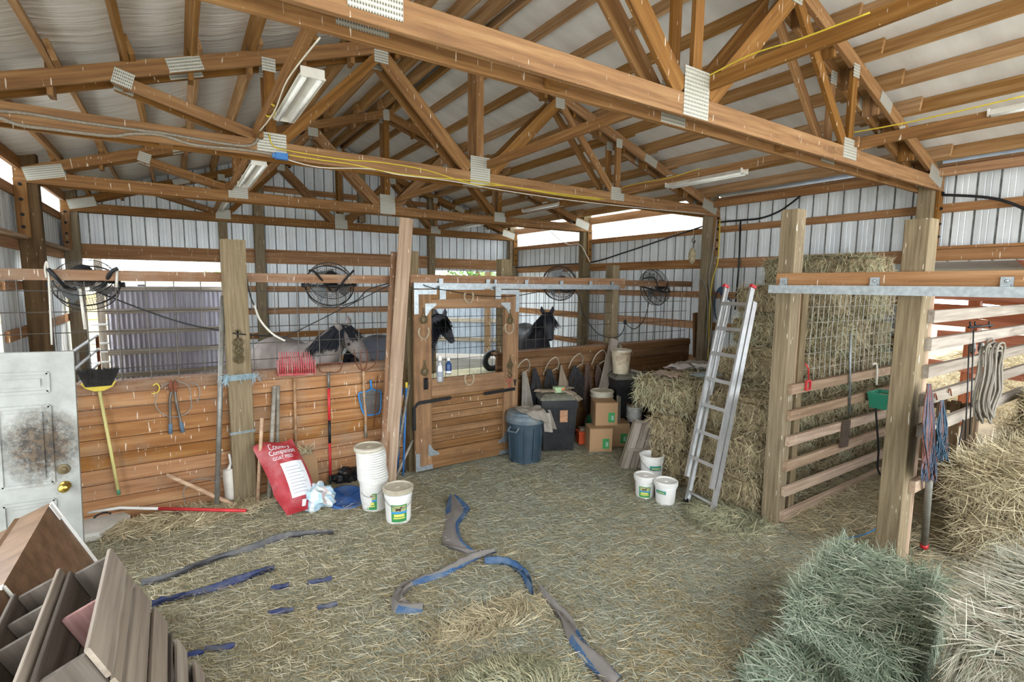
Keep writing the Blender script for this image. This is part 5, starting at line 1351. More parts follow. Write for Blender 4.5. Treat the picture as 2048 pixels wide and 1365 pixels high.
# --- dirty white tub, green sack, orange case behind
tb = PY(1203, 830, 4.75); dt = thing('feed_tub', 'dirty white tub with bands behind the upper carton', 'tub', (PY(1203, 815, 5.0).x, 5.0, 0.34))
MB().lathe([(0.12, 0), (0.15, 0.27), (0.16, 0.275), (0.16, 0.29), (0.15, 0.295), (0.152, 0.33), (0.162, 0.332), (0.162, 0.35), (0.15, 0.36), (0.14, 0.35), (0, 0.34)], 28, cap1=False).build('body', plain('dirty white plastic', '#c4bda9', 0.6, 0, 0.1, 8, 0, 0.4, '#8b8068', 0.6, 5), dt)
o = MB().box((0, 0, 0.17), (0.30, 0.28, 0.338)).build('storage_tote', M['darkbin'], None, Matrix.Translation((PY(1203, 815, 5.0).x, 5.0, 0.0))); tag(o, 'dark tote under the dirty white tub', 'tote')
o = MB()
o.grid(lambda u, v: Vector((0.20*(u-0.5)*(1+0.1*math.sin(v*9)), 0.13*math.cos(v*2*math.pi)*(1-abs(2*u-1)**4), 0.155+0.145*math.sin(v*2*math.pi)*(1-abs(2*u-1)**4))), 12, 16)
o = o.build('seed_sack', plain('dark green film', '#1f4a33', 0.3, 0, 0.3, 14), None, Matrix.Translation((PY(1185, 850, 4.95).x, 4.95, 0.10)) @ Matrix.Rotation(-0.4, 4, 'Z'), True); tag(o, 'dark green shiny sack between the bin and the cartons', 'sack')
po = PZ(1174, 893); oc = thing('tool_case', 'orange plastic case on the floor beside the tall bin', 'case', (po.x+0.03, po.y+0.09, 0.02), math.radians(-24))
M['orange'] = plain('orange plastic', '#d2572f', 0.45, 0, 0.08)
MB().box((0, 0, 0.07), (0.19, 0.14, 0.14)).build('body', M['orange'], oc); MB().box((0, 0, 0.155), (0.205, 0.155, 0.03)).build('rim', M['orange'], oc)
for s in (-0.05, 0.05): MB().box((s, -0.073, 0.06), (0.012, 0.006, 0.11)).build('rib', M['orange'], oc)
MB().box((0.0, 0.0, 0.19), (0.15, 0.09, 0.045)).build('load', M['canvastan'], oc)
# stack of small white pots behind crate
sp0 = PY(1258, 850, 4.40)
for i in range(6):
    o = MB().lathe([(0.085, 0), (0.10, 0.055), (0.106, 0.056), (0.106, 0.066), (0.09, 0.066), (0.08, 0.01)], 22).build('stacked_pan', M['white'] if i < 5 else M['canvastan'], None, Matrix.Translation((PY(1268, 830, 4.72).x, 4.72, 0.285+0.035*i))); tag(o, ['lowest', 'second', 'third', 'fourth', 'fifth', 'top'][i]+' pan of the nested white pans beside the hay', 'pan', 'nested white pans')
o = MB().box((0, 0, 0.14), (0.24, 0.22, 0.28)).build('milk_crate', M['darkbin'], None, Matrix.Translation((PY(1268, 830, 4.72).x, 4.72, 0.004))); tag(o, 'dark crate carrying the nested white pans', 'crate')
# --- slatted wooden crate leaning on the hay
sc = PZ(1265, 945); lc_ = thing('slat_crate', 'weathered slatted wooden crate lid leaning against the hay stack', 'crate', sc)
dU = (PY(1270, 848, 4.03)-PZ(1242, 940)).normalized(); A0 = PZ(1242, 940); A1 = PZ(1306, 940); dW = (A1-A0).normalized(); hh_ = 0.60
for i in range(4):
    b0 = A0.lerp(A1, (i+0.5)/4); beam('slat', b0+Vector((0, 0, 0.01)), b0+dU*hh_+Vector((0, 0, rnd.uniform(-0.02, 0.01))), 0.014, (A1-A0).length/4-0.012, M['greypale'], lc_, up=dW)
nrm_ = dU.cross(dW).normalized(); nrm_ = nrm_ if nrm_.y < 0 else -nrm_
for f in (0.40, 0.97): beam('batten', A0+dU*hh_*f+nrm_*0.018, A1+dU*hh_*f+nrm_*0.018, 0.016, 0.035, M['greypale'], lc_, up=dU)
for e in (0, 1): beam('side_board', A0.lerp(A1, e)-nrm_*0.06+Vector((0, 0, 0.02)), A0.lerp(A1, e)-nrm_*0.06+dU*hh_, 0.016, 0.10, M['grey'], lc_, up=nrm_)

# ================================================================== LADDER
M['alu'] = plain('aluminium', '#c4c5c4', 0.32, 0.7, 0.1, 10)
fL, fR = PZ(1366, 1010), PZ(1418, 1040)
tL = PX(1456, 578, fL.x+0.78); tR = PX(1512, 573, fR.x+0.80)
ldr = thing('extension_ladder', 'aluminium extension ladder leaning on the hay stack', 'ladder', fL.lerp(fR, 0.5))
wv = (fR-fL).normalized(); ax = (tL.lerp(tR, 0.5)-fL.lerp(fR, 0.5)).normalized(); nv = ax.cross(wv).normalized()
if nv.x > 0: nv = -nv     # towards the viewer
Ltot = (tL.lerp(tR, 0.5)-fL.lerp(fR, 0.5)).length; base = fL.lerp(fR, 0.5); hw = (fR-fL).length/2
def lrail(side, t0, t1, off, in_):
    a = base+wv*side*(hw-in_)+ax*Ltot*t0+nv*off; b_ = base+wv*side*(hw-in_)+ax*Ltot*t1+nv*off
    mb = MB(); fr = frame((a+b_)/2, b_-a, nv); L = (b_-a).length
    s_ = 1 if (fr.to_3x3() @ Vector((0, 1, 0))).dot(wv*side) > 0 else -1
    mb.box((0, 0, 0), (L, 0.004, 0.054)); mb.box((0, s_*-0.010, 0.025), (L, 0.020, 0.004)); mb.box((0, s_*-0.010, -0.025), (L, 0.020, 0.004))
    mb.build('side_rail', M['alu'], ldr, fr)
for s in (-1, 1): lrail(s, 0, 0.94, -0.035, 0.0); lrail(s, 0.12, 1.0, 0.035, 0.0)
for i in range(8):
    t = (0.06+0.118*i)
    if t < 0.95 and i < 1: world_mb(MB().tube([base-wv*hw*0.98+ax*Ltot*t-nv*0.035, base+wv*hw*0.98+ax*Ltot*t-nv*0.035], 0.014, 8), 'rung', M['alu'], ldr, base+ax*Ltot*t)
    if i >= 1: world_mb(MB().box((0, 0, 0), (hw*1.97, 0.034, 0.026), frame(base+ax*Ltot*(t+0.03)+nv*0.035, wv, nv)), 'rung', M['alu'], ldr, base+ax*Ltot*t)
for s in (-1, 1):
    world_mb(MB().box((0, 0, 0), (0.05, 0.03, 0.075), frame(base+wv*s*hw+Vector((0, 0, 0.025))-nv*0.035, (1, 0, 0.2))), 'foot', M['black'], ldr, base)
    world_mb(MB().box((0, 0, 0), (0.03, 0.028, 0.066), frame(base+wv*s*hw+ax*Ltot+nv*0.035, ax, nv)), 'end_cap', M['redpaint'], ldr, base)

# --- empty sacks on the hay
zt_ = 1.075
for i, (px, py, w, h, rz, mt_, lab) in enumerate(((1335, 752, 0.40, 0.30, 0.5, plain('brown paper sack', '#a08a78', 0.7, 0, 0.15, 14, 0.3), 'flat brown paper sack at the front of the bales'), (1360, 738, 0.42, 0.26, 0.2, plain('white and red sack', '#cfc9c6', 0.6, 0, 0.1, 8, 0.3, 0.3, '#a5574c', 0.7, 6), 'white and red empty feed sack on the hay'), (1395, 733, 0.46, 0.30, -0.2, plain('grey sack', '#9b948a', 0.7, 0, 0.1, 8, 0.3), 'grey empty sack lying at the back of the bales'), (1405, 742, 0.30, 0.22, 0.9, plain('white sack', '#d8d6d2', 0.6, 0, 0.05, 8, 0.3), 'small white sack heaped on the hay by the ladder'))):
    c = PZ(px, py, zt_)
    mb = MB().grid(lambda u, v, i=i: Vector(((u-0.5)*w, (v-0.5)*h, 0.02+0.022*i*0.6+0.03*noise.noise(Vector((u*3+i, v*3, i)))+0.02*abs(noise.noise(Vector((u*8, v*8, i)))))), 16, 12).grid(lambda u, v, i=i: Vector(((u-0.5)*w, (v-0.5)*h, 0.006+0.022*i*0.6)), 4, 4)
    o = mb.build('empty_sack', mt_, None, Matrix.Translation(c) @ Matrix.Rotation(rz, 4, 'Z'), True); tag(o, lab, 'sack', 'empty sacks on the low bales')
mb = MB(); c = PZ(1415, 752, zt_+0.03)
for i in range(14):
    a = [Vector((rnd.uniform(-0.25, 0.2), rnd.uniform(-0.12, 0.12), rnd.uniform(0, 0.03))) for _ in range(4)]; mb.tube(catmull(a, 5), 0.003, 4, caps=False)
o = mb.build('twine_tangle', plain('grey twine', '#8c9596', 0.8), None, Matrix.Translation(c)); tag(o, 'tangle of grey twine on the bales left of the ladder', 'twine')

# ================================================================== FANS
def fan(c, R, face, label, yoke=True, rail=None):
    """cage fan: local Y points where it blows"""
    t = thing('cage_fan', label, 'fan', M=frame(c, Vector((face[1], -face[0], 0)), (0, 0, 1)) if abs(face[2]) < 0.05 else Matrix.Translation(c) @ Vector((0, 1, 0)).rotation_difference(Vector(face)).to_matrix().to_4x4(), group='cage fans on the stall rail')
    rings = MB()
    circ = lambda r, y, n=40: [(r*math.cos(2*math.pi*i/n), y, r*math.sin(2*math.pi*i/n)) for i in range(n)]
    for y_, r in ((0.0, R), (-0.10, R*0.9), (0.08, R*0.92)): rings.tube(circ(r, y_), 0.007 if y_ == 0 else 0.004, 6, closed=True)
    rings.build('rim', M['blackiron'], t)
    cg = MB()
    for i in range(72):
        a = 2*math.pi*i/72; ca, sa = math.cos(a), math.sin(a)
        cg.tube([(R*0.22*ca, 0.085, R*0.22*sa), (R*0.92*ca, 0.08, R*0.92*sa), (R*ca, 0, R*sa), (R*0.9*ca, -0.10, R*0.9*sa), (R*0.25*ca, -0.12, R*0.25*sa)], 0.0016, 3, caps=False)
    for r in (0.35, 0.45, 0.55, 0.65, 0.75, 0.84): cg.tube(circ(R*r, 0.085), 0.002, 4, closed=True); cg.tube(circ(R*r, -0.115), 0.002, 4, closed=True)
    cg.build('cage', M['wire'], t)
    MB().lathe([(0.0, -0.20), (0.06, -0.19), (0.075, -0.15), (0.075, -0.06), (0.05, -0.03), (0, -0.02)], 18, cap0=False, cap1=False, M=Matrix.Rotation(-math.pi/2, 4, 'X')).build('motor', M['black'], t)
    for k in range(3):
        a = 2*math.pi*k/3+0.4
        MB().grid(lambda u, v: Matrix.Rotation(a, 4, 'Y') @ Vector(((0.05+u*(R*0.78-0.05)), 0.015+(v-0.5)*0.09*0.6, (v-0.5)*R*0.6*(0.5+0.7*u))), 5, 4).build('blade', M['galv'], t)
    if yoke:
        pts = [(-R*1.06, 0, R*0.02), (-R*1.0, -0.05, -R*0.10), (-R*0.45, -0.16, -R*0.42), (0, -0.18, -R*0.47), (R*0.45, -0.16, -R*0.42), (R*1.0, -0.05, -R*0.10), (R*1.06, 0, R*0.02)]
        MB().tube(pts, 0.013, 8).build('yoke', M['black'], t)
        for s in (-1, 1): MB().lathe([(0.022, -0.02), (0.022, 0.02)], 10, M=Matrix.Translation((s*R*1.06, 0, R*0.02)) @ Matrix.Rotation(math.pi/2, 4, 'Y')).build('pivot_knob', M['black'], t)
    return t
def fanpx(cx, cy, Y, pxw, tilt, label):
    c = PY(cx, cy, Y); R = (PY(cx+pxw/2, cy, Y)-PY(cx-pxw/2, cy, Y)).length/2
    f = Vector((tilt[0], tilt[1], tilt[2])).normalized(); return fan(c, R*0.97, f, label)
fan1 = fanpx(174, 571, 5.60, 142, (0.05, 0.8, -0.75), 'largest cage fan tipped over at the left end of the stall rail')
fan2 = fanpx(659, 571, 5.62, 98, (0.1, 0.9, -0.55), 'cage fan on the stall rail above the grey horse')
fan3 = fanpx(1119, 567, 5.60, 56, (0.35, 0.9, -0.2), 'cage fan hung right of the stall door')
fan4 = fanpx(1309, 575, 5.62, 52, (-0.1, 0.9, -0.3), 'cage fan at the right end of the stall rail')
# straps that hold the big fan
YR = YP-0.01
rod('fan_strap', catmull([PY(92, 556, YR), PY(90, 535, YR), PY(96, 536, YR), PY(104, 690, YR)], 5), 0.007, M['cablewhite'], 'pale strap hooked over the rail left of the big fan', 'strap')
rod('fan_strap', [PY(234, 541, YR), PY(233, 575, YR)], 0.010, M['cablewhite'], 'short pale strap over the rail right of the big fan', 'strap')
rod('pull_stick', [PY(160, 578, 5.4), PY(171, 659, 5.4)], 0.011, M['cablewhite'], 'white stick hanging below the big fan', 'stick')
rod('bracket_arm', catmull([PY(96, 538, YR-0.02), PY(112, 555, YR-0.02), PY(130, 574, 5.42), PY(150, 578, 5.5)], 5), 0.016, M['black'], parent=fan1)
rod('bracket_arm', catmull([PY(236, 537, YR-0.02), PY(222, 545, YR-0.02), PY(208, 570, 5.42), PY(190, 577, 5.5)], 5), 0.016, M['black'], parent=fan1)
rod('bracket_arm', catmull([PY(617, 542, YR-0.02), PY(630, 545, YR-0.02), PY(660, 580, 5.42), PY(668, 583, 5.5)], 5), 0.011, M['blackiron'], parent=fan2)
rod('bracket_arm', catmull([PY(708, 541, YR-0.02), PY(690, 560, YR-0.02), PY(674, 580, 5.42), PY(668, 583, 5.5)], 5), 0.011, M['blackiron'], parent=fan2)
rod('bracket_arm', catmull([PY(1285, 558, 5.5), PY(1308, 556, YR-0.03), PY(1318, 578, YR-0.06), PY(1330, 582, YR-0.06), PY(1337, 566, YR-0.03)], 5), 0.010, M['black'], parent=fan4)
rod('bracket_arm', catmull([PY(1120, 579, YR-0.02), PY(1128, 584, YR-0.05), PY(1145, 582, YR-0.05), PY(1152, 575, YR-0.02)], 5), 0.010, M['black'], parent=fan3)

# ================================================================== CABLES
def cab(label, pts, r=0.006, mat=None, Y=5.30, n=6): return rod('power_cable', catmull([PY(a, b, Y) if len(q) == 2 else PY(a, b, q[2]) for q in pts for a, b in [q[:2]]], n), r, mat or M['cable'], label, 'cable')
cab('black cable running from the big fan down to the rough post', [(196, 585, 5.5), (300, 625), (380, 650), (450, 663), (475, 668, 5.18), (530, 672), (560, 668)], 0.007)
cab('black cable from the rail to the grey bundle left of the horse', [(492, 550), (500, 590), (508, 610), (505, 605)], 0.006)
rod('pale_hose', catmull([PY(508, 608, 5.32), PY(520, 640, 5.32), PY(545, 668, 5.3), PY(570, 682, 5.3)], 5), 0.010, M['cablewhite'], 'pale blue hose drooping from the rail left of the grey horse', 'hose')
cab('thin cable sagging from the boards to the grey horse', [(790, 565), (740, 578), (715, 600), (690, 610), (685, 612)], 0.006)
cab('long cable sloping down left of the leaning boards', [(785, 567), (720, 600), (640, 640), (560, 680)], 0.005)
cab('black cable festooned over the stall door head', [(812, 555), (860, 575, 5.05), (900, 582, 5.05), (960, 592, 5.05), (1030, 592, 5.05), (1090, 580), (1140, 560), (1180, 553)], 0.005)
cab('cable looping from the door fan to the stall post', [(1150, 580), (1160, 600), (1165, 625), (1180, 650), (1200, 670), (1230, 676), (1245, 665), (1250, 645)], 0.006)
cab('cable looping from the right fan back to the stall post', [(1298, 605), (1288, 640), (1270, 658), (1256, 652), (1250, 640)], 0.006)
MB_ = MB().box((0, 0, 0), (0.03, 0.03, 0.06)); o = MB_.build('cable_plug', M['black'], None, Matrix.Translation(PY(1250, 645, 5.34))); tag(o, 'black plug hanging on the stall post', 'plug')
# cables on the right wall post
for i, (lab, mt_, pts) in enumerate((('yellow cable running down the tall right wall post', M['cableyel'], [(1440, 440), (1436, 520), (1425, 560), (1420, 610), (1416, 720)]), ('grey cable running down the tall right wall post', M['cablegrey'], [(1434, 440), (1424, 520), (1418, 560), (1424, 640), (1410, 735)]), ('thin grey cable on the left edge of the wall post', M['cablegrey'], [(1400, 552), (1412, 575), (1416, 620), (1412, 700)]))):
    rod('post_cable', catmull([PX(a, b, 7.045) if b > 500 else PY(a, b, 5.02) for a, b in pts], 6), 0.009, mt_, lab, 'cable')
mb = MB()
for i in range(6):
    cx, cy = 1437+i*1.2, 612; mb.tube([PX(cx+(9+i)*math.cos(a*math.pi/9), cy+(28+i*2)*math.sin(a*math.pi/9), 7.235) for a in range(18)], 0.008, 5, closed=True)
o = world_mb(mb, 'rope_coil', plain('dark blue rope', '#33506e', 0.7), None, PX(1437, 612, 7.23)); tag(o, 'dark blue rope coil hung on the steel wall behind the ladder', 'rope')
# black water pipe on the wall
M['pipeb'] = plain('black poly pipe', '#202123', 0.4)
rod('water_pipe', catmull([PX(1030, 536, 7.24), PX(1110, 530, 7.24), PX(1182, 525, 7.24), PX(1250, 505, 7.24), PX(1330, 478, 7.24), PX(1400, 455, 7.24), PX(1432, 446, 7.22), PX(1480, 441, 7.22), PX(1520, 437, 7.22), PX(1560, 422, 7.22), PX(1600, 393, 7.1)], 6), 0.014, M['pipeb'], 'long black water pipe drooping along the right wall', 'pipe')
rod('water_pipe', [PX(1481, 442, 7.24), PX(1478, 530, 7.24), PX(1470, 620, 7.24)], 0.014, M['pipeb'], 'black pipe dropping down the steel wall above the ladder', 'pipe')
rod('water_pipe', catmull([PX(1884, 390, 7.22), PX(1950, 393, 7.22), PX(2000, 400, 7.22), PX(2048, 418, 7.22), PX(2080, 440, 7.22)], 6), 0.015, M['pipeb'], 'black pipe arcing over the header at the right picture edge', 'pipe')
rod('white_cable', catmull([PX(1100, 462, 7.0), PX(1120, 480, 7.1), PX(1140, 490, 7.2), PX(1160, 490, 7.06), PX(1175, 515, 7.04), PX(1180, 525, 7.04)], 6), 0.009, M['cablewhite'], 'white cable swinging from the truss to the middle wall post', 'cable')
# hanging hook and lure on the right
h = PX(1388, 450, 6.9)
hk = thing('hanging_hook', 'iron hook hanging on a thread near the right wall post', 'hook', h)
rod('thread', [h, PX(1386, 478, 6.9)], 0.003, M['cablewhite'], parent=hk); rod('hook', catmull([PX(1386, 476, 6.9), PX(1384, 482, 6.9), PX(1388, 487, 6.9), PX(1391, 481, 6.9)], 5), 0.006, M['blackiron'], parent=hk)
fl_ = PX(1385, 500, 6.9); ft = thing('fly_trap', 'pale crusted fly trap hanging under the iron hook', 'fly trap', fl_); rod('cord', [PX(1386, 487, 6.9), fl_], 0.003, M['cable'], parent=ft)
MB().lathe([(0.02, 0.03), (0.05, -0.02), (0.06, -0.10), (0.045, -0.18), (0.02, -0.22)], 12).build('body', plain('crusted pale', '#a89a7c', 0.9, 0, 0.4, 30, 0.6), ft)
# conduits, cables and junction box on the cabled truss
YT = TY[1]-0.012
def tc(label, pts, r, mat, Y=YT): return rod('truss_cable', catmull([PY(a, b, Y) for a, b in pts], 5), r, mat, label, 'cable')
M['conduit'] = plain('flexible grey conduit', '#8b8172', 0.6, 0.2, 0.25, 60)
tc('upper grey conduit along the cabled truss', [(0, 222), (60, 228), (150, 243), (290, 262), (330, 267), (420, 283), (490, 292), (512, 284), (520, 262)], 0.013, M['conduit'])
tc('lower grey conduit along the cabled truss', [(0, 235), (40, 250), (100, 258), (220, 272), (260, 268), (320, 270), (390, 290), (470, 298), (530, 306), (560, 312)], 0.013, M['conduit'])
tc('upper yellow cable along the cabled truss', [(538, 268), (545, 290), (570, 300), (680, 318), (760, 325), (850, 340), (945, 368), (1010, 372), (1100, 385), (1210, 399)], 0.006, M['cableyel'])
tc('lower yellow cable along the cabled truss', [(575, 310), (640, 320), (700, 328), (780, 345), (860, 355), (950, 362), (1030, 375), (1130, 392), (1200, 400)], 0.006, M['cableyel'])
tc('thin white cable under the cabled truss', [(570, 318), (640, 335), (740, 338), (800, 350), (900, 362), (1000, 380), (1150, 402), (1300, 418), (1410, 428)], 0.005, M['cablewhite'])
jb = thing('junction_box', 'small blue junction box on the cabled truss', 'junction box', PY(563, 313, YT-0.01)); MB().box((0, 0, 0), (0.10, 0.05, 0.055)).build('box', M['blue'], jb); MB().box((-0.06, 0, 0), (0.03, 0.03, 0.035)).build('connector', M['blue'], jb)
rod('brace_cable', catmull([PX(1340, 188, 3.0), PX(1405, 158, 3.0), PX(1500, 110, 3.0), PX(1600, 78, 3.0), PX(1740, 25, 3.0)], 5), 0.005, M['cableyel'], 'yellow cable climbing the near middle brace', 'cable')
rod('brace_cable', catmull([PX(1690, 268, 5.11), PX(1800, 248, 5.11), PX(1920, 222, 5.11), PX(2048, 192, 5.11)], 5), 0.006, M['cableyel'], 'yellow cable along the right brace at the picture edge', 'cable')
rod('brace_cable', catmull([PX(1233, 385, 5.05), PX(1255, 372, 5.05), PX(1340, 355, 5.05), PX(1400, 337, 5.05)], 5), 0.005, M['cableyel'], 'thin yellow cable on the brace of the dusty lamp', 'cable')
rod('brace_cable', catmull([PX(520, 262, 0.60), PX(548, 225, 0.60), PX(575, 160, 0.60), PX(640, 75, 0.60)], 5), 0.0045, M['cablewhite'], 'pale cable beside the big upper left lamp', 'cable')

# ================================================================== LAMPS
def lamp(c, L, label, twin=True, dusty=False):
    t = thing('tube_lamp', label, 'lamp', c, math.pi/2, group='fluorescent tube lamps under the braces')
    wm = plain('lamp enamel', '#d9d6cd', 0.4, 0, 0.05, 5, 0, 0.5, '#9a8a70', 0.55 if dusty else 0.25, 8)
    mb = MB().prism([(-0.075, 0), (-0.05, 0.030), (-0.035, 0.045), (0.035, 0.045), (0.05, 0.030), (0.075, 0), (0.072, -0.003), (0.015, 0.022), (-0.015, 0.022), (-0.072, -0.003)], -L/2, L/2, Matrix.Rotation(-math.pi/2, 4, 'Z'))
    mb.build('housing', wm, t)
    for s in (-1, 1):
        MB().box((s*(L/2+0.004), 0, 0.02), (0.010, 0.13, 0.055)).build('end_plate', wm, t)
        if s < 0 or twin: MB().tube([(-L/2+0.01, s*0.042, -0.004), (L/2-0.01, s*0.042, -0.004)], 0.014, 10).build('tube', plain('unlit tube', '#e8e8e4', 0.25), t, smooth=True)
    return t
def lamp_px(a, b, X, label, dz=0.0, dusty=False):
    p, q = PX(a[0], a[1], X), PX(b[0], b[1], X); c = (p+q)/2; c.z += dz; return lamp(Vector((X, c.y, c.z)), (p-q).length, label, True, dusty)
lamp_px((568, 240), (625, 148), 0.70, 'big twin tube lamp under the upper left brace', -0.01)
lamp_px((488, 372), (518, 330), 0.68, 'twin tube lamp over the stall, left of the third truss plate')
lamp_px((434, 422), (452, 408), 0.70, 'farthest twin tube lamp at the left of the back wall')
lamp_px((1338, 372), (1488, 346), 5.10, 'dusty long lamp on the right brace over the hay floor', -0.01, True)
lamp_px((1050, 424), (1122, 408), 5.14, 'dusty lamp on the right brace above the stall', -0.01, True)
lamp_px((905, 462), (962, 447), 5.10, 'farthest lamp on the right brace by the back wall', 0, True)
lamp_px((1982, 236), (2110, 205), 5.16, 'dusty lamp cut by the right picture edge', 0.0, True)
lo = [PX(540+10*math.cos(a*0.7), 220+14*math.sin(a*0.7), 0.62) for a in range(9)]
rod('cable_coil', lo, 0.008, M['cableyel'], 'coil of pale cable beside the big lamp', 'cable')

# ================================================================== STRAPS AND TARPS ON THE FLOOR
M['tarpgrey'] = plain('grey tarp', '#77716c', 0.7, 0, 0.12, 10, 0.3, 0.3, '#6c655c', 0.4); M['tarpblue'] = plain('blue tarp', '#2f5075', 0.6, 0, 0.2, 10, 0.3, 0.3, '#717a82', 0.6, 6); M['strapblack'] = plain('dark grey strap', '#4c4b4e', 0.6, 0, 0.25, 9, 0.3, 0.4, '#8b8579', 0.5, 5); M['strapblue'] = plain('deep blue strap', '#2a345a', 0.6, 0, 0.2, 8, 0.2, 0.4, '#6d6a5e', 0.6, 9)
def strip(label, path, mats, seed, cat='tarp', z=0.02, wr=0.018, name='tarp_strip'):
    """folded strip along pixel path of (x, y, half width px left, right), lying on the floor with a crumpled, doubled section"""
    pts = []; wl = []; wr_ = []
    P = [PZ(a, b, 0.02) for a, b, c, d in path]
    for i, (a, b, c, d) in enumerate(path):
        t = (P[min(i+1, len(P)-1)]-P[max(i-1, 0)]); t.z = 0; t.normalize(); n_ = Vector((-t.y, t.x, 0))
        m = (PZ(a+1, b, 0.02)-P[i]).length; wl.append(P[i]+n_*c*m*1.0); wr_.append(P[i]-n_*d*m*1.0)
    A = catmull(wl, 6); B = catmull(wr_, 6); n = len(A)-1; mb = MB()
    def at(u, v, s):
        i = int(round(u*n)); p = A[i].lerp(B[i], v); f = floor_z(p.x, p.y)
        lift = z+wr*math.sin(v*7+seed+u*9)+0.8*wr*noise.noise(Vector((u*30, v*3, seed)))+0.018*math.sin(v*math.pi)
        return Vector((p.x, p.y, f+max(0.008, lift)*(1 if s else 0.35)))
    mb.grid(lambda u, v: at(u, v, 1), n, 8); k0 = len(mb.f)
    mb.grid(lambda u, v: at(u, v, 0), n, 4)
    for i in range(k0):
        j = i % 8; mb.m[i] = 1 if (len(mats) > 1 and ((j < 2) and (math.sin(i*0.013+seed) > -0.6) or (j > 5 and math.sin(i*0.021+seed) > 0.7))) else 0
    o = world_mb(mb, name, mats, None, P[len(P)//2], True); return tag(o, label, cat)
G2 = [M['tarpgrey'], M['tarpblue']]
strip('grey and blue folded tarp strip bending from the door to the floor middle', [(905, 995, 6, 6), (925, 1020, 14, 34), (905, 1050, 14, 16), (910, 1085, 16, 24), (935, 1103, 6, 12), (965, 1112, 4, 6)], G2, 1.0)
strip('curled grey tarp strip with blue edges ending in a hook shape', [(990, 1108, 5, 4), (940, 1120, 12, 10), (880, 1150, 10, 10), (820, 1172, 9, 10), (795, 1200, 10, 10), (800, 1222, 26, 14), (846, 1222, 10, 8)], G2, 2.0)
strip('blue tarp strip running right from the middle fold', [(970, 1125, 6, 6), (1010, 1127, 9, 10), (1045, 1150, 8, 8), (1060, 1180, 6, 6), (1065, 1196, 2, 2)], [M['tarpblue']], 3.0)
strip('long grey tarp strip with blue edge reaching the bottom edge', [(1080, 1185, 4, 4), (1105, 1215, 8, 8), (1130, 1245, 12, 10), (1150, 1285, 16, 14), (1185, 1325, 24, 20), (1230, 1375, 22, 24)], G2, 4.0)
strip('dark grey strap snaking over the yellow straw at left', [(282, 1168, 2, 3), (350, 1152, 3, 4), (430, 1120, 5, 6), (500, 1100, 6, 6), (560, 1080, 5, 5), (610, 1072, 3, 3), (668, 1068, 2, 2)], [M['strapblack']], 5.0, 'strap', name='strap')
strip('deep blue strap lying on the floor at left', [(304, 1213, 3, 3), (380, 1190, 5, 5), (460, 1165, 7, 8), (510, 1152, 6, 5), (548, 1139, 3, 3)], [M['strapblue']], 6.0, 'strap', name='strap')
for i, (a, b, w, hh, lab) in enumerate(((562, 1225, 26, 7, 'larger scrap of blue tarp showing through the straw'), (560, 1175, 18, 6, 'small scrap of blue tarp above the larger scrap'), (640, 1165, 24, 5, 'scrap of blue tarp right of the deep blue strap'), (440, 1295, 30, 7, 'faint scrap of blue tarp near the crates'), (655, 1217, 20, 5, 'little scrap of blue tarp in the floor middle'), (385, 1308, 24, 5, 'blue tarp scrap beside the slatted crate'))):
    strip(lab, [(a-w, b+3, 2, 2), (a-w*0.3, b+hh*0.3, hh, hh*0.7), (a+w*0.4, b-2, hh*0.8, hh), (a+w, b-4, 2, 2)], [M['strapblue']], 7.0+i, 'tarp', 0.012, 0.004, 'tarp_scrap')
sl = [PZ(160, 1065, 0), PZ(250, 1050, 0), PZ(225, 1080, 0), PZ(158, 1092, 0)]
rod('blue_twine', catmull([PZ(1688, 1078, 0.12), PZ(1720, 1072, 0.13), PZ(1745, 1062, 0.14), PZ(1762, 1048, 0.15)], 6), 0.005, plain('bright blue twine', '#3f7fb5', 0.7), 'strand of blue twine on the straw between the right posts', 'twine')

# ================================================================== RIGHT FENCE THINGS
YF = 1.33
def Fq(px, py, Y=YF): return PY(px, py, Y)
def twine_bundle(px, py0, py1, w, cols, label, seed, Y=1.30, nst=70):
    rg = random.Random(seed); t = thing('twine_bundle', label, 'twine', Fq(px, py0, Y))
    for ci, hx in enumerate(cols):
        mb = MB()
        for i in range(nst//len(cols)):
            x0 = px+rg.uniform(-w*0.25, w*0.25); x1 = px+rg.uniform(-w, w); y1 = py1+rg.uniform(-40, 5)
            a = PY(x0, py0+rg.uniform(-4, 4), Y+0.03); m1 = PY(px+rg.uniform(-w, w)*0.8, (py0+py1)/2, Y-rg.uniform(0.0, 0.05)); e = PY(x1, y1, Y-rg.uniform(-0.02, 0.05))
            mb.tube(catmull([a, m1, e], 4), 0.0035, 4, caps=False)
        world_mb(mb, 'strands', plain('twine %s %d' % (hx, seed), hx, 0.75), t, Fq(px, py0, Y))
    return t
twine_bundle(1858, 772, 960, 16, ['#6e4236', '#3a4a5c', '#4c4c58', '#5c362e', '#3c4654'], 'thick bundle of orange and blue baling twine hung on the fence', 4, 1.28, 190)
twine_bundle(1884, 805, 920, 14, ['#2c4456', '#345060', '#5c4038', '#283644'], 'blue baling twine bundle hung right of the orange bundle', 5, 1.26, 120)
rod('wire_hanger', catmull([Fq(1868, 795), Fq(1871, 788), Fq(1874, 800)], 4), 0.005, M['rust'], 'bent nail hook on the fourth fence rail, left of the two', 'hook'); rod('wire_hanger', catmull([Fq(1896, 786), Fq(1900, 778), Fq(1903, 792)], 4), 0.005, M['rust'], 'bent nail hook on the fourth fence rail, right of the two', 'hook')
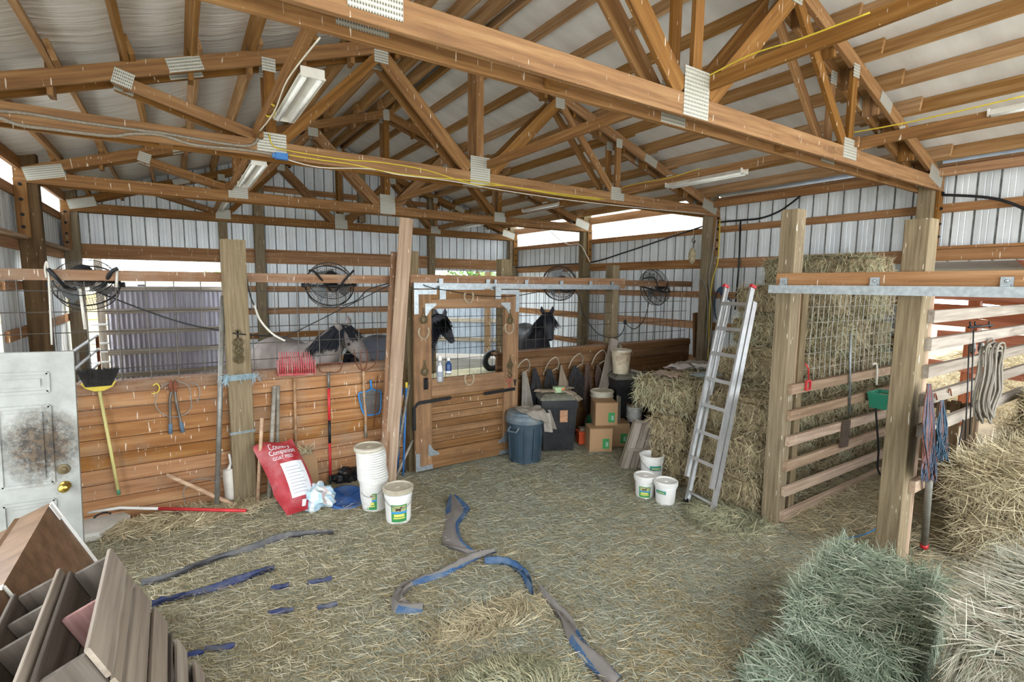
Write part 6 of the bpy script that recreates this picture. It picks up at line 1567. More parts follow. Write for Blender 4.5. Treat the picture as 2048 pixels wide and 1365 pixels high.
# pipe standing in front of fence
pp0, pp1 = PZ(1848, 1095, 0.12), Fq(1867, 850, 1.25)
ip = thing('iron_pipe', 'rusty and silver iron pipe standing against the lowest fence rail', 'pipe', pp0)
rod('pipe', [pp0, pp1], 0.024, M['galvpipe'], parent=ip); rod('foot', [pp0, pp0.lerp(pp1, 0.03)], 0.028, M['redpaint'], parent=ip); beam('top_plate', pp1.lerp(pp0, 0.22), pp1+Vector((0, 0, 0.02)), 0.012, 0.055, M['galvpipe'], ip, up=(1, 0, 0))
# hose coil
hc = Fq(1982, 760, 1.28); mb = MB(); rg_ = random.Random(12)
for i in range(13):
    w, hh = 0.13+rg_.uniform(-0.02, 0.02), 0.30+rg_.uniform(-0.03, 0.04); cx = rg_.uniform(-0.03, 0.03)
    mb.tube([hc+Vector((cx+w*math.cos(a*math.pi/12), -0.035+0.008*i+0.01*math.sin(a), 0.0+hh*math.sin(a*math.pi/12)-0.02*(i % 3))) for a in range(24)], 0.0085, 6, closed=True)
o = world_mb(mb, 'hose_coil', plain('pale grey hose', '#827b6e', 0.55, 0, 0.2), None, hc, True); tag(o, 'tall coil of pale grey hose hung on the fence rails', 'hose')
# cords, clips
for i, (x, y0, y1) in enumerate(((1938, 690, 880), (1947, 660, 870), (1926, 840, 890))): rod('dark_cord', [Fq(x, y0), Fq(x-3, (y0+y1)/2, 1.30), Fq(x-8, y1, 1.28)], 0.005, M['cable'], ['left', 'right', 'lower'][i]+' dark cord hanging among the fence rails', 'cord')
# insulator hanger beyond the fence
io = Fq(1968, 663, 1.5); th_ = thing('harness_rack', 'black rack with two hanging metal cups behind the top fence rails', 'rack', io)
rod('bar', [Fq(1938, 655, 1.45), Fq(1985, 651, 1.45)], 0.010, M['black'], parent=th_)
for x in (1941, 1951, 1979): rod('peg', [Fq(x, 655, 1.45), Fq(x-1, 644, 1.45)], 0.007, M['black'], parent=th_)
for x in (1945, 1962): rod('wire', [Fq(x, 655, 1.45), Fq(x-1, 690, 1.45)], 0.003, M['steel'], parent=th_); MB().lathe([(0.018, 0.05), (0.024, 0.0), (0.02, -0.03), (0.006, -0.05)], 10).build('cup', M['steel'], th_, Matrix.Translation(Fq(x, 697, 1.45)))
# bin rail things
YB2 = 2.20
def Bq(px, py, Y=YB2): return PY(px, py, Y)
gt = thing('feeder_box', 'green plastic feeder box hooked on the bin rail beside the right post', 'feeder', Bq(1766, 800)); c = Bq(1766, 798, 2.12)
mb = MB(); ringv = lambda s, z: [(-0.13*s, -0.09*s, z), (0.13*s, -0.09*s, z), (0.13*s, 0.09*s, z), (-0.13*s, 0.09*s, z)]
for z, s in ((-0.09, 0.80), (0.055, 1.0), (0.055, 1.07), (0.07, 1.07), (0.07, 0.97), (-0.075, 0.78)): mb.v += ringv(s, z)
for k_ in range(5):
    for i in range(4): mb.f.append((k_*4+i, k_*4+(i+1) % 4, k_*4+4+(i+1) % 4, k_*4+4+i)); mb.m.append(0)
mb.f += [(3, 2, 1, 0), (20, 21, 22, 23)]; mb.m += [0, 0]
mb.build('tray', plain('green plastic', '#2f8266', 0.4), gt, Matrix.Translation(c)); MB().box((0, 0, 0.02), (0.20, 0.13, 0.03)).build('feed', M['hay_tan'], gt, Matrix.Translation(c))
MB().box((0, 0, 0), (0.05, 0.03, 0.10)).build('scoop', plain('crimson plastic', '#a83a4c', 0.4), gt, Matrix.Translation(Bq(1790, 778, 2.16)))
rm = thing('foot_scraper', 'dark honeycomb rubber mat hung on the bin rails', 'mat', Bq(1690, 868)); c = Bq(1690, 868, 2.226); mb = MB(); W_, H_ = 0.135, 0.26
for i in range(7): x = -W_/2+W_*i/6; mb.box((x, 0, 0), (0.007, 0.022, H_))
for j in range(12): z = -H_/2+H_*j/11; mb.box((0, 0, z), (W_, 0.022, 0.007))
mb.build('grid', plain('brown black rubber', '#5a4c40', 0.8), rm, Matrix.Translation(c) @ Matrix.Rotation(0.05, 4, 'Y'))
gr = rod('tee_post', [Bq(1699, 828, 2.228), Bq(1700, 740, 2.228), Bq(1701, 668, 2.228)], 0.011, M['galv'], 'thin galvanised rod standing before the bin mesh', 'rod')
rc = thing('red_latch', 'red gate latch hanging at the top bin rail', 'latch', Bq(1612, 770)); c = Bq(1616, 770, 2.232); mb = MB()
mb.bar(c+Vector((-0.03, 0, -0.045)), c+Vector((0.04, 0, -0.045)), 0.012, 0.012).bar(c+Vector((-0.03, 0, 0.035)), c+Vector((0.04, 0, 0.035)), 0.012, 0.014).bar(c+Vector((-0.03, 0, -0.045)), c+Vector((-0.03, 0, 0.035)), 0.012, 0.014, (0, 1, 0)).bar(c+Vector((0.04, 0, -0.045)), c+Vector((0.04, 0, 0.035)), 0.012, 0.014, (0, 1, 0))
world_mb(mb, 'frame', M['redpaint'], rc, c); rod('rod', [c+Vector((0.005, 0, 0.03)), Bq(1617, 738, 2.23), Bq(1611, 728, 2.23)], 0.006, M['redpaint'], parent=rc)
rod('hay_hook', catmull([Bq(1750, 800, 2.18), Bq(1753, 840, 2.17), Bq(1757, 900, 2.16), Bq(1755, 935, 2.16), Bq(1762, 952, 2.16)], 5), 0.010, M['cable'], 'dark curved bar hanging on the lower bin rails', 'hook')
rod('cane_hook', catmull([Bq(1753, 770, 2.22), Bq(1754, 735, 2.22), Bq(1750, 727, 2.22), Bq(1745, 730, 2.22)], 5), 0.010, M['cablewhite'], 'pale crook handle poking over the top bin rail', 'hook')

# ================================================================== LEFT FOREGROUND
# old panelled door standing open
YO = 4.25
M['dooroff'] = plain('stained white door paint', '#bdbcb2', 0.5, 0, 0.06, 5, 0, 0.4, '#5d4a33', 0.55, 3.2)
M['doorgrime'] = None
def _doormat():
    k = NT('grimy white door'); v = k.coord(); geo = k.n('ShaderNodeNewGeometry')
    c = k.ramp(k.noise(v, 6, 5, 0.6), [(0.3, lin('#7d7e78')), (0.7, lin('#979892'))])
    # brown handling grime round the lock side, its own shape
    mp = k.n('ShaderNodeMapping'); mp.inputs['Scale'].default_value = (4.2, 1, 3.4); mp.inputs['Location'].default_value = (-GC[0]*4.2, 0, -GC[1]*3.4); k.l(v, mp.inputs['Vector'])
    g = k.n('ShaderNodeTexGradient', gradient_type='SPHERICAL'); k.l(mp.outputs[0], g.inputs['Vector'])
    f = k.math('MULTIPLY', g.outputs['Fac'], k.math('ADD', k.math('MULTIPLY', k.noise(v, 20, 8, 0.85), 4.6), -1.35))
    c = k.mix(k.ramp(f, [(0.05, W4(0)), (0.22, W4(0.45)), (0.6, W4(0.95))]), c, k.ramp(k.noise(v, 30, 4, 0.6), [(0.4, lin('#1d140b')), (0.62, lin('#4a3822'))]))
    sp = k.noise(v, 40, 3, 0.6); c = k.mix(k.ramp(sp, [(0.68, W4(0)), (0.74, W4(0.6))]), c, lin('#6b5a42'))
    k.col(c); k.set(0.5, 0, 0.4); return k.mat
GC = (PY(84, 890, YO).x-(PY(139, 720, YO).x-0.40), PY(84, 890, YO).z-PY(70, 702.5, YO).z/2)
M['doorgrime'] = _doormat()
xr = PY(139, 720, YO).x; xr2 = PY(156, 1060, YO).x; dtop = PY(70, 702.5, YO).z
dw = 0.81; dc = Vector((xr-dw/2+0.005, YO, dtop/2))
od = thing('door_2', None, None, (dc.x, YO, 0), kind='structure')
MDo = Matrix.Translation(dc) @ Matrix.Rotation(math.atan2(xr-xr2, dtop-0.4)*1.0, 4, 'Y')
MB().box((0, 0, 0), (dw, 0.04, dtop), None, 0, 0.002).build('leaf', M['doorgrime'], od, MDo)
zrow = lambda a: PY(60, a, YO).z-dtop/2
for (pa, pb) in ((745, 783), (812, 968), (1003, 1100)):
    z1, z0 = zrow(pa), max(zrow(pb), -dtop/2+0.12)
    for x0, x1 in ((dw/2-0.13-0.24, dw/2-0.13), (-dw/2+0.13, -dw/2+0.37)):
        mb = MB(); w = 0.018
        for a, b_ in (((x0, z0), (x1, z0)), ((x1, z0), (x1, z1)), ((x1, z1), (x0, z1)), ((x0, z1), (x0, z0))): mb.bar((a[0], -0.021, a[1]), (b_[0], -0.021, b_[1]), w, 0.012, (0, 1, 0))
        mb.box(((x0+x1)/2, -0.021, (z0+z1)/2), (x1-x0-0.07, 0.012, z1-z0-0.07))
        mb.build('panel', M['doorgrime'], od, MDo)
kn = PY(130, 973, YO-0.03); kb = PY(127, 940, YO-0.03)
MB().lathe([(0.032, 0), (0.03, 0.006), (0.014, 0.012), (0.013, 0.03), (0.027, 0.04), (0.029, 0.055), (0.02, 0.066), (0, 0.068)], 20, cap1=False).build('knob', plain('polished brass', '#b09348', 0.25, 0.9), od, Matrix.Translation(kn+Vector((0, 0.01, 0))) @ Matrix.Rotation(math.pi/2, 4, 'X'), smooth=True)
MB().lathe([(0.034, 0), (0.032, 0.006), (0.018, 0.008), (0.016, 0.016), (0, 0.018)], 20, cap1=False).build('deadbolt', M['brass'], od, Matrix.Translation(kb+Vector((0, 0.01, 0))) @ Matrix.Rotation(math.pi/2, 4, 'X'))
# concrete slab
sl = MB().prism([(v.x, v.y) for v in (PZ(155, 1062, 0.03), PZ(235, 1036, 0.03), PZ(262, 1050, 0.03), PZ(200, 1085, 0.03), PZ(150, 1095, 0.03))], -0.02, 0.115)
sl.v = [(x, z, y) for x, y, z in sl.v]
o = world_mb(sl, 'concrete_slab', plain('pale concrete', '#c4c1b8', 0.85, 0, 0.08, 9, 0.2, 0.3, '#a29476', 0.4), None, PZ(200, 1065, 0)); tag(o, 'pale concrete slab edge showing at the foot of the plank wall', 'slab')

# two weathered crates and a brown chest, all tipped the same way
P1 = PZ(220, 1098, 1.0); P2 = PZ(176, 1295, 1.0); LA = (P2-P1).length
Aax = (P2-P1).normalized(); PHI = math.radians(67)
Prh = Vector((-Aax.y, Aax.x, 0)); Prh = Prh if Prh.x > 0 else -Prh
Bax = Prh*math.cos(PHI)-Vector((0, 0, 1))*math.sin(PHI); Nin = -(Prh*math.sin(PHI)+Vector((0, 0, 1))*math.cos(PHI))
def Cq(a, b, n): return P1+Aax*a+Bax*b+Nin*n
def slat(name, par, a0, a1, b, n, w, th, mat): beam(name, Cq(a0, b, n), Cq(a1, b, n), th, w, mat, par, up=-Bax, ch=0.003)
def endb(name, par, a, b0, b1, n0, n1, th, mat):
    c = Cq(a, b0, (n0+n1)/2); d = Cq(a, b1, (n0+n1)/2); beam(name, c, d, abs(n1-n0), th, mat, par, up=Aax, ch=0.002)
def crate(label, b0, H, n0, n1, slats, dividers, mat, mat2, painted=None):
    t = thing('wooden_crate', label, 'crate', Cq(LA/2, b0+H, (n0+n1)/2), group='tipped wooden crates')
    for (bo, w) in slats: slat('side_slat', t, -0.005-rnd.uniform(0, 0.02), LA+rnd.uniform(-0.015, 0.02), b0+bo+w/2, n0+0.008+rnd.uniform(-0.005, 0.002), w-0.011, 0.016, mat)
    bb = 0
    while bb < H-0.05: slat('side_slat', t, 0, LA, b0+bb+0.075, n1-0.008, 0.145, 0.016, mat2); bb += 0.155
    for a in (0.012, LA-0.012): endb('end_board', t, a, b0+0.02, b0+H, n0+0.018, n1-0.018, 0.022, mat2)
    for f in dividers: endb('divider', t, LA*f, b0+0.03, b0+H*0.9, n0+0.018, n1-0.018, 0.018, painted or mat2)
    slat('bottom_slat', t, 0, LA, b0+H-0.006, (n0+n1)/2, 0.012, n1-n0, mat2)
    return t
M['crateA'] = wood('sunbleached crate timber', '#66594a', '#85786a', '#a0937f', 0.85, 0, 0.9); M['crateB'] = wood('dark crate timber', '#3d352d', '#574e45', '#6f665c', 0.85, 0, 0.9); M['cratered'] = wood('red edged crate timber', '#6b4c48', '#8f6a64', '#a98680', 0.85, 0, 0.9)
crate('front weathered crate with broad pale slats at lower left', 0.0, 0.50, 0.0, 0.155, ((0.0, 0.135), (0.14, 0.05), (0.20, 0.13), (0.335, 0.12)), (0.48,), M['crateA'], M['crateB'], M['cratered'])
crate('lower crate with gaps between its slats under the front crate', 0.515, 0.55, 0.0, 0.155, ((0.02, 0.10), (0.17, 0.10), (0.28, 0.06), (0.38, 0.12)), (0.5,), M['crateA'], M['crateB'])
crate('middle crate with three open compartments behind the front crate', -0.03, 1.09, 0.17, 0.325, ((0.0, 0.13), (0.14, 0.13), (0.28, 0.13), (0.42, 0.13), (0.56, 0.13), (0.7, 0.13)), (0.28, 0.52), M['crateA'], M['crateB'])
# chest
M['chest'] = wood('brown veneer', '#523a25', '#6b4e33', '#7f6143', 0.5, 0, 0.5, '#3a2d20', 0.6); M['chestdark'] = wood('dark chest timber', '#4a321e', '#62462d', '#77593c', 0.55, 0, 0.7)
T1 = PZ(101, 1006, 0.86); ch_ = thing('storage_chest', 'brown wooden chest tipped on its edge at the left picture edge', 'chest', (T1.x-0.1, T1.y-0.7, 0))
LT = 1.5; HT = 0.92
def Tq(a, b, n): return T1+Vector((0, -1, 0))*a+Bax*b+Nin*n
mb = MB(); cs = [Tq(0, 0, 0), Tq(0, HT, 0), Tq(0, HT, 0.16), Tq(0, 0, 0.16)]
mb.add([*cs, *[c+Vector((0, -LT, 0)) for c in cs]], [(0, 1, 2, 3), (7, 6, 5, 4), (0, 4, 5, 1), (1, 5, 6, 2), (2, 6, 7, 3), (3, 7, 4, 0)])
world_mb(mb, 'body', M['chest'], ch_, Tq(LT/2, HT/2, 0.1))
mb = MB(); cs = [Tq(0.02, 0.02, 0.165), Tq(0.02, HT, 0.165), Tq(0.02, HT, 0.24), Tq(0.02, 0.02, 0.24)]
mb.add([*cs, *[c+Vector((0, -LT+0.04, 0)) for c in cs]], [(0, 1, 2, 3), (7, 6, 5, 4), (0, 4, 5, 1), (1, 5, 6, 2), (2, 6, 7, 3), (3, 7, 4, 0)])
world_mb(mb, 'lid', M['chestdark'], ch_, Tq(LT/2, HT/2, 0.2))
beam('edge_trim', Tq(0.008, 0, -0.004), Tq(0.008, HT, -0.004), 0.02, 0.012, M['white'], ch_, up=Aax); beam('batten', Tq(0.0, 0.006, 0.155), Tq(LT, 0.006, 0.155), 0.03, 0.02, M['chestdark'], ch_)
MB().box((0, 0, 0), (0.10, 0.05, 0.004)).build('corner_plate', M['white'], ch_, frame(Tq(0.035, 0.05, -0.005), Bax, -Nin))
mb = MB()
for i in range(3): mb.tube([Tq(0.95+0.012*i, 0.0, -0.006), Tq(0.95+0.012*i, -0.012, 0.08), Tq(0.95+0.01*i, -0.008, 0.2)], 0.006, 5)
mb.tube([Tq(0.96, 0.0, -0.008), Tq(0.97, 0.10, -0.012), Tq(1.02, 0.16, -0.012)], 0.007, 5)
world_mb(mb, 'tie_rope', M['cablewhite'], ch_, Tq(0.95, 0, 0))
# tube gate standing in the stall at left
M['tube'] = plain('white painted tube', '#d5d5d2', 0.4, 0.2, 0.05)
XG = -1.12; tg = thing('tube_gate', 'white tube gate standing along the left stall wall', 'gate', (XG, 8.6, 0))
gn, gf = PX(136, 700, XG), PX(194, 671, XG)
for za in (0.0, 0.22, 0.44, 0.66, 0.88): beam('rail', Vector((XG, gn.y, gf.z-za)), Vector((XG, gf.y, gf.z-za)), 0.04, 0.04, M['tube'], tg, ch=0.012)
for yv in (gn.y, gf.y): beam('upright', Vector((XG, yv, 0)), Vector((XG, yv, gf.z)), 0.045, 0.045, M['blackiron'] if yv == gn.y else M['rust'], tg, up=(1, 0, 0), ch=0.012)
for q in (0.33, 0.66): yv = gn.y+(gf.y-gn.y)*q; beam('brace', Vector((XG-0.03, yv, 0.1)), Vector((XG-0.03, yv, gf.z)), 0.012, 0.04, M['steel'], tg, up=(1, 0, 0))

# ================================================================== HORSES
def coat(name, base, dark, scale=3.0, amt=0.6, points='#2a2624'):
    k = NT(name); v = k.coord((1, 1, 1))
    c = k.ramp(k.noise(v, scale, 5, 0.6), [(0.35, lin(dark)), (0.62, lin(base))])
    sep = k.n('ShaderNodeSeparateXYZ'); k.l(v, sep.inputs[0])
    leg = k.n('ShaderNodeMapRange'); leg.inputs['From Min'].default_value = 0.75; leg.inputs['From Max'].default_value = 0.35; k.l(sep.outputs['Z'], leg.inputs['Value'])
    c = k.mix(leg.outputs[0], c, lin(points))
    k.col(c); k.set(0.55, 0, 0.35); k.bump(k.noise(v, 60, 3, 0.7), 0.15, 0.004); return k.mat
def horse(label, poll_w, heading, s, nose, mats, poll=(1.10, 0, 1.72), seed=1, tail=True):
    """stands on the floor; local X forward. mats: coat, mane"""
    ct, mn = mats
    ca, sa = math.cos(heading), math.sin(heading)
    px_, py_ = poll[0]*s, poll[1]*s
    loc = Vector((poll_w.x-(ca*px_-sa*py_), poll_w.y-(sa*px_+ca*py_), 0.0))
    t = thing('horse', label, 'horse', M=Matrix.Translation(loc) @ Matrix.Rotation(heading, 4, 'Z') @ Matrix.Diagonal((s, s, s, 1)))
    P = Vector(poll); N = Vector(nose)
    V = []; E_ = []; Rr = []
    def nd(p, rx, ry=None, to=None):
        V.append(tuple(p)); Rr.append((rx, ry or rx))
        if to is not None: E_.append((to, len(V)-1))
        return len(V)-1
    loin = nd((-0.10, 0, 1.17), 0.29, 0.30)
    croup = nd((-0.48, 0, 1.22), 0.27, 0.27, loin); butt = nd((-0.74, 0, 1.17), 0.19, 0.21, croup)
    chest = nd((0.28, 0, 1.13), 0.27, 0.32, loin); sho = nd((0.58, 0, 1.18), 0.22, 0.29, chest)
    nb = nd((0.76, P.y*0.15, 1.32), 0.14, 0.24, sho)
    nm = nd(Vector((0.80, P.y*0.2, 1.36)).lerp(P, 0.5)+Vector((0.0, 0, 0.03)), 0.115, 0.20, nb)
    po = nd(P, 0.095, 0.13, nm)
    fo = nd(P.lerp(N, 0.28), 0.108, 0.14, po); fa = nd(P.lerp(N, 0.62), 0.078, 0.092, fo); no = nd(P.lerp(N, 0.90), 0.056, 0.06, fa); mu = nd(N, 0.050, 0.05, no)
    for sy in (-1, 1):
        a = nd((0.52, sy*0.15, 0.92), 0.115, 0.13, sho); b = nd((0.47, sy*0.16, 0.72), 0.075, 0.085, a); c = nd((0.50, sy*0.155, 0.45), 0.048, 0.05, b); d = nd((0.50, sy*0.155, 0.17), 0.034, 0.036, c); e = nd((0.53, sy*0.155, 0.10), 0.036, 0.038, d); nd((0.56, sy*0.155, 0.035), 0.05, 0.05, e)
        a = nd((-0.55, sy*0.16, 0.98), 0.16, 0.20, croup); b = nd((-0.46, sy*0.17, 0.74), 0.10, 0.12, a); c = nd((-0.70, sy*0.155, 0.46), 0.05, 0.06, b); d = nd((-0.66, sy*0.155, 0.17), 0.036, 0.038, c); e = nd((-0.63, sy*0.155, 0.10), 0.038, 0.04, d); nd((-0.60, sy*0.155, 0.035), 0.052, 0.052, e)
    me = bpy.data.meshes.new('body'); me.from_pydata(V, E_, []); ob = bpy.data.objects.new('tmp_body', me); COL.objects.link(ob)
    sk = ob.modifiers.new('s', 'SKIN'); sk.use_smooth_shade = True
    for i, sv in enumerate(me.skin_vertices[0].data): sv.radius = Rr[i]; sv.use_root = (i == 0)
    ss = ob.modifiers.new('ss', 'SUBSURF'); ss.levels = 2; ss.render_levels = 2
    bpy.context.view_layer.update()
    m2 = bpy.data.meshes.new_from_object(ob.evaluated_get(bpy.context.evaluated_depsgraph_get())); bpy.data.objects.remove(ob)
    m2.materials.clear(); m2.materials.append(ct); m2.name = 'body'
    zmin = min(v.co.z for v in m2.vertices)
    for v in m2.vertices: v.co.z = v.co.z-zmin if v.co.z < 0.12 else v.co.z-zmin*max(0, 1-(v.co.z-0.12)/0.3)
    for p in m2.polygons: p.use_smooth = True
    bo = bpy.data.objects.new('body', m2); _place(bo, WM[t], t)
    hd = (N-P).normalized(); side = Vector((0, 1, 0)) if abs(hd.y) < 0.9 else Vector((1, 0, 0)); side = (side-hd*side.dot(hd)).normalized(); upv = hd.cross(side); upv = upv if upv.z > 0 or upv.x > 0 else -upv
    if upv.x < 0 and upv.z < 0.2: upv = -upv
    for sy in (-1, 1):
        b0 = P+side*sy*0.068+upv*0.05-hd*0.02; tip = b0+side*sy*0.035-hd*0.11+upv*0.06
        mb = MB().tube([b0, b0.lerp(tip, 0.25), b0.lerp(tip, 0.55)+side*sy*0.012, b0.lerp(tip, 0.85), tip], [0.026, 0.036, 0.033, 0.016, 0.003], 8); mb.build('ear', ct, t, smooth=True)
        ey = P.lerp(N, 0.36)+side*sy*0.112+upv*0.045
        MB().lathe([(0.0, -0.018), (0.013, -0.012), (0.018, 0), (0.013, 0.012), (0, 0.018)], 10, cap0=False, cap1=False, M=Matrix.Translation(ey)).build('eye', M['eye'], t, smooth=True)
        nz = N-hd*0.01+side*sy*0.033+upv*0.035
        MB().lathe([(0.0, -0.008), (0.013, 0), (0, 0.008)], 8, cap0=False, cap1=False, M=Matrix.Translation(nz)).build('nostril', M['eye'], t)
    # mane as many hair strips
    rg = np.random.default_rng(seed); mb = MB(); n = 1500
    crest = [P+upv*0.09-hd*0.03, Vector(V[nm])+Vector((0.02, 0, 0.17)), Vector(V[nb])+Vector((-0.12, 0, 0.22)), Vector((0.50, 0, 1.42))]
    cr = catmull(crest, 12); ks = rg.uniform(0, len(cr)-1.001, n); Pm = []; Dm = []; Nm = []
    for q in ks:
        i = int(q); p = cr[i].lerp(cr[i+1], q-i); sg = -1 if rg.random() < 0.8 else 1
        Pm.append(p+Vector((0, sg*0.02, 0))); Dm.append((rg.normal(0.0, 0.18), sg*rg.uniform(0.25, 0.55), -1)); Nm.append((0, sg, 0.25))
    Nn = np.array(Nm, float); Nn /= np.linalg.norm(Nn, axis=1, keepdims=True)
    add_blades(mb, np.array([tuple(p) for p in Pm]), Nn, np.array(Dm, float), rg.uniform(0.16, 0.34, n), np.full(n, 0.016), rg.uniform(0.05, 0.35, n), seed, 0.1)
    n2 = 260; Pf = np.array([tuple(P+upv*0.10+side*float(rg.normal(0, 0.025))) for _ in range(n2)]); Df = np.array([tuple(hd+side*float(rg.normal(0, 0.2))) for _ in range(n2)]); Nf = np.tile(np.array(tuple(upv)), (n2, 1))
    add_blades(mb, Pf, Nf, Df, rg.uniform(0.1, 0.22, n2), np.full(n2, 0.012), rg.uniform(-0.1, 0.1, n2), seed+1, 0.1)
    mb.m = [0]*len(mb.f); mb.build('mane', mn, t, recalc=False)
    mb = MB(); n3 = 420; ph = rg.uniform(0, 2*math.pi, n3)
    Pt = np.stack([-0.90+0.03*np.cos(ph), 0.035*np.sin(ph), 1.22-0.05*rg.random(n3)], 1); Dt = np.stack([rg.normal(-0.08, 0.08, n3), rg.normal(0, 0.09, n3), -np.ones(n3)], 1); Nt = np.stack([-np.ones(n3), rg.normal(0, 0.4, n3), np.zeros(n3)], 1); Nt /= np.linalg.norm(Nt, axis=1, keepdims=True)
    mb.tube([(-0.80, 0, 1.27), (-0.88, 0, 1.26), (-0.93, 0, 1.14), (-0.95, 0, 0.9)], [0.05, 0.045, 0.035, 0.015], 8)
    add_blades(mb, Pt, Nt, Dt, rg.uniform(0.45, 0.85, n3), np.full(n3, 0.02), rg.uniform(0.02, 0.12, n3), seed+2, 0.05); mb.m = [0]*len(mb.f)
    mb.build('tail', mn, t, recalc=False)
    return t
M['eye'] = plain('dark eye', '#0c0a0a', 0.15)
M['mane_black'] = hay_mat('black horse hair', ['#17171a', '#25262b', '#2c2e36', '#1d1c1e'])
M['coat_grey'] = coat('pale grey coat', '#8b827d', '#635954', 2.2)
M['coat_roan'] = coat('slate roan coat', '#6a6f7a', '#464343', 2.5)
M['coat_black'] = coat('black coat', '#3a3a41', '#232226', 2.5)
horse('pale grey horse with dark mane standing behind the plank wall', PY(688, 670, 5.98), math.radians(-70), 0.96, (1.36, 0.22, 1.24), (M['coat_grey'], M['mane_black']), (1.08, 0.06, 1.62), 3)
horse('slate roan horse turned away, its head seen through the door window', PY(880, 672, 7.2), math.radians(30), 0.98, (1.42, -0.05, 1.20), (M['coat_roan'], M['mane_black']), (1.10, -0.02, 1.60), 5)
horse('black horse facing the hay floor right of the stall door', PY(1093, 650, 6.6), math.radians(-110), 0.95, (1.36, 0.0, 1.30), (M['coat_black'], M['mane_black']), (1.10, 0.0, 1.70), 7)

# ================================================================== OUTSIDE
def _ground():
    k = NT('dry outdoor ground'); geo = k.n('ShaderNodeNewGeometry'); n1 = k.noise(geo.outputs['Position'], 0.35, 6, 0.6); n2 = k.noise(geo.outputs['Position'], 9, 4, 0.7)
    c = k.ramp(n1, [(0.4, lin('#6f6a55')), (0.6, lin('#7f785e'))]); c = k.mix(k.ramp(n2, [(0.4, W4(0.0)), (0.7, W4(0.5))]), c, lin('#6f6a4c'))
    k.col(c); k.set(0.95, 0, 0.1); return k.mat
g = MB().grid(lambda u, v: (-70+u*150, -30+v*170, -0.03), 4, 4).build('ground', _ground(), None); tag(g, kind='structure')
fm = plain('ripe yellow field', '#97844a', 0.9, 0, 0.1, 0.2)
o = MB().box((0, 70, 0.0), (140, 70, 0.06)).build('field', fm, None); tag(o, kind='structure')
gm = plain('pale bounce ground', '#d6d1c6', 0.95, 0, 0.12, 5)  # unseen pale ground added to bounce daylight up onto the ceiling
ap = MB().box((3, -14, -0.01), (60, 23.6, 0.03)).build('bounce_apron', gm, None); tag(ap, kind='structure')
ap2 = MB().box((-14.8, 9, -0.01), (26, 22, 0.03)).build('bounce_side', gm, None); tag(ap2, kind='structure')
yd = MB().box((7.7, 15.5, -0.012), (18.6, 8.6, 0.03)).build('yard', plain('trodden yard dirt', '#4b463b', 0.95, 0, 0.25, 3), None); tag(yd, kind='structure')
yd2 = MB().box((27.4, 2.5, -0.012), (40, 16, 0.03)).build('lean_to_floor', plain('lean-to dirt', '#6b5c42', 0.95, 0, 0.25, 3), None); tag(yd2, kind='structure')
# corrugated gate closing the lower part of the left doorway
def _corr():
    k = NT('weathered corrugated iron'); geo = k.n('ShaderNodeNewGeometry'); ms = k.n('ShaderNodeMapping'); ms.inputs['Scale'].default_value = (6, 6, 0.7); k.l(geo.outputs['Position'], ms.inputs['Vector'])
    k.col(k.ramp(k.noise(ms.outputs[0], 1, 5, 0.65), [(0.3, lin('#8d8892')), (0.7, lin('#b9b6c0'))])); k.set(0.5, 0.3, 0.4); return k.mat
M['corr'] = _corr(); YG = 11.32
gx0, gx1 = PY(214, 640, YG).x, 0.95; gz0, gz1 = 0.12, PY(320, 573, YG).z
cg_ = thing('corrugated_gate', 'corrugated iron gate with five boards across the left doorway', 'gate', ((gx0+gx1)/2, YG, 0))
nx = int((gx1-gx0)/0.0095)
mb = MB().grid(lambda u, v: (gx0+(gx1-gx0)*u, YG+0.05+0.011*math.sin((gx1-gx0)*u*2*math.pi/0.076), gz0+(gz1-gz0)*v), nx, 1); world_mb(mb, 'iron_sheet', M['corr'], cg_, ((gx0+gx1)/2, YG, 1), True)
for py_ in (579, 622, 662, 702, 746):
    z = PY(320, py_, YG).z; beam('board', (gx0-0.02, YG+0.01, z), (gx1, YG+0.01, z+0.01), 0.03, 0.085, M['greypale'], cg_)
beam('gate_post', (PY(203, 640, YG).x, YG+0.1, 0), (PY(203, 640, YG).x, YG+0.1, 2.6), 0.11, 0.11, M['greypale'], cg_, up=(1, 0, 0))
for py_ in (650, 688, 705, 726): z = PY(195, py_, YG).z; beam('rung', (PY(182, py_, YG).x, YG+0.02, z), (gx0, YG+0.02, z), 0.035, 0.035, M['tube'], cg_, ch=0.01)
# far sheds
for i, (X, Y, w, h, label) in enumerate(((4, 95, 16, 2.6, 'long low white shed far across the field'), (-8, 100, 10, 3.0, 'small pale shed far across the field at left'), (22, 105, 14, 2.4, 'grey roofed shed far across the field at right'))):
    t = thing('far_shed', label, 'shed', (X, Y, 0), 0.1*i); MB().box((0, 0, h*0.35), (w, 6, h*0.7)).build('walls', plain('pale shed wall', '#c9c6bc', 0.8), t)
    MB().prism([(-w/2-0.3, h*0.7), (w/2+0.3, h*0.7), (w/2-1, h), (-w/2+1, h)], -3.3, 3.3).build('roof', plain('grey roof', '#9a9c9e', 0.7), t)
    for q in range(3): MB().box((-w/2+w*(q+0.8)/3.5, -3.02, h*0.35), (w*0.1, 0.08, h*0.3)).build('window', M['black'], t)
M['leafm'] = hay_mat('tree leaves', ['#4f6b3a', '#6d8a4c', '#5f7d45', '#86a05e', '#76904f'])
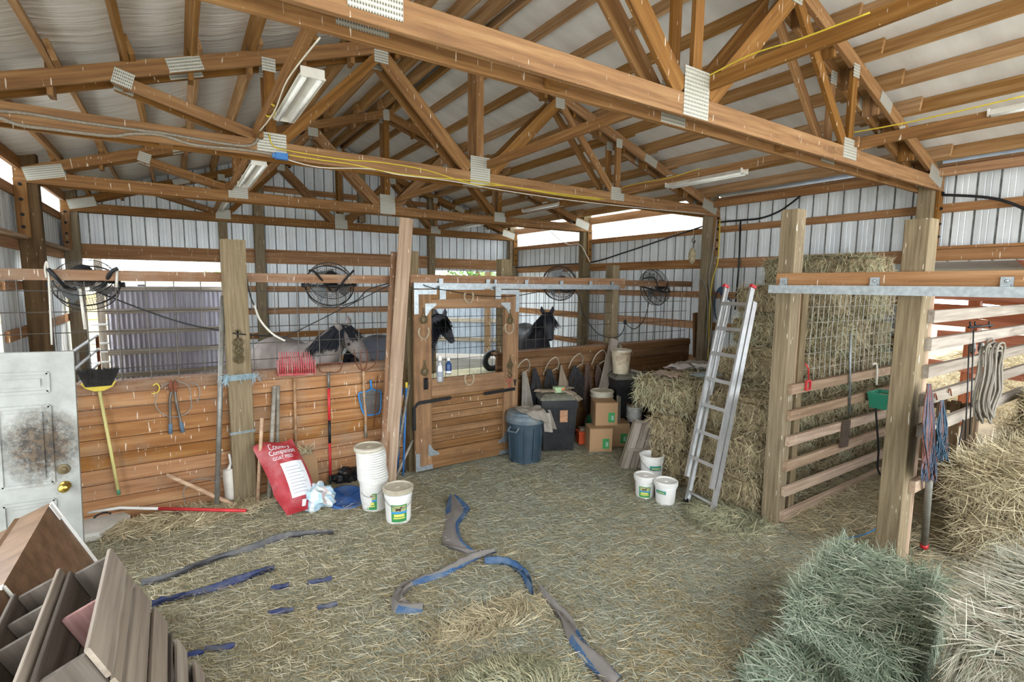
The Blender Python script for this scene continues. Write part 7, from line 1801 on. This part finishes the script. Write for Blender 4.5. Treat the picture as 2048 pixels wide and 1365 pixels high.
def tree(x, y, h, r, label, seed, n=2600, lsz=0.22):
    rg = np.random.default_rng(seed); t = thing('tree', label, 'tree', (x, y, 0), group='trees beyond the barn')
    MB().tube([(0, 0, 0), (0.05, 0, h*0.35), (0.0, 0.05, h*0.6)], [r*0.09, r*0.06, r*0.03], 8).build('trunk', M['darkpost'], t)
    d = rg.normal(0, 1, (n, 3)); d /= np.linalg.norm(d, axis=1, keepdims=True); rr = rg.uniform(0.5, 1.0, n)[:, None]
    Pn = d*rr*np.array([r, r, h*0.36])+np.array([0, 0, h*0.62]); Pn += 0.25*r*np.sin(Pn*3.1/r*2+seed)
    D = rg.normal(0, 1, (n, 3)); Nn = d; mb = MB(); add_blades(mb, Pn, Nn, D-Nn*np.sum(D*Nn, 1, keepdims=True), rg.uniform(0.6, 1.4, n)*lsz, rg.uniform(0.4, 0.8, n)*lsz, rg.uniform(0, 0.4, n), seed); mb.m = [0]*len(mb.f)
    mb.build('crown', M['leafm'], t, recalc=False); return t
tree(13.5, 24, 6.2, 2.6, 'leafy tree seen over the right doorway header, nearer one', 11); tree(17.5, 27, 6.0, 2.5, 'leafy tree right of the nearer tree over the doorway', 12); tree(14.0, 100, 3.2, 2.6, 'round far tree standing in the yellow field', 13, 1800, 0.5); tree(6.0, 108, 3.4, 2.6, 'far tree beside the white shed', 14, 1200, 0.6)
# pen outside the right doorway: white steel fence running back, timber rails
M['pensteel'] = plain('weathered pale steel', '#878e93', 0.5, 0.1, 0.12, 5)
pen = thing('pen_fence', 'white steel pen fence with pale rails beyond the right doorway', 'fence', (6.3, 13, 0))
a0, a1 = Vector((6.05, 13.4, 0)), Vector((8.7, 11.5, 0)); nseg = 4; dv = (a1-a0)/nseg
for i in range(nseg):
    L = dv.length; Mw = frame(a0+dv*i, dv); pn = rib_profile(5); mb = MB()
    for x, y, mi in pn: mb.v += [(x*L/(5*PITCH_R), y, 0.12), (x*L/(5*PITCH_R), y, 2.3)]
    for j in range(len(pn)-1): mb.f.append((2*j, 2*j+2, 2*j+3, 2*j+1)); mb.m.append(0)
    mb.build('steel_panel', M['pensteel'], pen, Mw)
for z in (0.55, 1.1, 1.65): beam('rail', a0+Vector((0.02, -0.03, z)), a1+Vector((0.02, -0.03, z-0.02)), 0.04, 0.11, M['grey'], pen)
for q in (0, 0.5, 1): p = a0.lerp(a1, q)+Vector((-0.06, -0.05, 0)); beam('post', p, p+Vector((0, 0, 2.5)), 0.13, 0.13, M['darkpost'], pen, up=(1, 0, 0))
pen2 = thing('steel_screen', 'pale steel screen with rails left of the pen post', 'fence', (5.6, 13.6, 0))
b0, b1 = Vector((3.9, 14.2, 0)), Vector((5.95, 13.5, 0)); L = (b1-b0).length; mb = MB(); pn = rib_profile(5)
for x, y, mi in pn: mb.v += [(x*L/(5*PITCH_R), y, 0.1), (x*L/(5*PITCH_R), y, 2.2)]
for j in range(len(pn)-1): mb.f.append((2*j, 2*j+2, 2*j+3, 2*j+1)); mb.m.append(0)
mb.build('steel_panel', M['pensteel'], pen2, frame(b0, b1-b0))
for z in (0.6, 1.15, 1.75): beam('rail', b0+Vector((0, -0.03, z)), b1+Vector((0, -0.03, z)), 0.04, 0.12, M['grey'], pen2)
# old tyre by the doorway
ty_ = PZ(985, 738, 0.05); o = MB().tube([ty_+Vector((0.20*math.cos(a*math.pi/10), 0.02, 0.20+0.20*math.sin(a*math.pi/10))) for a in range(20)], 0.075, 10, closed=True)
o = world_mb(o, 'tyre', M['black'], None, ty_, True); tag(o, 'black tyre standing in the dirt inside the right doorway', 'tyre')
clumpm = plain('dark manure', '#5c5346', 0.95, 0, 0.3, 20, 0.8)
# lean-to beyond the right wall
lt = thing('lean_to', 'red stained lean-to framing beyond the opening in the right wall', 'lean-to', (9.5, 0.6, 0))
for (a, b_, w, h, mt_) in (((8.2, -2.5, 2.62), (8.2, 4.5, 2.62), 0.06, 0.19, 'redwood'), ((10.2, -2.5, 2.3), (10.2, 4.5, 2.3), 0.06, 0.19, 'redwood'), ((7.4, 1.9, 2.85), (10.6, 1.9, 2.25), 0.05, 0.15, 'redwood'), ((7.4, 0.7, 2.85), (10.6, 0.7, 2.25), 0.05, 0.15, 'redwood'), ((7.4, -0.6, 2.85), (10.6, -0.6, 2.25), 0.05, 0.15, 'redwood')):
    beam('rafter' if abs(a[0]-b_[0]) > 1 else 'beam', a, b_, w, h, M[mt_], lt)
for y_ in (2.6, 0.55, -1.3): beam('post', (10.2, y_, 0), (10.2, y_, 2.3), 0.14, 0.14, M['redwood'], lt, up=(1, 0, 0))
beam('knee_brace', (10.15, 2.5, 1.75), (10.15, 1.0, 1.55), 0.05, 0.14, M['redwood'], lt); beam('knee_brace', (10.15, 2.5, 1.98), (10.15, 0.6, 1.80), 0.05, 0.14, M['redwood'], lt)
beam('rail', (10.12, 3.0, 1.38), (10.12, -2.0, 1.38), 0.05, 0.18, M['redwood'], lt)
MB().prism([(7.35, 2.96), (10.9, 2.30), (10.9, 2.32), (7.35, 2.98)], -2.5, 4.5, Matrix.Translation((-9.5, -0.6, 0))).build('roof_sheet', M['roofsheet'], lt)
for z, ya, yb in ((0.95, 3.4, 1.6), (1.66, 4.2, 1.2), (1.86, 4.2, 0.8), (2.06, 4.2, 0.6)): beam('rail', (10.14, ya, z), (10.14, yb, z-0.10), 0.05, 0.13, M['redwood'], lt)
sg = thing('slat_gate', 'dark slatted gate closing the bay behind the twine bundles', 'gate', (5.8, 1.8, 0))
for i in range(5): yv = 1.84-0.10*i; beam('slat', (5.82, yv, 0.52), (5.82, yv, 1.12), 0.025, 0.07, M['darkpost'], sg, up=(0, 1, 0))
for z in (0.16, 0.26, 0.36, 0.46): beam('board', (5.84, 1.90, z), (5.84, 1.40, z), 0.025, 0.065, M['darkpost'], sg)
for z in (0.56, 1.06): beam('ledger', (5.85, 1.90, z), (5.85, 1.40, z), 0.03, 0.08, M['darkpost'], sg)
for yv in (1.92, 1.41): beam('upright', (5.85, yv, 0.0), (5.85, yv, 1.15), 0.05, 0.05, M['darkpost'], sg, up=(0, 1, 0))
M['straw_sun'] = hay_mat('outdoor straw', ['#5d4e2e', '#7d6a42', '#6b5a38', '#8f7b50'])
def heap(cx, cy, rx, ry, h, label, seed):
    rg = np.random.default_rng(seed); n = 5000; mb = MB(); r = np.sqrt(rg.uniform(0, 1, n)); a = rg.uniform(0, 2*math.pi, n); X, Y = r*np.cos(a), r*np.sin(a)
    P = np.stack([cx+X*rx, cy+Y*ry, h*(1-r)*rg.uniform(0.9, 1.08, n)], 1); N = np.stack([X/rx, Y/ry, np.ones(n)*0.8], 1); N /= np.linalg.norm(N, axis=1, keepdims=True); D = rg.normal(0, 1, (n, 3)); D -= N*np.sum(D*N, 1, keepdims=True)
    mb.grid(lambda u, v: (cx+u*math.cos(v*2*math.pi)*rx, cy+u*math.sin(v*2*math.pi)*ry, h*(1-u)*0.97-0.02), 10, 28); nc = len(mb.f)
    add_blades(mb, P, N, D, rg.uniform(0.1, 0.3, n), rg.uniform(0.6, 1.4, n)*0.010, rg.uniform(0, 0.3, n), seed, 0.3); mb.m = [0]*nc+[1]*(len(mb.f)-nc)
    o = world_mb(mb, 'straw_heap', [M['core_tan'], M['straw_sun']], None, (cx, cy, 0)); return tag(o, label, 'straw', None, 'stuff')
heap(13.2, 2.9, 2.6, 2.2, 1.15, 'sunlit heap of loose straw outside the lean-to', 301)
